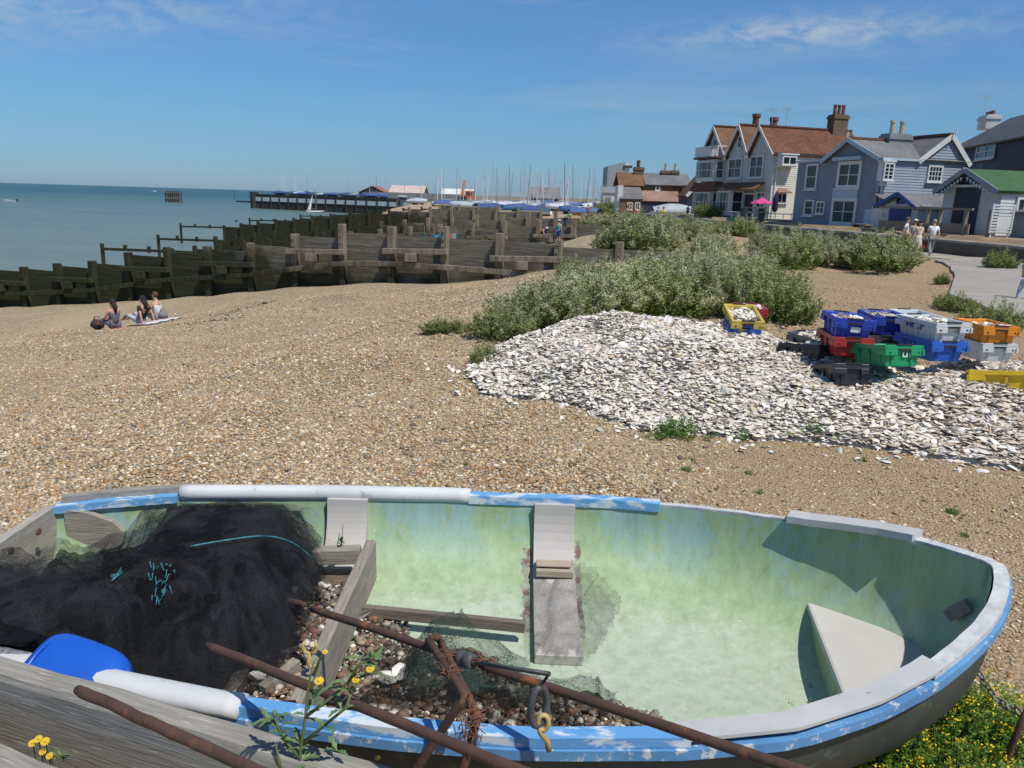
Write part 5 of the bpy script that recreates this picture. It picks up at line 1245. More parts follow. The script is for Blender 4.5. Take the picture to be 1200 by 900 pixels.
# ---- tall gabled house
A = atY(901, 248, 68); B = atY(819, 246, 80); e = (B-A); e.z = 0; e.normalize(); n = Vector((-e.y, e.x, 0)); n = n if n.x < 0 else -n
F = Fr(A, e, n); S = Fr(A, -n, Vector((e.x, e.y, 0))*-1); L = (B-A).length
house = empty('gabled_house', A, 'tall pale house with three steep front gables and a long brown tiled roof', 'house')
zb = .5; ze = F.uz(901, 180)[1]; za = F.uz(892, 150)[1]
u1 = F.uz(877.5, 200)[0]; u2 = F.uz(852, 200)[0]; ua1 = F.uz(892, 170)[0]; ua2 = F.uz(868, 170)[0]; ua3 = F.uz(838, 170)[0]; za2 = F.uz(868, 148.5)[1]; za3 = F.uz(838, 150)[1]
b = MB(); clap(b, F, [(0, zb), (L, zb), (L, ze), (0, ze)]); b.build('front_wall', PALEG, house)
DEP = 9.0; b = MB(); clap(b, S, [(0, zb), (DEP, zb), (DEP, ze), (0, ze)]); b.build('side_wall', CREAM, house)
b = MB(); b.quad(F.p(L, zb), F.p(L, zb, -DEP), F.p(L, ze, -DEP), F.p(L, ze)); b.quad(F.p(0, zb, -DEP), F.p(L, zb, -DEP), F.p(L, ze, -DEP), F.p(0, ze, -DEP)); b.build('rear_wall', CREAM, house)
for (a, c, ua, z_) in ((0, u1, ua1, za), (u1, u2, ua2, za2), (u2+.1, L, ua3, za3)):
    gable_poly(house, F, a, c, ua, ze-.02, z_, PALEG); gable_roof(house, F, a, c, ua, ze, z_, DEP, TILE_R if a == 0 else TILE_B, ridge=TILE_R); barge(house, F, a, c, ua, ze, z_, WFR)
for ua, z_ in ((ua1, za), (ua2, za2)): MB().tube([F.p(ua, z_, .4), F.p(ua, z_+.75, .4)], .05, 6).build('finial', WFR, house)
pwin(house, F, 895, 182, 879, 209, 2, 2, fw=.16); pwin(house, F, 870, 185, 854, 209.5, 2, 2, fw=.16); pwin(house, F, 870.5, 159, 865.5, 173.5, 1, 2, fw=.09)
pwin(house, F, 841, 163, 837, 171.5, 1, 1, fw=.08)
def bay(u0, u1, z0, z1, dep, cols, name, mat=WFR, rows=2):
    "canted bay: box with windows on three faces"
    u0, u1 = min(u0, u1), max(u0, u1); b = MB(); c = .32
    P_ = [(u0, 0), (u0+c, dep), (u1-c, dep), (u1, 0)]
    for i in range(3): b.quad(F.p(P_[i][0], z0, P_[i][1]), F.p(P_[i+1][0], z0, P_[i+1][1]), F.p(P_[i+1][0], z1, P_[i+1][1]), F.p(P_[i][0], z1, P_[i][1]))
    b.add([F.p(u, z1, o) for u, o in P_], [[0, 1, 2, 3]]); b.add([F.p(u, z0, o) for u, o in P_], [[3, 2, 1, 0]])
    o = b.build(name, mat, house); f2 = Fr(F.p(0, 0, dep), F.e, F.n); window(house, f2, u0+c+.05, u1-c-.05, z0+.25*(z1-z0)*.5, z1-.12, cols, rows, fw=.12, off=.02, curtain=True, sill=False)
    a = F.p(u0, 0, 0); d = F.p(u0+c, 0, dep)-a; f3 = Fr(a, d, Vector((d.y, -d.x, 0)) if Vector((d.y, -d.x, 0)).dot(-F.e) > 0 else Vector((-d.y, d.x, 0)))
    window(house, f3, .08, d.length-.08, z0+.125*(z1-z0), z1-.12, 1, rows, fw=.09, off=.02, sill=False); return o
ub0, ub1 = F.uz(849, 200)[0], L-.15
bay(ub0, ub1, F.uz(835, 213)[1], F.uz(835, 188)[1], .85, 3, 'upper_bay'); bay(ub0, ub1, zb+.4, F.uz(835, 224)[1], .95, 3, 'lower_bay')
b = MB(); z0, z1 = F.uz(835, 224)[1], F.uz(835, 214)[1]; b.slab([F.p(ub0-.2, z0, 1.25), F.p(ub1+.2, z0, 1.25), F.p(ub1+.1, z1, .8), F.p(ub0-.1, z1, .8)], F.n+Vector((0, 0, 1)), .1); b.slab([F.p(ub0-.2, z0, 1.25), F.p(ub0-.1, z1, .8), F.p(ub0-.1, z1, 0), F.p(ub0-.2, z0, 0)], -F.e, .06); b.build('tile_skirt', TILE_R, house)
zt = F.uz(835, 187)[1]; b = MB(); fbox(b, F, ub0-.2, ub1+.2, zt, zt+.18, 0, 1.05); b.build('balcony_floor', TILE_R, house)
b = MB(); zr = F.uz(835, 172.5)[1]
fbox(b, F, ub0-.1, ub1+.1, zr-.1, zr, .86, .98); fbox(b, F, ub0+1.3, ub1+.1, zt+.2, zr-.12, .90, .94)
for i in range(6): fbox(b, F, ub0-.1+.22*i, ub0-.1+.22*i+.08, zt+.18, zr-.1, .88, .96)
fbox(b, F, ub0-.1, ub0-.02, zr-.1, zr, 0, .86); b.build('balcony_railing', WFR, house)
u0, u3 = F.uz(899, 220)[0], F.uz(850, 220)[0]; zq0, zq1 = F.uz(875, 222)[1], F.uz(875, 213.5)[1]
b = MB(); b.slab([F.p(u0-.1, zq0, 1.5), F.p(u3+.1, zq0, 1.5), F.p(u3-.4, zq1, .05), F.p(u0+.4, zq1, .05)], F.n+Vector((0, 0, 1)), .12); b.build('porch_roof', TILE_B, house)
bay(F.uz(871, 235)[0], F.uz(850, 235)[0], zb+.4, zq0-.05, 1.1, 4, 'lower_bay')
u, v = F.uz(886, 237)[0], F.uz(873.5, 237)[0]; b = MB(); fbox(b, F, u, v, zb, F.uz(880, 228)[1], .03, .08); b.build('door', NAVY, house)
b = MB(); fbox(b, F, u-.15, u, zb, zq0-.1, .03, .3); fbox(b, F, v, v+.15, zb, zq0-.1, .03, .3); fbox(b, F, u, v, F.uz(880, 228)[1], F.uz(880, 226)[1], .03, .3); b.build('door_frame', WFR, house)
pwin(house, F, 897, 225, 887, 244, 2, 3, fw=.12)
# side wall: box bay above, hooded window below
a0, c0 = S.uz(910, 190)[0], S.uz(928, 190)[0]; zt, zl = S.uz(919, 182)[1], S.uz(919, 196)[1]
b = MB(); fbox(b, S, a0, c0, zl, zt, .0, .7); fbox(b, S, a0-.1, c0+.1, zt, zt+.12, 0, .85); b.build('box_bay', WFR, house)
f2 = Fr(S.p(0, 0, .7), S.e, S.n); window(house, f2, a0+.06, c0-.06, zl+.15, zt-.1, 2, 1, fw=.1, off=.01)
pwin(house, S, 909.5, 226, 922, 238, 2, 1, fw=.1); a0, c0 = S.uz(908, 225)[0], S.uz(923, 225)[0]; zt, zl = S.uz(915, 220)[1], S.uz(915, 225.5)[1]
b = MB(); b.slab([S.p(a0-.1, zl, .6), S.p(c0+.1, zl, .6), S.p((a0+c0)/2+.3, zt, .05), S.p((a0+c0)/2-.3, zt, .05)], S.n+Vector((0, 0, 1)), .1); b.build('window_hood', TILE_P, house)
b = MB(); fbox(b, S, -.1, DEP, ze-.06, ze+.06, .05, .20); b.build('gutter', NAVY, house); MB().tube([S.p(.25, ze, .12), S.p(.25, zb, .12)], .05, 6).build('drain_pipe', WFR, house)
rz = math.atan2(-n.y, -n.x)
def onridge(px, ua): # depth along the ridge under a pixel column
    f = Fr(F.p(ua, 0), -F.n, -F.e); return f.uz(px, 150)[0]
k = onridge(981, ua1); c = F.p(ua1, 0, -min(k, 8.6)); chimney(house, c, 1.45, .95, za-1.2, F.uz(892, 127)[1]-.2, rz, BRICK, 3, POT, .85)
for px, uu, yt in ((887, ua2+1.2, 133), (907.5, ua2+.4, 137)):
    c = F.p(uu, 0, -5.5); f = Fr(F.p(0, 0, -5.5), F.e, F.n); uu, zt = f.uz(px, yt); c = f.p(uu, 0); b = chimney(house, c, 1.5, 1.5, za-1.5, za+.55, rz, BRICK, 0, cap=False); MB().lathe((c.x, c.y, za+.5), [(.75, 0), (.42, .5), (.36, .5), (.36, zt-za-.9), (.44, zt-za-.85), (.44, zt-za-.55)], 10).build('chimney_pot', POT, b)
aerial(house, F.p(ua2, za2, -3), 1.7); aerial(house, F.p(ua1+.4, za, -2.5), 1.8, .6)

# ---- blue boarded house
A = atY(1022, 262, 50); B = atY(929, 252, 58); e = (B-A); e.z = 0; L = e.length; e.normalize(); n = Vector((-e.y, e.x, 0)); n = n if n.x < 0 else -n
F = Fr(A, e, n); S = Fr(A, -n, -e); bh = empty('blue_house', A, 'blue weatherboarded house with two gables and a grey slate roof', 'house'); zb = .4
ze = F.uz(1021, 186)[1]; u0, u1, ua = F.uz(1020, 188)[0], F.uz(970, 188)[0], F.uz(997.5, 175)[0]; za = F.uz(997.5, 165)[1]; zp = F.uz(940, 191)[1]
b = MB(); clap(b, F, [(-.02, zb), (u1, zb), (u1, ze), (-.02, ze)]); clap(b, F, [(u1, zb), (L, zb), (L, zp), (u1, zp)]); b.build('front_wall', BLUEW, bh)
b = MB(); fbox(b, F, u1, L+.1, zp, zp+.14, -.2, .2); b.build('parapet_trim', BLUET, bh); b = MB(); b.quad(F.p(L, zb), F.p(L, zb, -6), F.p(L, zp, -6), F.p(L, zp)); b.quad(F.p(u1, zp-.02), F.p(L, zp-.02), F.p(L, zp-.02, -6), F.p(u1, zp-.02, -6)); b.quad(F.p(0, zb, -8), F.p(L, zb, -8), F.p(L, ze, -8), F.p(0, ze, -8)); b.build('rear_wall', BLUEW, bh)
gable_poly(bh, F, 0, u1, ua, ze-.02, za, BLUEW)
SL0, SL1, SLa = S.uz(1079, 186)[0], S.uz(1132, 188)[0], S.uz(1111.8, 175)[0]; zs2 = S.uz(1111.8, 160.5)[1]
gable_roof(bh, F, 0, u1, ua, ze, za, SL1+.3, SLATE, ridge=POT); barge(bh, F, 0, u1, ua, ze, za, BLUET, .26)
MB().tube([F.p(ua, za, .4), F.p(ua, za+.55, .4)], .04, 6).build('finial', WFR, bh)
b = MB(); clap(b, S, [(0, zb), (SL1, zb), (SL1, ze), (0, ze)]); b.build('side_wall', BLUEL, bh)
S2 = Fr(S.p(0, 0, .0), S.e, S.n); b = MB(); clap(b, S2, [(SL0, ze), (SL1, ze), (SLa, zs2)]); b.build('gable', BLUEL, bh)
gable_roof(bh, S, SL0, SL1, SLa, ze, zs2, 5.2, SLATE, ov=.14, ridge=POT); barge(bh, S, SL0, SL1, SLa, ze, zs2, WFR, .30, .18)
MB().tube([S.p(SLa, zs2, .4), S.p(SLa, zs2+.55, .4)], .04, 6).build('finial', WFR, bh)
b = MB(); fbox(b, S, 0, SL0, ze-.1, ze+.04, .08, .22); b.build('gutter', BLUET, bh); MB().tube([S.p(.25, ze, .1), S.p(.25, zb, .1)], .06, 6).build('drain_pipe', WFR, bh)
pwin(bh, F, 958.5, 192, 945, 222.5, 1, 2, fw=.14); pwin(bh, F, 954, 234, 943, 253, 1, 2, fw=.12); pwin(bh, F, 967, 236, 957, 251, 2, 2, fw=.10)
pwin(bh, F, 1009.5, 189, 982, 221, 2, 2, fw=.22); pwin(bh, F, 1004, 232, 974.5, 264, 2, 2, fw=.22)
a0, c0 = F.uz(1006, 227)[0], F.uz(977, 227)[0]; b = MB(); fbox(b, F, a0, c0, F.uz(992, 232)[1], F.uz(992, 221)[1], .02, .10); fbox(b, F, a0-.15, c0+.15, F.uz(995, 188)[1], F.uz(995, 184)[1], .02, .35); b.build('window_panel', BLUET, bh)
b = MB(); fbox(b, F, F.uz(1027, 255)[0] if False else .15, F.uz(1013.5, 255)[0], zb, F.uz(1020, 245)[1], .03, .09); b.build('door', BLUET, bh)
a0, c0 = S.uz(1028.5, 200)[0], S.uz(1041, 200)[0]; zl, zt = S.uz(1035, 212.5)[1], S.uz(1035, 190)[1]; b = MB(); fbox(b, S, a0, c0, zl, zt, 0, .45); fbox(b, S, a0-.08, c0+.08, zt, zt+.10, 0, .55); fbox(b, S, a0+.2, c0-.2, zl-.3, zl, 0, .25); b.build('oriel_bay', WFR, bh)
window(bh, Fr(S.p(0, 0, .45), S.e, S.n), a0+.03, c0-.03, zl+.06, zt-.06, 2, 4, fw=.08, off=.01, bar=.04); pwin(bh, S, 1086.5, 194, 1103.5, 213.5, 4, 3, fw=.10, bar=.04)
cx = Fr(F.p(ua, 0), -F.n, -F.e); k = cx.uz(1050, 160)[0]; c = cx.p(k, 0); rz = math.atan2(-n.y, -n.x); chimney(bh, c, 1.7, .9, za-.3, F.uz(1000, 157)[1]+.15, rz, M('grey_render', (.22, .24, .26), (.18, .2, .21), 1), 2, POTC, .85)
# lean-to and blue-doored shed in front of its side wall
zl, zt = S.uz(1060, 241, 2.2)[1], S.uz(1060, 227)[1]; b = MB(); b.slab([S.p(-.4, zl, 2.2), S.p(5.6, zl, 2.2), S.p(5.6, zt, .05), S.p(-.4, zt, .05)], S.n+Vector((0, 0, 1)), .1); b.build('lean_to_roof', SLATE, bh)
b = MB(); fbox(b, S, -.2, 5.4, zb, zl-.05, 0, 2.0); b.build('lean_to_wall', WHB, bh)
A = atY(1074, 262, 43.6); B = atY(1031, 262, 46.6); e = (B-A); e.z = 0; L = e.length; n = Vector((-e.y, e.x, 0)).normalized(); n = n if n.y < 0 else -n; F = Fr(A, e, n)
sd = empty('beach_shed', A, 'small white gabled shed with a royal blue double door', 'shed'); zb = .35; ze = F.uz(1073, 243)[1]; za = F.uz(1057, 228)[1]; ua = F.uz(1057, 240)[0]
b = MB(); clap(b, F, [(0, zb), (L, zb), (L, ze), (0, ze)], .15); clap(b, F, [(0, ze), (L, ze), (ua, za)], .15); fbox(b, F, 0.01, L-.01, zb, ze, -4, -.01); b.build('wall', WHB, sd); gable_roof(sd, F, 0, L, ua, ze, za, 4, SLATE); barge(sd, F, 0, L, ua, ze, za, ROYAL, .2)
a0, c0 = F.uz(1067, 256)[0], F.uz(1042, 256)[0]; zt = F.uz(1055, 242)[1]; b = MB()
for i in range(8): fbox(b, F, a0+(c0-a0)*i/8+.015, a0+(c0-a0)*(i+1)/8-.015, zb, zt, .03, .09)
b.build('door', ROYAL, sd); pwin(sd, F, 1061, 231, 1052, 239, 1, 1, fw=.07, sill=False, fm=ROYAL)

# ---- white shed with green roof, deck in front
A = atY(1168, 262, 39); B = atY(1101, 262, 43); e = (B-A); e.z = 0; L = e.length; n = Vector((-e.y, e.x, 0)).normalized(); n = n if n.y < 0 else -n; F = Fr(A, e, n); S = Fr(A, -n, -e.normalized())
ws = empty('boat_shed', A, 'white boarded shed with a green felt roof and tall navy loft doors', 'shed'); zb = .3; ze = F.uz(1168, 224)[1]; ua = F.uz(1138, 215)[0]; za = F.uz(1138, 201)[1]
b = MB(); clap(b, F, [(0, zb), (L, zb), (L, ze), (0, ze)], .16); clap(b, F, [(0, ze), (L, ze), (ua, za)], .16); b.build('front_wall', WHB, ws); b = MB(); clap(b, S, [(0, zb), (7, zb), (7, ze), (0, ze)], .16); b.build('side_wall', WHB, ws)
b = MB(); b.quad(F.p(L, zb), F.p(L, zb, -7), F.p(L, ze, -7), F.p(L, ze)); b.build('rear_wall', WHB, ws)
gable_roof(ws, F, 0, L, ua, ze, za, 7.2, GREENF, ov=.45); barge(ws, F, 0, L, ua, ze, za, BLUEW, .26, .50)
b = MB()
for s, u in ((1, L), (-1, 0)):
    for i in range(1, 9):
        t = i/9; q = F.p(ua+(u-ua)*t, za+(ze-za)*t-.20, .47); b.slab([q+F.e*.10, q-F.e*.10, q-Vector((0, 0, .2))], F.n, .03)
b.build('scalloped_trim', BLUET, ws)
a0, c0 = F.uz(1147.5, 240)[0], F.uz(1119, 240)[0]; z1 = F.uz(1133, 219.5)[1]; z2 = F.uz(1135, 207)[1]; b = MB()
for i in range(10): fbox(b, F, a0+(c0-a0)*i/10+.01, a0+(c0-a0)*(i+1)/10-.01, zb, z1, .04, .10)
b.build('loft_door', NAVY, ws); b = MB(); fbox(b, F, a0, c0, z1+.12, z2-.3, .04, .09); b.slab([F.p(a0, z2-.3, .09), F.p(c0, z2-.3, .09), F.p((a0*.4+c0*.6), z2, .09), F.p(a0*.6+c0*.4, z2, .09)], F.n, .05); b.build('loft_hatch', NAVY, ws)
b = MB(); fbox(b, F, a0-.3, c0+.2, z1, z1+.12, .04, .22); b.build('door_lintel', WHB, ws)
pwin(ws, S, 1189, 231, 1200, 262, 1, 2, fw=.12)
wd = M('deck_timber', (.25, .215, .165), (.17, .145, .115), 1.5, 6, .9, .3, 12, .01, kind='World', stretch=(3, 3, 1))
dk = empty('timber_deck', F.p(L/2, .3, 2), 'weathered timber deck with posts and rails in front of the white shed', 'deck'); D2 = Fr(F.p(0, 0, 1.6), F.e, F.n)
zf = .55; b = MB(); fbox(b, D2, -1.2, L+3.2, zf, zf+.12, -1.5, 0); b.build('deck_floor', wd, dk)
b = MB(); fbox(b, D2, -.1, L*.52, D2.uz(1140, 275)[1], D2.uz(1140, 263)[1], -.06, .0); fbox(b, D2, L*.55, L+3.0, D2.uz(1110, 275)[1], D2.uz(1110, 262)[1], -.06, 0); b.build('board_panel', wd, dk)
zt = D2.uz(1130, 245)[1]; b = MB(); fbox(b, D2, -.2, L+3.1, zt-.06, zt+.05, -.06, .05); b.build('top_rail', wd, dk)
for px in (1086, 1101, 1131, 1160): u = D2.uz(px, 260)[0]; b = MB(); fbox(b, D2, u-.07, u+.07, -.1, zt, -.08, .08); b.build('post', wd, dk)
P_ = Fr(atY(1160, 260, 37.2), Vector((1, .06, 0)), Vector((.06, -1, 0))); b = MB(); w_ = P_.uz(1187, 255)[0]; z0, z1 = P_.uz(1174, 273.5)[1], P_.uz(1174, 239)[1]
for i in range(10): fbox(b, P_, .06, w_-.06, z0+(z1-z0)*i/10+.03, z0+(z1-z0)*(i+1)/10-.03, 0, .05)
fbox(b, P_, 0, .06, z0, z1, -.02, .07); fbox(b, P_, w_-.06, w_, z0, z1, -.02, .07)
for u in (.1, w_-.14): fbox(b, P_, u, u+.08, -.2, z0+.1, -.05, -.01)
o = b.build('slatted_screen', WFR, None, label='bright white slatted screen at the end of the timber deck'); o['category'] = 'screen'
Q = Fr(Vector((atY(1186, 270, 38.6).x+.1, 35.4, 0)), Vector((1, .1, 0)), Vector((.1, -1, 0))); gs = empty('grey_hut', Q.p(0, .2), 'grey boarded hut cut off at the right edge beside the slatted screen', 'hut'); b = MB(); zt = atY(1187, 249, 38).z; clap(b, Q, [(0, .1), (3, .1), (3, zt+.6), (0, zt)], .15); clap(b, Fr(Q.p(0, 0), -Q.n, -Q.e), [(0, .1), (3, .1), (3, zt), (0, zt)], .15); b.build('wall', M('grey_boards', (.30, .32, .33), (.24, .26, .27), 1, 4, .8, kind='World'), gs)
b = MB(); b.slab([Q.p(-.2, zt+.04, .2), Q.p(3.2, zt+.72, .2), Q.p(3.2, zt+.72, -3), Q.p(-.2, zt+.04, -3)], (0, 0, 1), .08); b.build('roof', SLATE, gs)

# ---- dark house at the right
A = atY(1200, 200, 52); B = atY(1113, 200, 66); e = (B-A); e.z = 0; e.normalize(); n = Vector((-e.y, e.x, 0)); n = n if n.x < 0 else -n; F = Fr(A-e*8, e, n)
dh = empty('dark_house', F.p(8, .5), 'dark navy boarded house with a broad slate roof rising behind the green roofed shed', 'house'); L = (B-A).length+8
zr, zq = F.uz(1160, 166.5)[1], .5; b = MB(); clap(b, F, [(0, zq), (L, zq), (L, zr), (0, zr)], .2); b.build('wall', NAVY, dh)
S = Fr(F.p(0, 0), -F.n, -F.e); zt = zr+2.5
b = MB(); b.slab([F.p(-.3, zr-.1, .3), F.p(L+.3, zr-.1, .3), F.p(L+.3, zt, -4), F.p(-.3, zt, -4)], F.n+Vector((0, 0, 1.4)), .15); b.build('roof', SLATE_D, dh)
b = MB(); b.quad(F.p(L, zq), F.p(L, zq, -8), F.p(L, zr, -8), F.p(L, zr)); b.add([F.p(L, zr), F.p(L, zr, -8), F.p(L, zt-.1, -4)], [[0, 1, 2]]); b.slab([F.p(-.3, zr-.1, -8.3), F.p(L+.3, zr-.1, -8.3), F.p(L+.3, zt, -4), F.p(-.3, zt, -4)], -F.n+Vector((0, 0, 1.4)), .15); b.build('gable_end', NAVY, dh)
pwin(dh, F, 1166.5, 168.5, 1145, 186.5, 2, 2, fw=.14, off=.05)
f = Fr(F.p(0, 0, -4), F.e, F.n); u, z = f.uz(1160, 137); c = f.p(u, 0); chimney(dh, c, 2.0, 1.1, zt-.5, z+.1, math.atan2(F.e.y, F.e.x), WHB, 3, POT, .35); aerial(dh, Vector((*f.p(f.uz(1152, 140)[0], 0).xy, z)), 1.9, .9)
# ---- brown cottages beyond
def flatfront(Y): return Fr(Vector((0, Y, 0)), Vector((1, 0, 0)), Vector((0, -1, 0)))
ck = empty('brick_cottage', atY(765, 246, 97), 'row of brown brick cottages with tiled and slated roofs and three chimneys', 'cottages'); C = flatfront(98)
def rc(x0, y0, x1, y1, fr): m_ = (x0+x1)/2; return fr.uz(x0, (y0+y1)/2)[0], fr.uz(x1, (y0+y1)/2)[0], fr.uz(m_, y1)[1], fr.uz(m_, y0)[1]
BRW = M('brown_brickwork', (.19, .115, .06), (.13, .08, .045), 2, 5, .9, .3, 14, .02, kind='World')
u0, u1, z0, z1 = rc(727, 217, 757, 248, C); v0, v1, y0, y1 = rc(757, 217, 811, 248, C); b = MB(); fbox(b, C, u0, v1, -.3, z1, -5, 0); b.build('wall', BRW, ck)
for x0, x1, yt, yb, m_ in ((726, 757, 201.5, 217.5, TILE_B), (757, 811, 202.5, 217, SLATE)):
    a, c, zl, zt = rc(x0, yt, x1, yb, C); b = MB(); b.slab([C.p(a-.1, zl, .3), C.p(c, zl, .3), C.p(c, zt, -2.6), C.p(a-.1, zt, -2.6)], C.n+Vector((0, 0, 1)), .12); b.slab([C.p(a-.1, zl, -5.5), C.p(c, zl, -5.5), C.p(c, zt, -2.6), C.p(a-.1, zt, -2.6)], -C.n+Vector((0, 0, 1)), .12); b.build('roof', m_, ck)
C2 = flatfront(95)
for x0, x1, yt, yb, m_ in ((727, 754, 218, 233, SLATE), (752, 802, 223.5, 236, TILE_P)):
    a, c, zl, zt = rc(x0, yt, x1, yb, C2); b = MB(); b.slab([C2.p(a, zl, .2), C2.p(c, zl, .2), C2.p(c, zt, -2.9), C2.p(a, zt, -2.9)], C2.n+Vector((0, 0, 1)), .1); b.build('lean_to_roof', m_, ck)
    b = MB(); fbox(b, C2, a+.1, c-.1, -.3, zl-.05, -2.9, 0); b.build('lean_to_wall', BRW if x0 < 740 else NAVY, ck)
pwin(ck, C, 768, 216.5, 773.5, 223.5, 1, 2, fw=.12); pwin(ck, C2, 735, 237, 741, 246, 2, 2, fw=.1); pwin(ck, C2, 744, 237, 750, 246, 2, 2, fw=.1)
a, c, z0, z1 = rc(803, 217, 809, 246, C2); b = MB(); fbox(b, C2, a, c, -.2, z1, -3, -.2); b.build('brick_stack', BRICK, ck)
cr_ = C.uz(780, 202)[1]
for px, yt, w_, pots, pm in ((752.5, 195, 1.2, 1, POT), (784.5, 199, 1.1, 1, POTC), (796, 199, .9, 1, POTC)):
    u, z = C.uz(px, yt); chimney(ck, C.p(u, 0, -2.6), w_, .9, cr_-.8, z, 0, BRICK, pots, pm, .85)
MB().tube([C.p(C.uz(750.8, 190)[0], cr_, -2.6), C.p(C.uz(750.8, 187)[0], C.uz(750.8, 187)[1], -2.6)], .09, 6).build('flue_pipe', DK, ck)
b = MB(); a, c, z0, z1 = rc(724, 217, 730, 247, C2); fbox(b, C2, a, c, z0, z1, -3, -.3); b.build('white_end_wall', WHB, ck)
K = flatfront(88); kb = empty('black_shed', atY(813, 245, 88), 'black boarded shed with white bargeboards left of the gabled house', 'shed'); a, c, z0, z1 = rc(806, 217, 820, 246, K); za = K.uz(819, 203)[1]
b = MB(); fbox(b, K, a, c+1.2, -.2, z0+1.6, -5, 0); b.add([K.p(a, z0+1.6), K.p(c+1.2, z0+1.6), K.p(c+.6, za)], [[0, 1, 2]]); b.build('wall', NAVY, kb)
b = MB(); b.slab([K.p(a-.2, z0+1.5, .2), K.p(a-.2, z0+1.5, -5), K.p(c+.6, za+.1, -5), K.p(c+.6, za+.1, .2)], (-1, 0, 1), .12); b.build('roof', TILE_B, kb); MB().beam(K.p(a-.2, z0+1.45, .25), K.p(c+.6, za+.05, .25), .08, .35).build('bargeboard', WFR, kb)
# grey tower
T_ = flatfront(135); tw = empty('grey_tower', atY(720, 240, 135), 'tall windowless grey clad tower behind the brown cottages', 'tower'); a, c, z0, z1 = rc(711, 192, 731, 245, T_); b = MB()
b.add([T_.p(a, -.3), T_.p(c, -.3), T_.p(c, z1+.35), T_.p(a, z1-.4), T_.p(a, -.3, -7), T_.p(c, -.3, -7), T_.p(c, z1+.35, -7), T_.p(a, z1-.4, -7)], [[0, 1, 2, 3], [7, 6, 5, 4], [0, 4, 5, 1], [1, 5, 6, 2], [2, 6, 7, 3], [3, 7, 4, 0]])
b.build('cladding', M('grey_cladding', (.27, .30, .32), (.24, .265, .285), .4, 3, .7, kind='World', stretch=(6, 6, .2)), tw); b = MB(); fbox(b, T_, c, c+.8, z1-3.0, z1+.2, -6, -.2); b.build('white_corner', WHT, tw); b = MB(); fbox(b, T_, c-.3, c+1.2, z1-.6, z1-.2, -.2, .2); b.build('roof_bracket', DK, tw)
H_ = flatfront(120); hh = empty('white_hut', atY(714, 243, 120), 'small pale hut at the foot of the grey tower', 'hut'); a, c, z0, z1 = rc(707, 226, 721, 244, H_); b = MB(); fbox(b, H_, a, c, -.3, z1, -4, 0); b.build('wall', WHB, hh); b = MB(); b.slab([H_.p(a-.2, z1, .2), H_.p(c+.2, z1+.0, .2), H_.p(c+.2, z1+1.0, -4), H_.p(a-.2, z1+1.0, -4)], (0, -.2, 1), .1); b.build('roof', GRY, hh); b = MB(); fbox(b, H_, a+.3, a+1.1, 0, z1-.6, .01, .06); b.build('door', BLUEW, hh)
# terrace, railings, parasols in front of the gabled house
TX = Fr(Vector((*atY(946, 262, 58).xy, 0)), atY(852, 258, 66)-atY(946, 262, 58), Vector((-1, -.3, 0))); te = TX.e; TX = Fr(TX.O, TX.e, Vector((te.y, -te.x, 0)) if te.y*-1 < 0 and (te.y) < 0 else Vector((-te.y, te.x, 0)))
if TX.n.x > 0: TX.n = -TX.n
ter = empty('terrace', TX.p(4, .5), 'low terrace with a teal painted edge and pale railings in front of the gabled house', 'terrace'); LT = TX.uz(852, 258)[0]; z1 = TX.uz(900, 257)[1]
b = MB(); fbox(b, TX, 0, LT, -.2, z1, -4.5, 0); b.build('terrace_base', CONC, ter); b = MB(); fbox(b, TX, 0, LT, z1-.42, z1+.03, .0, .08); b.build('teal_edge', TEAL, ter)
zr = TX.uz(900, 250)[1]
for i in range(11): u = LT*(i+.1)/10.6; MB().tube([TX.p(u, z1, -.1), TX.p(u, zr, -.1)], .03, 5).build('rail_post', BLUET, ter)
MB().tube([TX.p(0, zr, -.1), TX.p(LT, zr, -.1)], .035, 5).build('hand_rail', BLUET, ter)
for k in range(2): MB().tube([TX.p(-.2-.1*k, zr+.5, -.6-1.2*k), TX.p(-1.2, zr+.4, -.6-1.2*k), TX.p(-3.2, .3, -.6-1.2*k), TX.p(-3.6, .3, -.6-1.2*k), TX.p(-3.6, -.3, -.6-1.2*k)], .035, 5).build('stair_rail', BLUET, ter)
PK = M('pink_canvas', (.62, .06, .24), (.50, .05, .20), 1, 3, .8)
pp = atY(892, 246, 62); pu = empty('pink_parasol', pp, 'open bright pink parasol on the terrace', 'parasol'); zc = atY(892, 238, 62).z; zt = atY(892, 231.5, 62).z; r_ = .92
V = [Vector((pp.x, pp.y, zt))]+[Vector((pp.x+r_*math.cos(t), pp.y+r_*math.sin(t), zc-.06*(i % 2))) for i, t in enumerate(np.linspace(0, 2*math.pi, 17)[:-1])]
MB().add(V, [[0, 1+i, 1+(i+1) % 16] for i in range(16)]).build('canopy', PK, pu); MB().tube([pp+Vector((0, 0, -.5)), Vector((pp.x, pp.y, zt+.1))], .025, 6).build('pole', WFR, pu)
pq = atY(907.5, 250, 61.5); nu = empty('closed_parasol', pq, 'tall closed navy parasol beside the pink one', 'parasol'); zt = atY(908, 224, 61.5).z; zo = pq.z
MB().lathe((pq.x, pq.y, zo), [(.13, .1), (.24, .3), (.20, .9), (.23, 1.1), (.12, zt-zo-.2), (.03, zt-zo)], 10).build('furled_canopy', M('navy_canvas', (.02, .02, .07), (.03, .03, .09), 6, 3, .9), nu, True); MB().tube([pq+Vector((0, 0, -.6)), Vector((pq.x, pq.y, zt+.1))], .03, 6).build('pole', WFR, nu)
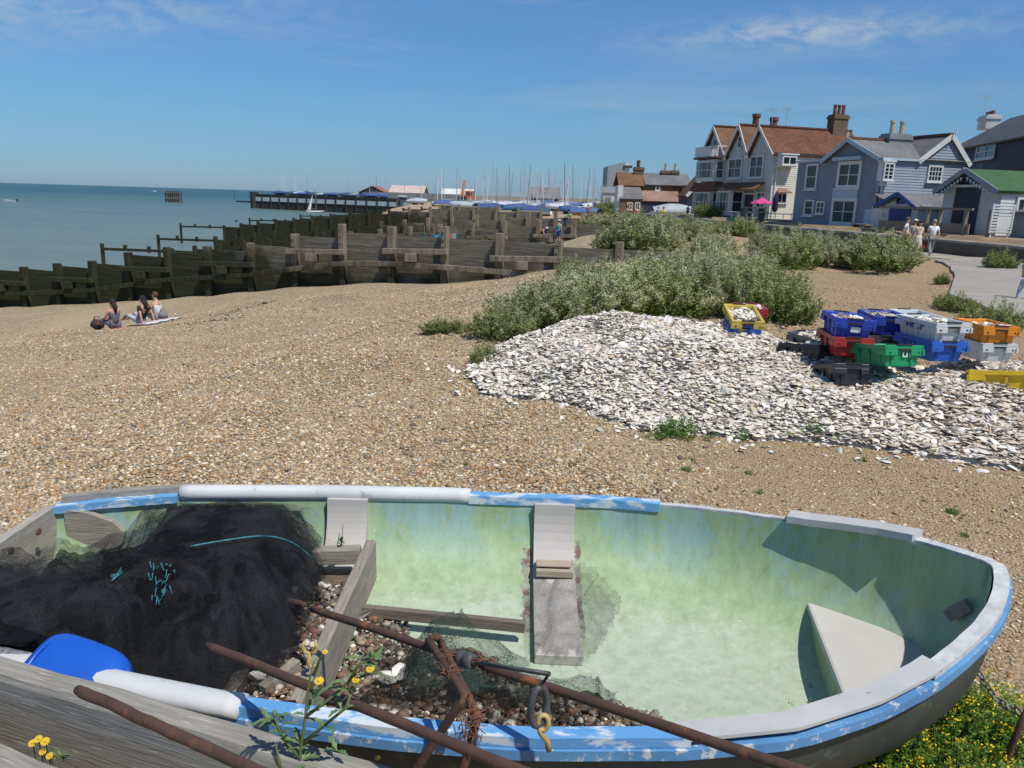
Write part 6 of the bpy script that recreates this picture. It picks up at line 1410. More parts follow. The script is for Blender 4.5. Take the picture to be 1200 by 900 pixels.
tp = atY(882, 249, 61); tbl = empty('picnic_table', tp, 'dark picnic table and benches under the pink parasol', 'table'); MB().box(tp+Vector((0, 0, .35)), (1.9, .8, .08)).build('table_top', DK, tbl)
for s in (-1, 1): MB().box(tp+Vector((0, s*.75, .05)), (1.9, .3, .07)).build('bench', DK, tbl); MB().box(tp+Vector((s*.7, 0, -.2)), (.1, 1.5, 1.0)).build('leg', DK, tbl)
# pale covered boat on the promenade by the cottages
p = atY(787, 249, 84); o = copy_tree(protos[2]); o.location = (p.x, p.y, .1); o.rotation_euler = (0, 0, .15); o.scale = (1, 1, 1.5)
for ch in list(o.children):
    if ch.name.split('.')[0] in ('mast', 'boom', 'forestay'): bpy.data.objects.remove(ch)
tag(o, 'pale blue covered boat on a trolley in front of the brown cottages', 'boat')
bn = empty('bench', atY(1010, 268, 48.5), 'small plank bench against the blue house front', 'bench'); bp = atY(1010, 263, 48.8); MB().box(bp, (.5, 2.0, .08)).build('seat', wd, bn)
for s in (-1, 1): MB().box(bp+Vector((0, s*.8, -.3)), (.4, .1, .6)).build('leg', wd, bn)
# ---------------------------------------------------------------- fish crates
def plastic(name, c, w=(.5, .5, .5)): return M(name, c, tuple(x*.82 for x in c), 5, 4, .42, .1, 40, .003, wear=tuple(.6*x+.4*.5 for x in c), wlo=.64, whi=.74, wscale=9, kind='Object')
PBLUE = plastic('royal_blue_plastic', (.018, .055, .42)); PBLU2 = plastic('bright_blue_plastic', (.025, .13, .56)); PRED = plastic('red_plastic', (.42, .035, .035)); PGRN = plastic('green_plastic', (.01, .30, .12))
PWHT = plastic('white_crate_plastic', (.60, .63, .65)); PORG = plastic('orange_plastic', (.72, .25, .012)); PBLK = plastic('black_plastic', (.022, .025, .028)); PDGR = plastic('dark_grey_plastic', (.05, .065, .07)); PYEL = plastic('yellow_plastic', (.68, .47, .012)); PYL2 = plastic('pale_yellow_plastic', (.62, .47, .08)); PMAR = plastic('crimson_plastic', (.36, .02, .05))
HOLE = M('slot_shadow', (.02, .02, .02), (.03, .03, .03), 5, 2, .9)
CL_, CW_, CHT = .58, .365, .205
def crate(mat, Mx, label, marks=None):
    r_ = bpy.data.objects.new('fish_crate', None); COL.objects.link(r_); tag(r_, label, 'crate', 'fish crates of oyster shells')
    L, W_, H, t = CL_/2, CW_/2, CHT, .014; tp = .90
    def ringp(z, o):
        k = tp+(1-tp)*z/H; return [(-(L*k-o), -(W_*k-o)), ((L*k-o), -(W_*k-o)), ((L*k-o), (W_*k-o)), (-(L*k-o), (W_*k-o))]
    b = MB(); V = [(*p, 0) for p in ringp(0, 0)]+[(*p, H) for p in ringp(H, 0)]+[(*p, H) for p in ringp(H, t)]+[(*p, .015) for p in ringp(0, t)]
    Fc = [[3, 2, 1, 0]]+[[i, (i+1) % 4, 4+(i+1) % 4, 4+i] for i in range(4)]+[[4+i, 4+(i+1) % 4, 8+(i+1) % 4, 8+i] for i in range(4)]+[[8+i, 8+(i+1) % 4, 12+(i+1) % 4, 12+i] for i in range(4)]+[[12, 13, 14, 15]]
    b.add(V, Fc)
    for s in (-1, 1):
        for x in (-.18, 0, .18): b.beam((x, s*(W_*tp+.0), .01), (x, s*(W_+.004), H-.05), .03, .018, up=(0, s, 0))
        for y in (-.10, .10): b.beam((s*(L*tp), y, .01), (s*(L+.004), y, H-.05), .03, .018, up=(s, 0, 0))
    b.build('tub', mat, r_, bevel=.005)
    b = MB(); o = .022; h = .045
    for s in (-1, 1):
        b.box((0, s*(W_+o/2-.002), H-h/2+.004), (CL_+2*o-.002, o, h)); b.box((s*(L+o/2-.002), 0, H-h/2+.005), (o, CW_-.004, h))
        for y in (-1, 1):
            b.box((s*(L-.06+o), y*(W_+o/2), H-.068), (.15, o+.004, .055)); b.box((s*(L+o/2), y*(W_-.065+o), H-.069), (o+.004, .14, .056))
    b.build('rim', mat, r_, bevel=.004)
    for s in (-1, 1):
        b = MB(); b.box((s*(L+.0225), 0, H-.038), (.004, .14, .020)); b.box((s*(L+.013), 0, H+.0085), (.03, .16, .012)); b.build('handle', [HOLE], r_)
    for s in (-1, 1):
        for y in (-.15, .15): MB().box((s*(L+.0235), y, H-.068), (.003, .022, .018)).build('slot', HOLE, r_)
    if marks:
        mm, ch, side = marks
        b = MB()
        for i, (x, z, w_, h_) in enumerate(ch):
            if side: b.box((-x*side, side*(W_*.955+.011), z), (w_, .006, h_))
            else: b.box((-(L*.965+.011), -x, z), (.006, w_, h_))
        b.build('printed_mark', mm, r_)
    r_.matrix_world = Mx; return r_
FILL = []
def fill(Mx, seed, level=.62, n=130):
    g = np.random.default_rng(seed); P = np.stack([(g.random(n)-.5)*CL_*.86, (g.random(n)-.5)*CW_*.84, CHT*level+g.random(n)*.05], -1); P[:, 2] += .02*np.sin(P[:, 0]*9+seed)
    me = shells_mesh('crate_shells', P, np.clip(g.normal(.030, .007, n), .016, .045), .5); o = link_raw('crate_shells', me); o.matrix_world = Mx; tag(o, 'empty oyster shells heaped inside a fish crate', kind='stuff')
    b = MB(); b.box((0, 0, CHT*level-.01), (CL_*.88, CW_*.88, .02)); q = b.build('crate_shells', hb); q.matrix_world = Mx @ Matrix.Translation((0, 0, CHT*level-.02)); tag(q, 'shell rubble inside a fish crate', kind='stuff')
def CM(px, py, Y, rz, tx=0, ty=0, dz=0):
    p = atY(px, py, Y)-Vector((0, 0, .05)); rz -= math.degrees(math.atan((px-600)/900*.98)); return Matrix.Translation(p+Vector((0, 0, dz))) @ Matrix.Rotation(R(rz), 4, 'Z') @ Matrix.Rotation(R(ty), 4, 'Y') @ Matrix.Rotation(R(tx), 4, 'X')
def up(Mx, dz=.235, drz=0, tx=0): return Matrix.Translation((0, 0, dz)) @ Mx @ Matrix.Rotation(R(drz), 4, 'Z') @ Matrix.Rotation(R(tx), 4, 'X')
inkb = M('blue_ink', (.05, .08, .40), (.04, .06, .32)); inkw = M('white_ink', (.7, .72, .72), (.6, .62, .62)); inkp = M('pale_blue_ink', (.10, .22, .62), (.08, .18, .5))
LBL = [(-.16, .13, .012, .05), (-.135, .13, .03, .012), (-.10, .13, .012, .05), (-.07, .13, .012, .05), (-.055, .15, .03, .012), (-.01, .13, .014, .05), (.015, .11, .03, .012), (.06, .13, .012, .05), (.085, .148, .03, .014)]
m6 = CM(1088, 412, 8.0, 126); crate(PBLU2, m6, 'bright blue fish crate beneath the white crate with blue print', (inkp, LBL, 1)); m7 = up(m6, .192, 2); crate(PWHT, m7, 'white fish crate with blue print, stacked on a bright blue crate', (inkb, LBL, 1)); fill(m7, 7, .66)
m8 = CM(1149, 413, 8.7, 124); crate(PWHT, m8, 'white fish crate beneath the orange crate'); m9 = up(m8, .192, -3); crate(PORG, m9, 'orange fish crate at the right end of the stacks'); fill(m9, 9, .72, 60)
m1 = CM(988, 407, 8.25, 108); crate(PRED, m1, 'red fish crate beneath a dark blue crate, left in the stacks'); m2 = up(m1, .192, -4, 3); crate(PBLUE, m2, 'dark blue fish crate stacked on the red crate', (inkw, [(.02, .10, .10, .055)], 0)); fill(m2, 2, .68)
m3 = CM(1031, 405, 8.75, 104); crate(PDGR, m3, 'dark grey fish crate beneath the tallest blue crate'); m4 = up(m3, .215, 4); crate(PBLUE, m4, 'tallest dark blue fish crate behind the white crate'); fill(m4, 4, .78)
m10 = CM(1070, 381, 9.6, 115); crate(PWHT, m10, 'white fish crate mostly hidden behind the blue and white stacks')
m5 = CM(1038, 422, 7.7, 122, 0, 9); crate(PGRN, m5, 'green fish crate tilted forward among the shells', (inkw, [(.0, .12, .012, .05), (.02, .10, .035, .012), (.04, .12, .012, .05), (.07, .12, .012, .05), (.085, .14, .03, .012)], 0)); fill(m5, 5, .5, 40)
m11 = CM(988, 432, 7.75, 112, 0, 14, -.125); crate(PBLK, m11, 'black fish crate half sunk in shells in front of the red crate'); fill(m11, 11, .55, 70)
m12 = CM(950, 414, 8.5, 135, 8, 8, -.07); crate(PBLK, m12, 'black fish crate sunk in the heap at the far left of the stacks'); fill(m12, 12, .75, 60)
m13 = CM(958, 403, 9.0, 125, -4, 0, -.05); crate(PDGR, m13, 'dark grey fish crate behind the leftmost black crate'); fill(m13, 13, .7, 60)
m14 = CM(1178, 446, 7.35, 186, 9, 6, -.06); crate(PYEL, m14, 'yellow fish crate half buried in shells at the right edge'); fill(m14, 14, .9, 120)
m15 = CM(868, 391, 9.9, 97); crate(PBLU2, m15, 'blue fish crate sunk in the heap beneath the yellow crate'); m16 = up(m15, .13, 6, 0) @ Matrix.Rotation(R(-13), 4, 'Y'); crate(PYL2, m16, 'pale yellow fish crate tilted on top of the heap'); fill(m16, 16, .72)
m17 = CM(876, 389, 10.45, 92); crate(PBLK, m17, 'black fish crate beneath the crimson crate on the heap'); m18 = up(m17, .2, 4); crate(PMAR, m18, 'crimson fish crate behind the tilted yellow one'); fill(m18, 18, .72)

# ---------------------------------------------------------------- wild plants
def leafmat(name, c1, c2, c3, tr=.33):
    mt, nt, bs = nodes(name); bs.inputs['Roughness'].default_value = .55; bs.inputs['Specular IOR Level'].default_value = .3
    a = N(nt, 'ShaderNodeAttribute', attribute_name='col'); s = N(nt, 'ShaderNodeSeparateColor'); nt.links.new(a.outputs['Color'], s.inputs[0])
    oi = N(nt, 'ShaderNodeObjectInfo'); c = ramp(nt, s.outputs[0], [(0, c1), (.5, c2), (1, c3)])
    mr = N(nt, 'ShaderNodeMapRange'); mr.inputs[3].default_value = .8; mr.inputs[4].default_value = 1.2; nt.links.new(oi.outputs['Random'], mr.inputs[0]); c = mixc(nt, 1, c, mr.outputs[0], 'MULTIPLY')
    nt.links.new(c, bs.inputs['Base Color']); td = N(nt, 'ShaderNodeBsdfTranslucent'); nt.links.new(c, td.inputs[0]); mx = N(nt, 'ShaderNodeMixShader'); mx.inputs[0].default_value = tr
    nt.links.new(bs.outputs[0], mx.inputs[1]); nt.links.new(td.outputs[0], mx.inputs[2]); nt.links.new(mx.outputs[0], nt.nodes['Material Output'].inputs[0]); return mt
LEAF = leafmat('dune_leaf', (.115, .165, .035), (.22, .28, .08), (.36, .40, .16)); FLOW = leafmat('pale_blossom', (.37, .38, .20), (.52, .51, .33), (.68, .65, .47), .15)
GLEAF = leafmat('bright_leaf', (.07, .15, .018), (.125, .25, .035), (.21, .35, .07)); YFLOW = leafmat('yellow_petal', (.62, .42, .005), (.78, .58, .01), (.85, .70, .03), .15); STEM = M('green_stem', (.13, .17, .06), (.10, .13, .045), 8, 3, .7)
def quads(P, D_, Wd, ln, wd, g, cup=.0):
    "leaf-shaped diamonds at P along D_, width direction Wd"
    a = P; m_ = P+D_*(ln*.45)[:, None]; e_ = P+D_*ln[:, None]; V = np.stack([a, m_+Wd*wd[:, None], e_, m_-Wd*wd[:, None]], 1).reshape(-1, 3); return V
def unit(v): return v/np.maximum(np.linalg.norm(v, axis=-1, keepdims=True), 1e-9)
def bush_proto(name, seed, ns=190, nl=42, nf=75, leaf=.042, wid=.012, fl=.0125, spread=1.0, ht=1.0, flower_top=.34, ftone=(.2, 1), flowers=True, lm=None, fm=None, W_=.62, up_=1.6):
    g = np.random.default_rng(seed); r = np.sqrt(g.random(ns)); a = g.random(ns)*6.283; lump = 1+.22*np.sin(a*2+seed)+.16*np.sin(a*3+seed*2.3)
    base = np.stack([r*np.cos(a)*.72*W_*lump, r*np.sin(a)*.72*W_*lump, np.zeros(ns)], -1); top = np.stack([r*np.cos(a)*W_*lump*spread+g.normal(0, .05, ns), r*np.sin(a)*W_*lump*spread+g.normal(0, .05, ns), ht*(1.0-.55*r**2.2)*(.62+.50*g.random(ns)**1.5)], -1)
    def on(t, i): return base[i]*(1-t)[:, None]+top[i]*t[:, None]+np.stack([.05*np.sin(t*5+i), .05*np.cos(t*4+i*1.7), 0*t], -1)
    i = g.integers(0, ns, ns*nl); t = g.random(len(i))**.72; P = on(t, i); d = unit(np.stack([g.normal(0, 1, len(i)), g.normal(0, 1, len(i)), g.normal(.55, .6, len(i))], -1)); w_ = unit(np.cross(d, g.normal(0, 1, (len(i), 3))))
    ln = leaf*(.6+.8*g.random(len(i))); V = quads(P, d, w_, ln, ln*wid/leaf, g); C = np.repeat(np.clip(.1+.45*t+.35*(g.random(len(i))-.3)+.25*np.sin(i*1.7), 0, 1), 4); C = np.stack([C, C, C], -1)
    Fq = np.arange(len(V)).reshape(-1, 4); root = bpy.data.objects.new(name, None); COL.objects.link(root)
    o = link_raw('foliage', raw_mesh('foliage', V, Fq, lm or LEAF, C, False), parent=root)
    if flowers:
        cs_ = g.choice(ns, max(ns*2//3, 3), replace=False); i = cs_[g.integers(0, len(cs_), ns*nf)]; t = 1-flower_top*g.random(len(i))**1.3; P = on(t, i)+g.normal(0, .022, (len(i), 3))+np.stack([0*t, 0*t, .02+.02*g.random(len(t))], -1); d = unit(g.normal(0, 1, (len(i), 3))); w_ = unit(np.cross(d, g.normal(0, 1, (len(i), 3)))); ln = fl*(.6+.8*g.random(len(i)))
        V = quads(P, d, w_, ln, ln*.5, g); C = np.repeat(np.clip(ftone[0]+(ftone[1]-ftone[0])*g.random(len(i))*(.5+.5*(.5+.5*np.sin(i*2.1))), 0, 1), 4); C = np.stack([C, C, C], -1)
        link_raw('blossom', raw_mesh('blossom', V, np.arange(len(V)).reshape(-1, 4), fm or FLOW, C, False), parent=root)
    b = MB()
    for k in range(0, ns, 3): b.tube([tuple(base[k]-np.array([0, 0, .06])), tuple(on(np.array([.5]), np.array([k]))[0]), tuple(top[k])], [.006, .005, .003], 4, caps=False)
    b.build('stems', STEM, root); return root
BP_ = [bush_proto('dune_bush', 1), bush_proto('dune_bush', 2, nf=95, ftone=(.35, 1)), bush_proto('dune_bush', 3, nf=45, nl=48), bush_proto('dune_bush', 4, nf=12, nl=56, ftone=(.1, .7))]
bu = [0]*4
def bush(k, px, py, w_, h_, label, rz=None, dY=0):
    p = onground(px, py); dist = p.y*.972; sx_ = w_/900*dist/1.24; sz_ = h_/900*dist*1.0
    o = copy_tree(BP_[k]) if bu[k] else BP_[k]; bu[k] = 1; o.location = (p.x, p.y+sx_*.55+dY, gz(p.x, p.y+sx_*.55)-.02); o.rotation_euler = (0, 0, random.random()*6.28 if rz is None else rz); o.scale = (sx_, sx_, sz_); tag(o, label, 'plant', 'wild dune plants'); return o
random.seed(5)
for k, px, py, w_, h_, lab in [
    (3, 522, 393, 62, 20, 'low green plant at the far left tip of the wild plant bank'), (3, 572, 432, 50, 34, 'leafy green plant at the left end of the shell heap'), (2, 592, 402, 100, 44, 'green plant just above the left end of the shell heap'),
    (0, 640, 392, 130, 64, 'pale flowering plant behind the left shoulder of the shell heap'), (1, 702, 384, 140, 72, 'broad white flowering plant behind the top of the shell heap'), (0, 770, 380, 140, 78, 'tall flowering plant behind the shell heap, left of the yellow crate'),
    (1, 835, 376, 120, 84, 'tall white flowering plant directly behind the yellow crate'), (2, 905, 382, 110, 74, 'tall green plant to the right of the crimson crate'), (3, 935, 382, 70, 56, 'dark green plant left of the stacked crates'),
    (1, 735, 360, 130, 60, 'white flowering plant in the second row of the wild bank'), (0, 668, 372, 110, 50, 'flowering plant in the second row, above the left shoulder of the heap'), (1, 862, 345, 110, 58, 'white flowering plant in the back row above the yellow crate'), (0, 800, 350, 120, 58, 'flowering plant in the middle of the back row of the wild bank'),
    (2, 672, 332, 50, 34, 'small green plant growing against the nearest groyne'), (2, 905, 350, 90, 48, 'sprawling plant at the right end of the back row'),
    (0, 938, 318, 90, 52, 'rounded flowering bush below the blue house'), (1, 975, 316, 70, 44, 'rounded white flowering bush right of the other one below the blue house'), (1, 905, 306, 60, 40, 'pale flowering bush left of the rounded ones below the blue house'),
    (2, 1050, 322, 110, 50, 'wide grey green bush in front of the walking people'), (0, 1030, 318, 70, 40, 'flowering bush against the left side of the wide grey green bush'),
    (1, 842, 305, 70, 34, 'pale flowering bush in the dune hollow below the gabled house'), (0, 765, 305, 120, 54, 'large flowering bush behind the landward end of the nearest groyne'), (2, 728, 302, 70, 40, 'green bush on the landward end of the nearest groyne'),
    (1, 800, 284, 80, 32, 'pale flowering bush further along the dune, below the black shed'), (2, 738, 272, 80, 26, 'green bush below the brown cottages'), (0, 702, 272, 60, 24, 'low bush by the landward end of the second groyne'), (2, 872, 279, 50, 27, 'round bush in front of the teal edged terrace'), (2, 832, 275, 46, 18, 'small green bush below the gabled house bays'), (3, 772, 266, 60, 16, 'low green bush in front of the cottages'),
    (3, 1180, 396, 70, 44, 'low leafy bush beside the boardwalk behind the orange crate'), (3, 1128, 368, 50, 26, 'small bush at the near left corner of the boardwalk'), (3, 1183, 318, 44, 28, 'bright green bush at the foot of the sea wall beside the boardwalk'), (3, 1108, 334, 20, 16, 'tiny bush at the left edge of the boardwalk')]:
    bush(k, px, py, w_, h_, lab)
# shrubs against the buildings
for px, Y, w_, h_, lab in [(715, 112, 3.6, 2.1, 'dark shrub at the foot of the grey tower'), (702, 108, 4.5, 1.3, 'low green shrub beside the boat yard'), (829, 74, 2.6, 1.5, 'garden shrub in front of the lower bay of the gabled house'), (812, 76, 2.2, .9, 'low garden shrub left of the gabled house bay')]:
    o = copy_tree(BP_[3]); x = pxX(px, Y); o.location = (x, Y, max(gz(x, Y), -.3)); o.scale = (w_/1.24, w_/1.24, h_); tag(o, lab, 'plant', 'wild dune plants')
# weeds on the shingle
WP = bush_proto('weed_tuft', 9, 60, 40, 6, .07, .010, .010, 1.1, .55, .2, (.0, .4), False, GLEAF); wu = 0
for px, py, w_, h_, lab in [(800, 512, 66, 24, 'long green weed tuft at the front foot of the shell heap'), (955, 514, 64, 20, 'green weed tuft at the heap foot below the black crates'), (872, 516, 30, 11, 'small weed tuft between the two longer ones at the heap foot'), (772, 512, 40, 11, 'thin weed tuft left of the long one at the heap foot'), (806, 552, 18, 6, 'tiny weed in the bare shingle below the long weed tuft'), (812, 541, 12, 5, 'tiniest weed below the heap foot'), (878, 556, 14, 5, 'tiny weed in the shingle above the bow of the dinghy'), (1118, 602, 22, 7, 'small weed on the shingle at the right, above the bow'), (1128, 628, 18, 5, 'weed on the shingle just above the bow tip'), (545, 545, 10, 4, 'tiny weed in the open shingle left of the heap'), (1012, 540, 14, 5, 'tiny weed near the scattered shells at the right'), (890, 578, 16, 5, 'tiny weed just above the grey gunwale plank')]:
    p = onground(px, py); s = w_/900*p.y/1.3; o = copy_tree(WP) if wu else WP; wu = 1; o.location = p; o.scale = (s, s*.7, h_/900*p.y/.5); o.rotation_euler = (0, 0, random.random()*6); tag(o, lab, 'weed', 'weeds on the shingle')
# yellow ragwort beside the bow
RG = bush_proto('ragwort', 12, 200, 62, 5, .052, .0075, .020, 1.05, 1.0, .05, (.2, 1), True, GLEAF, YFLOW)
def put_rag(px, py, w_, h_, lab, first=False):
    o = RG if first else copy_tree(RG); p = atz(px, py, .02); o.location = (p.x, p.y, -.02); o.scale = (w_/1.24, w_/1.24*.8, h_); o.rotation_euler = (0, 0, random.random()*6); tag(o, lab, 'plant', 'yellow ragwort plants by the bow')
put_rag(1095, 868, .58, .30, 'largest clump of yellow ragwort beside the bow', True); put_rag(1025, 890, .56, .24, 'yellow ragwort clump under the near side of the bow'); put_rag(1165, 872, .46, .26, 'yellow ragwort clump next to the rusty stake'); put_rag(960, 905, .46, .15, 'low yellow ragwort clump in the shadow of the hull')
put_rag(1110, 935, .50, .24, 'yellow ragwort clump at the bottom edge below the largest one')
# sow thistle in front of the lichened plank
def leaf_blade(b, p, d, ln, wd, up_=Vector((0, 0, 1)), jag=True):
    d = d.normalized(); s = d.cross(up_).normalized(); n_ = 7; V = []
    for i in range(n_+1):
        t = i/n_; w_ = wd*math.sin(math.pi*min(t*.92+.06, 1))*((.55 if i % 2 else 1.0) if jag else 1); c = p+d*ln*t+up_*(.12*ln*math.sin(t*2.6)-.10*ln*t*t); V += [c+s*w_+up_*w_*.25, c, c-s*w_+up_*w_*.25]
    b.add(V, [[3*i, 3*i+1, 3*i+4, 3*i+3] for i in range(n_)]+[[3*i+1, 3*i+2, 3*i+5, 3*i+4] for i in range(n_)])
TL = M('thistle_leaf', (.085, .15, .05), (.13, .20, .07), 20, 4, .6); th = empty('sow_thistle', atz(350, 915, .35), 'sow thistle with yellow flowers growing up over the lichened plank', 'plant')
ys = 1.50
def tp_(px, py, Y=ys): return atY(px, py, Y)
stems_ = [[(350, 930), (352, 880), (358, 840), (362, 800), (368, 775)], [(358, 840), (385, 820), (408, 800), (432, 790)], [(356, 870), (380, 850), (405, 830), (412, 812)], [(352, 890), (335, 868), (325, 850), (322, 838)], [(368, 790), (376, 770), (381, 762)], [(340, 925), (326, 890), (324, 870)], [(408, 800), (420, 780), (436, 768)]]
for st in stems_: P_ = [tp_(x, y) for x, y in st]; MB().tube(P_, [.0042-.0020*i/len(P_) for i in range(len(P_))], 6).build('stem', STEM, th, True)
b = MB(); random.seed(3)
for px, py in [(358, 838), (366, 822), (352, 872), (384, 852), (408, 800), (326, 852), (322, 842), (330, 858), (400, 832), (352, 892), (432, 790), (412, 812), (440, 782), (318, 848), (424, 772), (338, 880), (362, 895), (395, 880)]:
    for k in range(3):
        a = random.random()*6.28; leaf_blade(b, tp_(px, py), Vector((math.cos(a), math.sin(a)*.6, .35*random.random()+.1)), .028+.032*random.random(), .0075)
b.build('foliage', TL, th)
def daisy(root, p, r_, nrm=Vector((0, -.3, 1))):
    q = nrm.to_track_quat('Z', 'Y').to_matrix(); b = MB()
    for i in range(14):
        a = 6.283*i/14; a2 = a+.25; b.add([p+q @ Vector((0, 0, 0)), p+q @ Vector((r_*math.cos(a-.1), r_*math.sin(a-.1), .1*r_)), p+q @ Vector((r_*1.12*math.cos(a+.06), r_*1.12*math.sin(a+.06), .06*r_)), p+q @ Vector((r_*math.cos(a2-.03), r_*math.sin(a2-.03), .12*r_))], [[0, 1, 2, 3]])
    b.ell(p+Vector((0, 0, .002)), (r_*.34, r_*.34, r_*.25), 8, 5); return b.build('flower_head', YEL, root)
YEL = M('daisy_yellow', (.78, .55, .01), (.68, .45, .008), 30, 2, .6)
for px, py, r_ in [(374, 798, .010), (434, 784, .009), (417, 797, .008), (381, 764, .006), (443, 888, .006)]: daisy(th, tp_(px, py, ys-.01), r_)
for px, py in [(322, 836), (330, 842), (436, 766), (413, 808)]: MB().ell(tp_(px, py), (.006, .006, .009), 8, 6).build('flower_bud', TL, th, True)
sm_ = empty('yellow_daisy', atz(58, 880, .58), 'yellow daisies growing in the gap between the two planks', 'plant')
for px, py, r_ in [(45, 866, .009), (53, 869, .010), (38, 871, .009), (50, 881, .008), (58, 886, .008)]: daisy(sm_, atY(px, py, 1.63), r_, Vector((.1, -.5, .9))); MB().tube([atY(px, py, 1.64), atY(px+8, 905, 1.66)], .0015, 5).build('stem', STEM, sm_)
b = MB()
for k in range(14): a = random.random()*6.28; leaf_blade(b, atY(60+random.random()*24, 884+random.random()*8, 1.64), Vector((math.cos(a), math.sin(a)*.5, .4)), .022, .004)
b.build('foliage', TL, sm_)
ms = empty('weed_sprig', atz(400, 640, .36), 'small green sprig growing on the cross block in the dinghy', 'weed'); b = MB()
for k in range(26): a = random.random()*6.28; leaf_blade(b, atz(400, 640, .37)+Vector((0, 0, .004*k*.4)), Vector((math.cos(a), math.sin(a), .7)), .028*(1-k/40), .005)
b.build('foliage', TL, ms); MB().tube([atz(400, 643, .36), atz(402, 622, .37)+Vector((0, 0, .03))], .0018, 5).build('stem', STEM, ms)

# ---------------------------------------------------------------- people
SKIN = M('skin', (.52, .31, .21), (.46, .27, .18), 4, 2, .6)
J_STAND = dict(pelvis=(0, 0, .94), spine=(0, .01, 1.14), chest=(0, 0, 1.34), neck=(0, .01, 1.49), jaw=(0, -.01, 1.56), head=(0, -.015, 1.65), crown=(0, 0, 1.735), shl=(-.18, .01, 1.41), ell=(-.235, .03, 1.13), wrl=(-.24, -.04, .88), hal=(-.235, -.06, .79), shr=(.18, .01, 1.41), elr=(.235, .03, 1.13), wrr=(.24, -.04, .88), har=(.235, -.06, .79), hil=(-.09, 0, .90), knl=(-.10, -.02, .49), anl=(-.10, .03, .08), tol=(-.11, -.13, .04), hir=(.09, 0, .90), knr=(.10, -.02, .49), anr=(.10, .03, .08), tor=(.11, -.13, .04))
J_WALK = dict(J_STAND, knl=(-.10, -.16, .52), anl=(-.10, -.24, .10), tol=(-.11, -.40, .06), knr=(.10, .05, .50), anr=(.10, .30, .15), tor=(.11, .19, .05), ell=(-.23, .12, 1.15), wrl=(-.23, .14, .90), hal=(-.23, .14, .82), elr=(.23, -.02, 1.14), wrr=(.22, -.18, .95), har=(.22, -.23, .89))
J_SIT = dict(pelvis=(0, 0, .13), spine=(0, .03, .32), chest=(0, .02, .52), neck=(0, .01, .68), jaw=(0, -.03, .74), head=(0, -.04, .83), crown=(0, -.02, .915), shl=(-.18, .02, .60), ell=(-.24, -.10, .36), wrl=(-.18, -.30, .30), hal=(-.15, -.36, .29), shr=(.18, .02, .60), elr=(.24, -.10, .36), wrr=(.18, -.30, .30), har=(.15, -.36, .29), hil=(-.10, -.04, .12), knl=(-.17, -.44, .30), anl=(-.10, -.72, .08), tol=(-.09, -.86, .08), hir=(.10, -.04, .12), knr=(.17, -.44, .28), anr=(.10, -.70, .08), tor=(.09, -.84, .08))
J_LEAN = dict(J_SIT, spine=(0, .08, .31), chest=(0, .14, .50), neck=(0, .17, .66), jaw=(0, .13, .72), head=(0, .12, .81), crown=(0, .15, .895), shl=(-.18, .16, .58), ell=(-.24, .26, .34), wrl=(-.24, .34, .08), hal=(-.24, .40, .04), shr=(.18, .16, .58), elr=(.24, .26, .34), wrr=(.24, .34, .08), har=(.24, .40, .04))
J_BEND = dict(J_STAND, spine=(0, -.12, 1.10), chest=(0, -.30, 1.20), neck=(0, -.42, 1.24), jaw=(0, -.50, 1.25), head=(0, -.56, 1.29), crown=(0, -.60, 1.36), shl=(-.18, -.34, 1.20), ell=(-.22, -.42, .94), wrl=(-.18, -.52, .74), hal=(-.17, -.55, .66), shr=(.18, -.34, 1.20), elr=(.22, -.42, .94), wrr=(.18, -.52, .74), har=(.17, -.55, .66))
J_CROUCH = dict(J_SIT, pelvis=(0, .12, .30), spine=(0, .02, .48), chest=(0, -.12, .62), neck=(0, -.20, .74), jaw=(0, -.26, .78), head=(0, -.29, .85), crown=(0, -.28, .93), shl=(-.17, -.14, .68), shr=(.17, -.14, .68), ell=(-.24, -.28, .44), elr=(.24, -.28, .44), wrl=(-.14, -.45, .26), wrr=(.14, -.45, .26), hal=(-.12, -.49, .2), har=(.12, -.49, .2), hil=(-.10, .10, .28), hir=(.10, .10, .28), knl=(-.15, -.28, .44), knr=(.15, -.28, .44), anl=(-.11, -.02, .08), anr=(.11, -.02, .08), tol=(-.12, -.18, .04), tor=(.12, -.18, .04))
EDG = ['pelvis spine', 'spine chest', 'chest neck', 'neck jaw', 'jaw head', 'head crown', 'chest shl', 'shl ell', 'ell wrl', 'wrl hal', 'chest shr', 'shr elr', 'elr wrr', 'wrr har', 'pelvis hil', 'hil knl', 'knl anl', 'anl tol', 'pelvis hir', 'hir knr', 'knr anr', 'anr tor']
RAD = dict(pelvis=.13, spine=.125, chest=.14, neck=.055, jaw=.07, head=.088, crown=.06, shl=.062, shr=.062, ell=.043, elr=.043, wrl=.032, wrr=.032, hal=.034, har=.034, hil=.088, hir=.088, knl=.058, knr=.058, anl=.042, anr=.042, tol=.035, tor=.035)
def skin_obj(name, J, edges, rad, mat, parent, root='pelvis', sc=1, level=1):
    nm = []
    for e_ in edges:
        for q in e_.split():
            if q not in nm: nm.append(q)
    nm.sort(key=lambda q: q != root); me = bpy.data.meshes.new(name); me.from_pydata([tuple(np.array(J[q])*sc) for q in nm], [[nm.index(q) for q in e_.split()] for e_ in edges], []); me.materials.append(mat)
    o = bpy.data.objects.new(name, me); COL.objects.link(o); o.parent = parent; s = o.modifiers.new('skin', 'SKIN'); s.use_smooth_shade = True
    for i, q in enumerate(nm): v = me.skin_vertices[0].data[i]; v.radius = (rad[q]*sc, rad[q]*sc*(.78 if q in ('pelvis', 'spine', 'chest') else 1)); v.use_root = (i == 0)
    ss = o.modifiers.new('smooth', 'SUBSURF'); ss.levels = level; ss.render_levels = level; return o
CM_ = {}
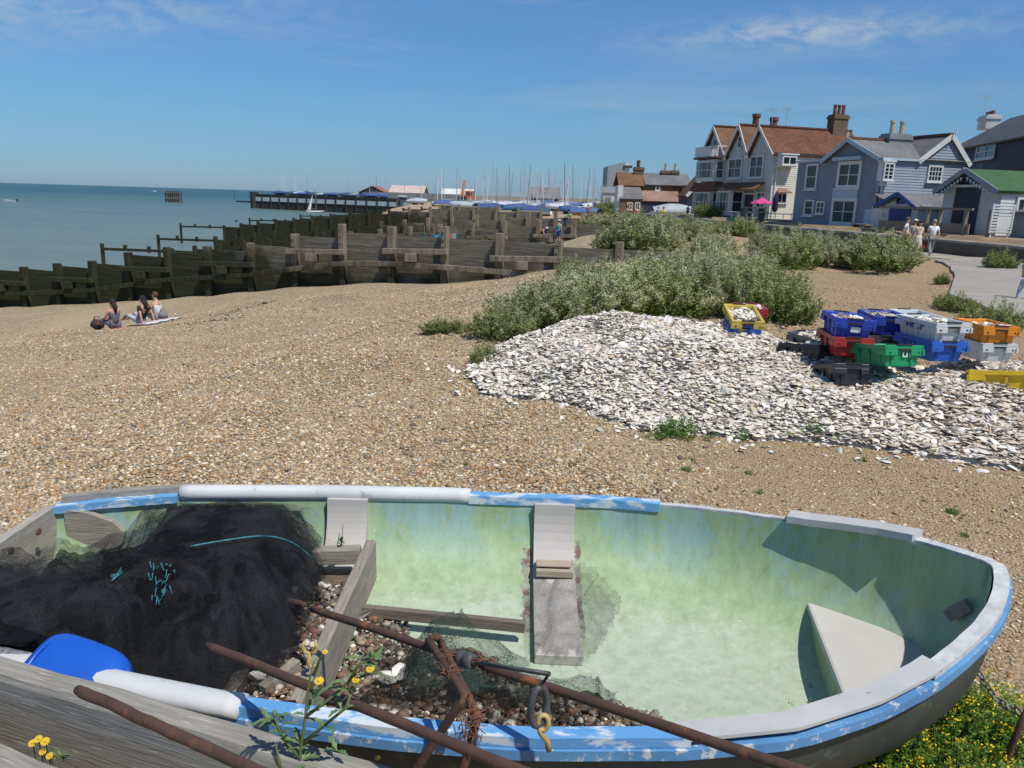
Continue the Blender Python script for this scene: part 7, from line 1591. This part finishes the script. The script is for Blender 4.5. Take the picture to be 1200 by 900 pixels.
def cloth(name, c):
    if name not in CM_: CM_[name] = M(name, c, tuple(x*.8 for x in c), 6, 3, .85)
    return CM_[name]
TORSO = ['pelvis spine', 'spine chest', 'chest shl', 'chest shr']; SLV = ['shl ell', 'shr elr']; LEGS = ['pelvis hil', 'hil knl', 'pelvis hir', 'hir knr']; SHINS = ['knl anl', 'knr anr']
def person(loc, rz, J, h, label, top=None, bottom=None, hair=None, hat=None, sleeves=True, long=True, skirt=None, group=None, hairlong=False):
    sc = h/1.75; r_ = empty('person', loc, label, 'person', group); skin_obj('body', J, EDG, RAD, SKIN, r_, sc=sc)
    if top: skin_obj('shirt', dict(J, **({'ell': tuple(.4*np.array(J['shl'])+.6*np.array(J['ell'])), 'elr': tuple(.4*np.array(J['shr'])+.6*np.array(J['elr']))} if sleeves else {})), TORSO+(SLV if sleeves else []), {k: v*1.17+.006 for k, v in dict(RAD, ell=.055, elr=.055).items()}, top, r_, 'pelvis' if 1 else '', sc)
    if bottom: skin_obj('trousers' if long else 'shorts', J, LEGS+(SHINS if long else []), {k: v*1.14+.006 for k, v in dict(RAD, anl=.055, anr=.055, knl=.068, knr=.068).items()}, bottom, r_, sc=sc)
    hd = (np.array(J['head'])*.6+np.array(J['crown'])*.4)*sc; nk = np.array(J['neck'])*sc
    if hair:
        b = MB(); b.ell(hd+np.array([0, .022, .012])*sc, (.098*sc, .105*sc, .10*sc), 12, 8, jit=.06)
        if hairlong: b.tube([hd+np.array([0, .07, -.02])*sc, nk+np.array([0, .10, .02])*sc, nk+np.array([.01, .12, -.16])*sc], [.075*sc, .075*sc, .04*sc], 8)
        o = b.build('hair', hair, None, True); o.parent = r_; o.location = (0, 0, 0); o.data.transform(Matrix.Identity(4))
        off = Vector(((min(v.co.x for v in o.data.vertices)), 0, 0)); fixc(o, b)
    if hat:
        b = MB(); b.ell(hd+np.array([0, .005, .045])*sc, (.105*sc, .112*sc, .07*sc), 12, 8); b.lathe(hd+np.array([0, -.02, .03])*sc, [(.15*sc, 0), (.15*sc, .012*sc)], 14); o = b.build('hat', hat, None, True); o.parent = r_; fixc(o, b)
    if skirt:
        p = np.array(J['pelvis'])*sc; b = MB(); b.lathe(p+np.array([0, 0, .12])*sc, [(.135*sc, 0), (.17*sc, -.15*sc), (.21*sc, -.42*sc), (.24*sc, -.62*sc)], 14); o = b.build('skirt', skirt, None, True); o.parent = r_; fixc(o, b)
    b = MB(); f = np.array(J['head'])*sc; fw = unit(np.array([[0, -1, -.1]]))[0]
    b.ell(f+np.array([0, -.092, -.01])*sc, (.014*sc, .02*sc, .02*sc), 6, 5); o = b.build('nose', SKIN, None, True); o.parent = r_; fixc(o, b)
    for s in (-1, 1): b = MB(); b.ell(f+np.array([s*.089, .005, -.005])*sc, (.012*sc, .022*sc, .032*sc), 6, 5); o = b.build('ear', SKIN, None, True); o.parent = r_; fixc(o, b)
    r_.rotation_euler = (0, 0, rz); return r_
def fixc(o, b):
    "put a recentred mesh back into its parent's local frame"
    v = np.array(b.v, dtype=np.float32); o.data.vertices.foreach_set('co', v.ravel()); o.data.update(); o.location = (0, 0, 0)
HD = cloth('dark_brown_hair', (.022, .015, .012)); HB = cloth('brown_hair', (.09, .05, .028)); HG = cloth('grey_hair', (.30, .28, .25)); HR = cloth('auburn_hair', (.16, .06, .03))
WT = cloth('white_cotton', (.82, .82, .84)); GRT = cloth('grey_green_trousers', (.24, .28, .27)); CRM = cloth('cream_cotton', (.66, .60, .48)); NVY = cloth('navy_cotton', (.03, .045, .10)); BLK = cloth('black_cotton', (.02, .02, .024)); KHK = cloth('khaki_cotton', (.26, .24, .15)); LBL_ = cloth('light_blue_denim', (.20, .28, .40)); SWM = cloth('blue_swim_shorts', (.03, .09, .36)); GRN = cloth('lime_cotton', (.16, .46, .12)); YLW = cloth('yellow_cotton', (.72, .50, .06)); PNK = cloth('pink_cotton', (.58, .30, .34)); REDT = cloth('red_cotton', (.50, .08, .06)); GREY = cloth('grey_pattern', (.13, .15, .19)); LGR = cloth('pale_grey_cotton', (.42, .45, .5))
def feet(px, py, Y=None):
    if Y is None: return onground(px, py)
    p = atY(px, py, Y); return p
g1, g2, g3 = onground(134, 377), onground(165, 373), onground(184, 370)
GP = 'women sitting on the beach blankets'
person(g1+Vector((0, 0, .03)), R(-118), J_SIT, 1.66, 'woman in a grey strapless dress with long dark hair sitting on the crimson blanket', GREY, GREY, HD, sleeves=False, long=False, group=GP, hairlong=True)
person(g2+Vector((0, 0, .03)), R(-112), J_LEAN, 1.64, 'woman in a black top leaning back on her arms between two others', BLK, LGR, HD, long=False, group=GP, hairlong=True)
person(g3+Vector((0, 0, .03)), R(-100), J_SIT, 1.66, 'woman in a white vest sitting on the right end of the blanket', WT, LGR, HB, sleeves=False, long=False, group=GP)
def blanket(p0, p1, wid, cols, label):
    d = (p1-p0); d.z = 0; L = d.length; d.normalize(); s = Vector((-d.y, d.x, 0)); r_ = empty('beach_blanket', p0.lerp(p1, .5), label, 'blanket'); n_ = len(cols)
    for k, c in enumerate(cols):
        V = []
        for i in range(13):
            for w_ in (k/n_, (k+1)/n_): q = p0+d*L*i/12+s*wid*(w_-.5); V.append(Vector((q.x, q.y, gz(q.x, q.y)+.035+.012*math.sin(i*1.9+w_*5))))
        MB().add(V, [[2*i, 2*i+1, 2*i+3, 2*i+2] for i in range(12)]).build('woven_stripe', c, r_, True)
    return r_
blanket(onground(98, 381), onground(152, 376), 1.4, [cloth('crimson_wool', (.42, .03, .08)), cloth('crimson_wool', (.42, .03, .08)), REDC], 'crimson beach blanket under the woman in the grey dress'); blanket(onground(153, 378), onground(196, 371), 1.5, [WT, PNK, WT, cloth('rose_wool', (.5, .12, .2))], 'pink and white striped blanket under the two women on the right')
def bag(p, s, c, label, name='beach_bag'):
    r_ = empty(name, p, label, 'bag'); b = MB(); b.ell(p+Vector((0, 0, s*.45)), (s*.6, s*.42, s*.5), 12, 8, jit=.25); b.build('bag_body', c, r_, True); MB().tube([p+Vector((-s*.35, 0, s*.75)), p+Vector((-s*.2, 0, s*1.15)), p+Vector((s*.2, 0, s*1.15)), p+Vector((s*.35, 0, s*.75))], s*.05, 6).build('handle', c, r_, True); return r_
bag(onground(114, 378)+Vector((0, 0, .04)), .34, cloth('dark_plum_cloth', (.06, .03, .045)), 'dark plum bag lying on the crimson blanket'); bag(onground(191, 370)+Vector((0, 0, .04)), .26, cloth('grey_cloth', (.2, .2, .22)), 'grey bag on the right end of the striped blanket')
pm = onground(1089, 301); person(pm, R(172), J_WALK, 1.70, 'man in a white shirt and grey trousers walking away along the sea wall', WT, GRT, HG)
pw_ = feet(1073, 301, pm.y+.3); pw_.z = pm.z; person(pw_, R(20), J_WALK, 1.62, 'woman with long dark hair in a cream top and skirt walking beside the sea wall', CRM, None, HD, skirt=CRM, hairlong=True)
bag(Vector((pw_.x+.30, pw_.y-.1, pw_.z+.38)), .30, cloth('red_leather', (.45, .03, .03)), 'red shopping bag held by the woman in cream', 'hand_bag')
pt_ = feet(1058, 300, pm.y+1.0); pt_.z = pm.z; person(pt_, R(60), J_WALK, 1.76, 'tall man in a white tee shirt left of the woman in cream', WT, KHK, HR)
ph_ = feet(1067, 300, pm.y+1.8); ph_.z = pm.z; person(ph_, R(10), J_STAND, 1.66, 'person in a cream sun hat behind the man in the white tee shirt', LGR, KHK, HB, hat=CRM)
# plaid child
mt, nt, bs = nodes('green_plaid'); bs.inputs['Roughness'].default_value = .85; v = coords(nt); ws_ = []
for d in ('X', 'Z'):
    w_ = N(nt, 'ShaderNodeTexWave', wave_type='BANDS', bands_direction=d); w_.inputs['Scale'].default_value = 5; nt.links.new(v, w_.inputs[0]); ws_.append(ramp(nt, w_.outputs['Fac'], [(.45, (0,)*3), (.55, (1,)*3)]))
nt.links.new(mixc(nt, mixc(nt, .5, ws_[0], ws_[1]), (.05, .20, .09), (.42, .55, .46)), bs.inputs['Base Color']); PLAID = mt
pc_ = onground(1198, 357); person(pc_, R(-60), J_WALK, 1.12, 'child in a green plaid shirt at the right edge of the boardwalk', PLAID, LGR, HR)
kx = onground(632, 287); person(kx, R(70), J_BEND, 1.32, 'child with a white cap and blue shorts stooping in front of the second groyne', None, SWM, HB, hat=WT, long=False, group='children playing by the second groyne')
kx = feet(654, 288, kx.y-1); kx.z = gz(kx.x, kx.y); person(kx, R(150), J_STAND, 1.34, 'child with a white cap and turquoise towel standing in front of the second groyne', TURQ, SWM, HB, hat=WT, sleeves=False, long=False, group='children playing by the second groyne')
def far_person(px, Y, rz, J, h, label, *a, z=None, **k): x = pxX(px, Y); person((x, Y, gz(x, Y) if z is None else z), R(rz), J, h, label, *a, **k)
far_person(663, 58, 100, J_BEND, 1.7, 'person in a lime shirt bending behind the second groyne', GRN, NVY, HB, z=-.35); far_person(682, 57, 80, J_CROUCH, 1.7, 'person in yellow crouching at the landward end of the second groyne', YLW, YLW, HB, z=.0); far_person(689, 96, 160, J_STAND, 1.75, 'person in a red shirt walking among the dinghies', REDT, NVY, HD)
PG = 'people strolling along the promenade'
for px, rz, lab, tp2, bt, hr, ht in [(735.5, 20, 'stroller in dark clothes at the left end of the promenade', BLK, NVY, HD, None), (746, 30, 'stroller in a red top next to the one in dark clothes', REDT, NVY, HB, None), (771.5, 170, 'stroller in pale blue beside one in yellow', LBL_, LGR, HG, None), (777.5, 175, 'stroller in a yellow top beside one in pale blue', YLW, WT, HB, None), (806, 10, 'stroller in khaki with a dark hat', KHK, NVY, HD, BLK), (829.5, -20, 'fair haired stroller in pink by the garden shrub', PNK, NVY, cloth('fair_hair', (.42, .30, .14)), None), (839.5, 0, 'stroller in navy next to the one in pink', NVY, NVY, HD, None)]:
    x = pxX(px, 78); person((x, 78, -.25 if x < 16 else .5), R(rz), J_STAND, 1.72 if x < 16 else 1.2, lab, tp2, bt, hr, ht, group=PG)
for _p in list(scene.objects):
    if _p.type == 'MESH': _p.data.validate()
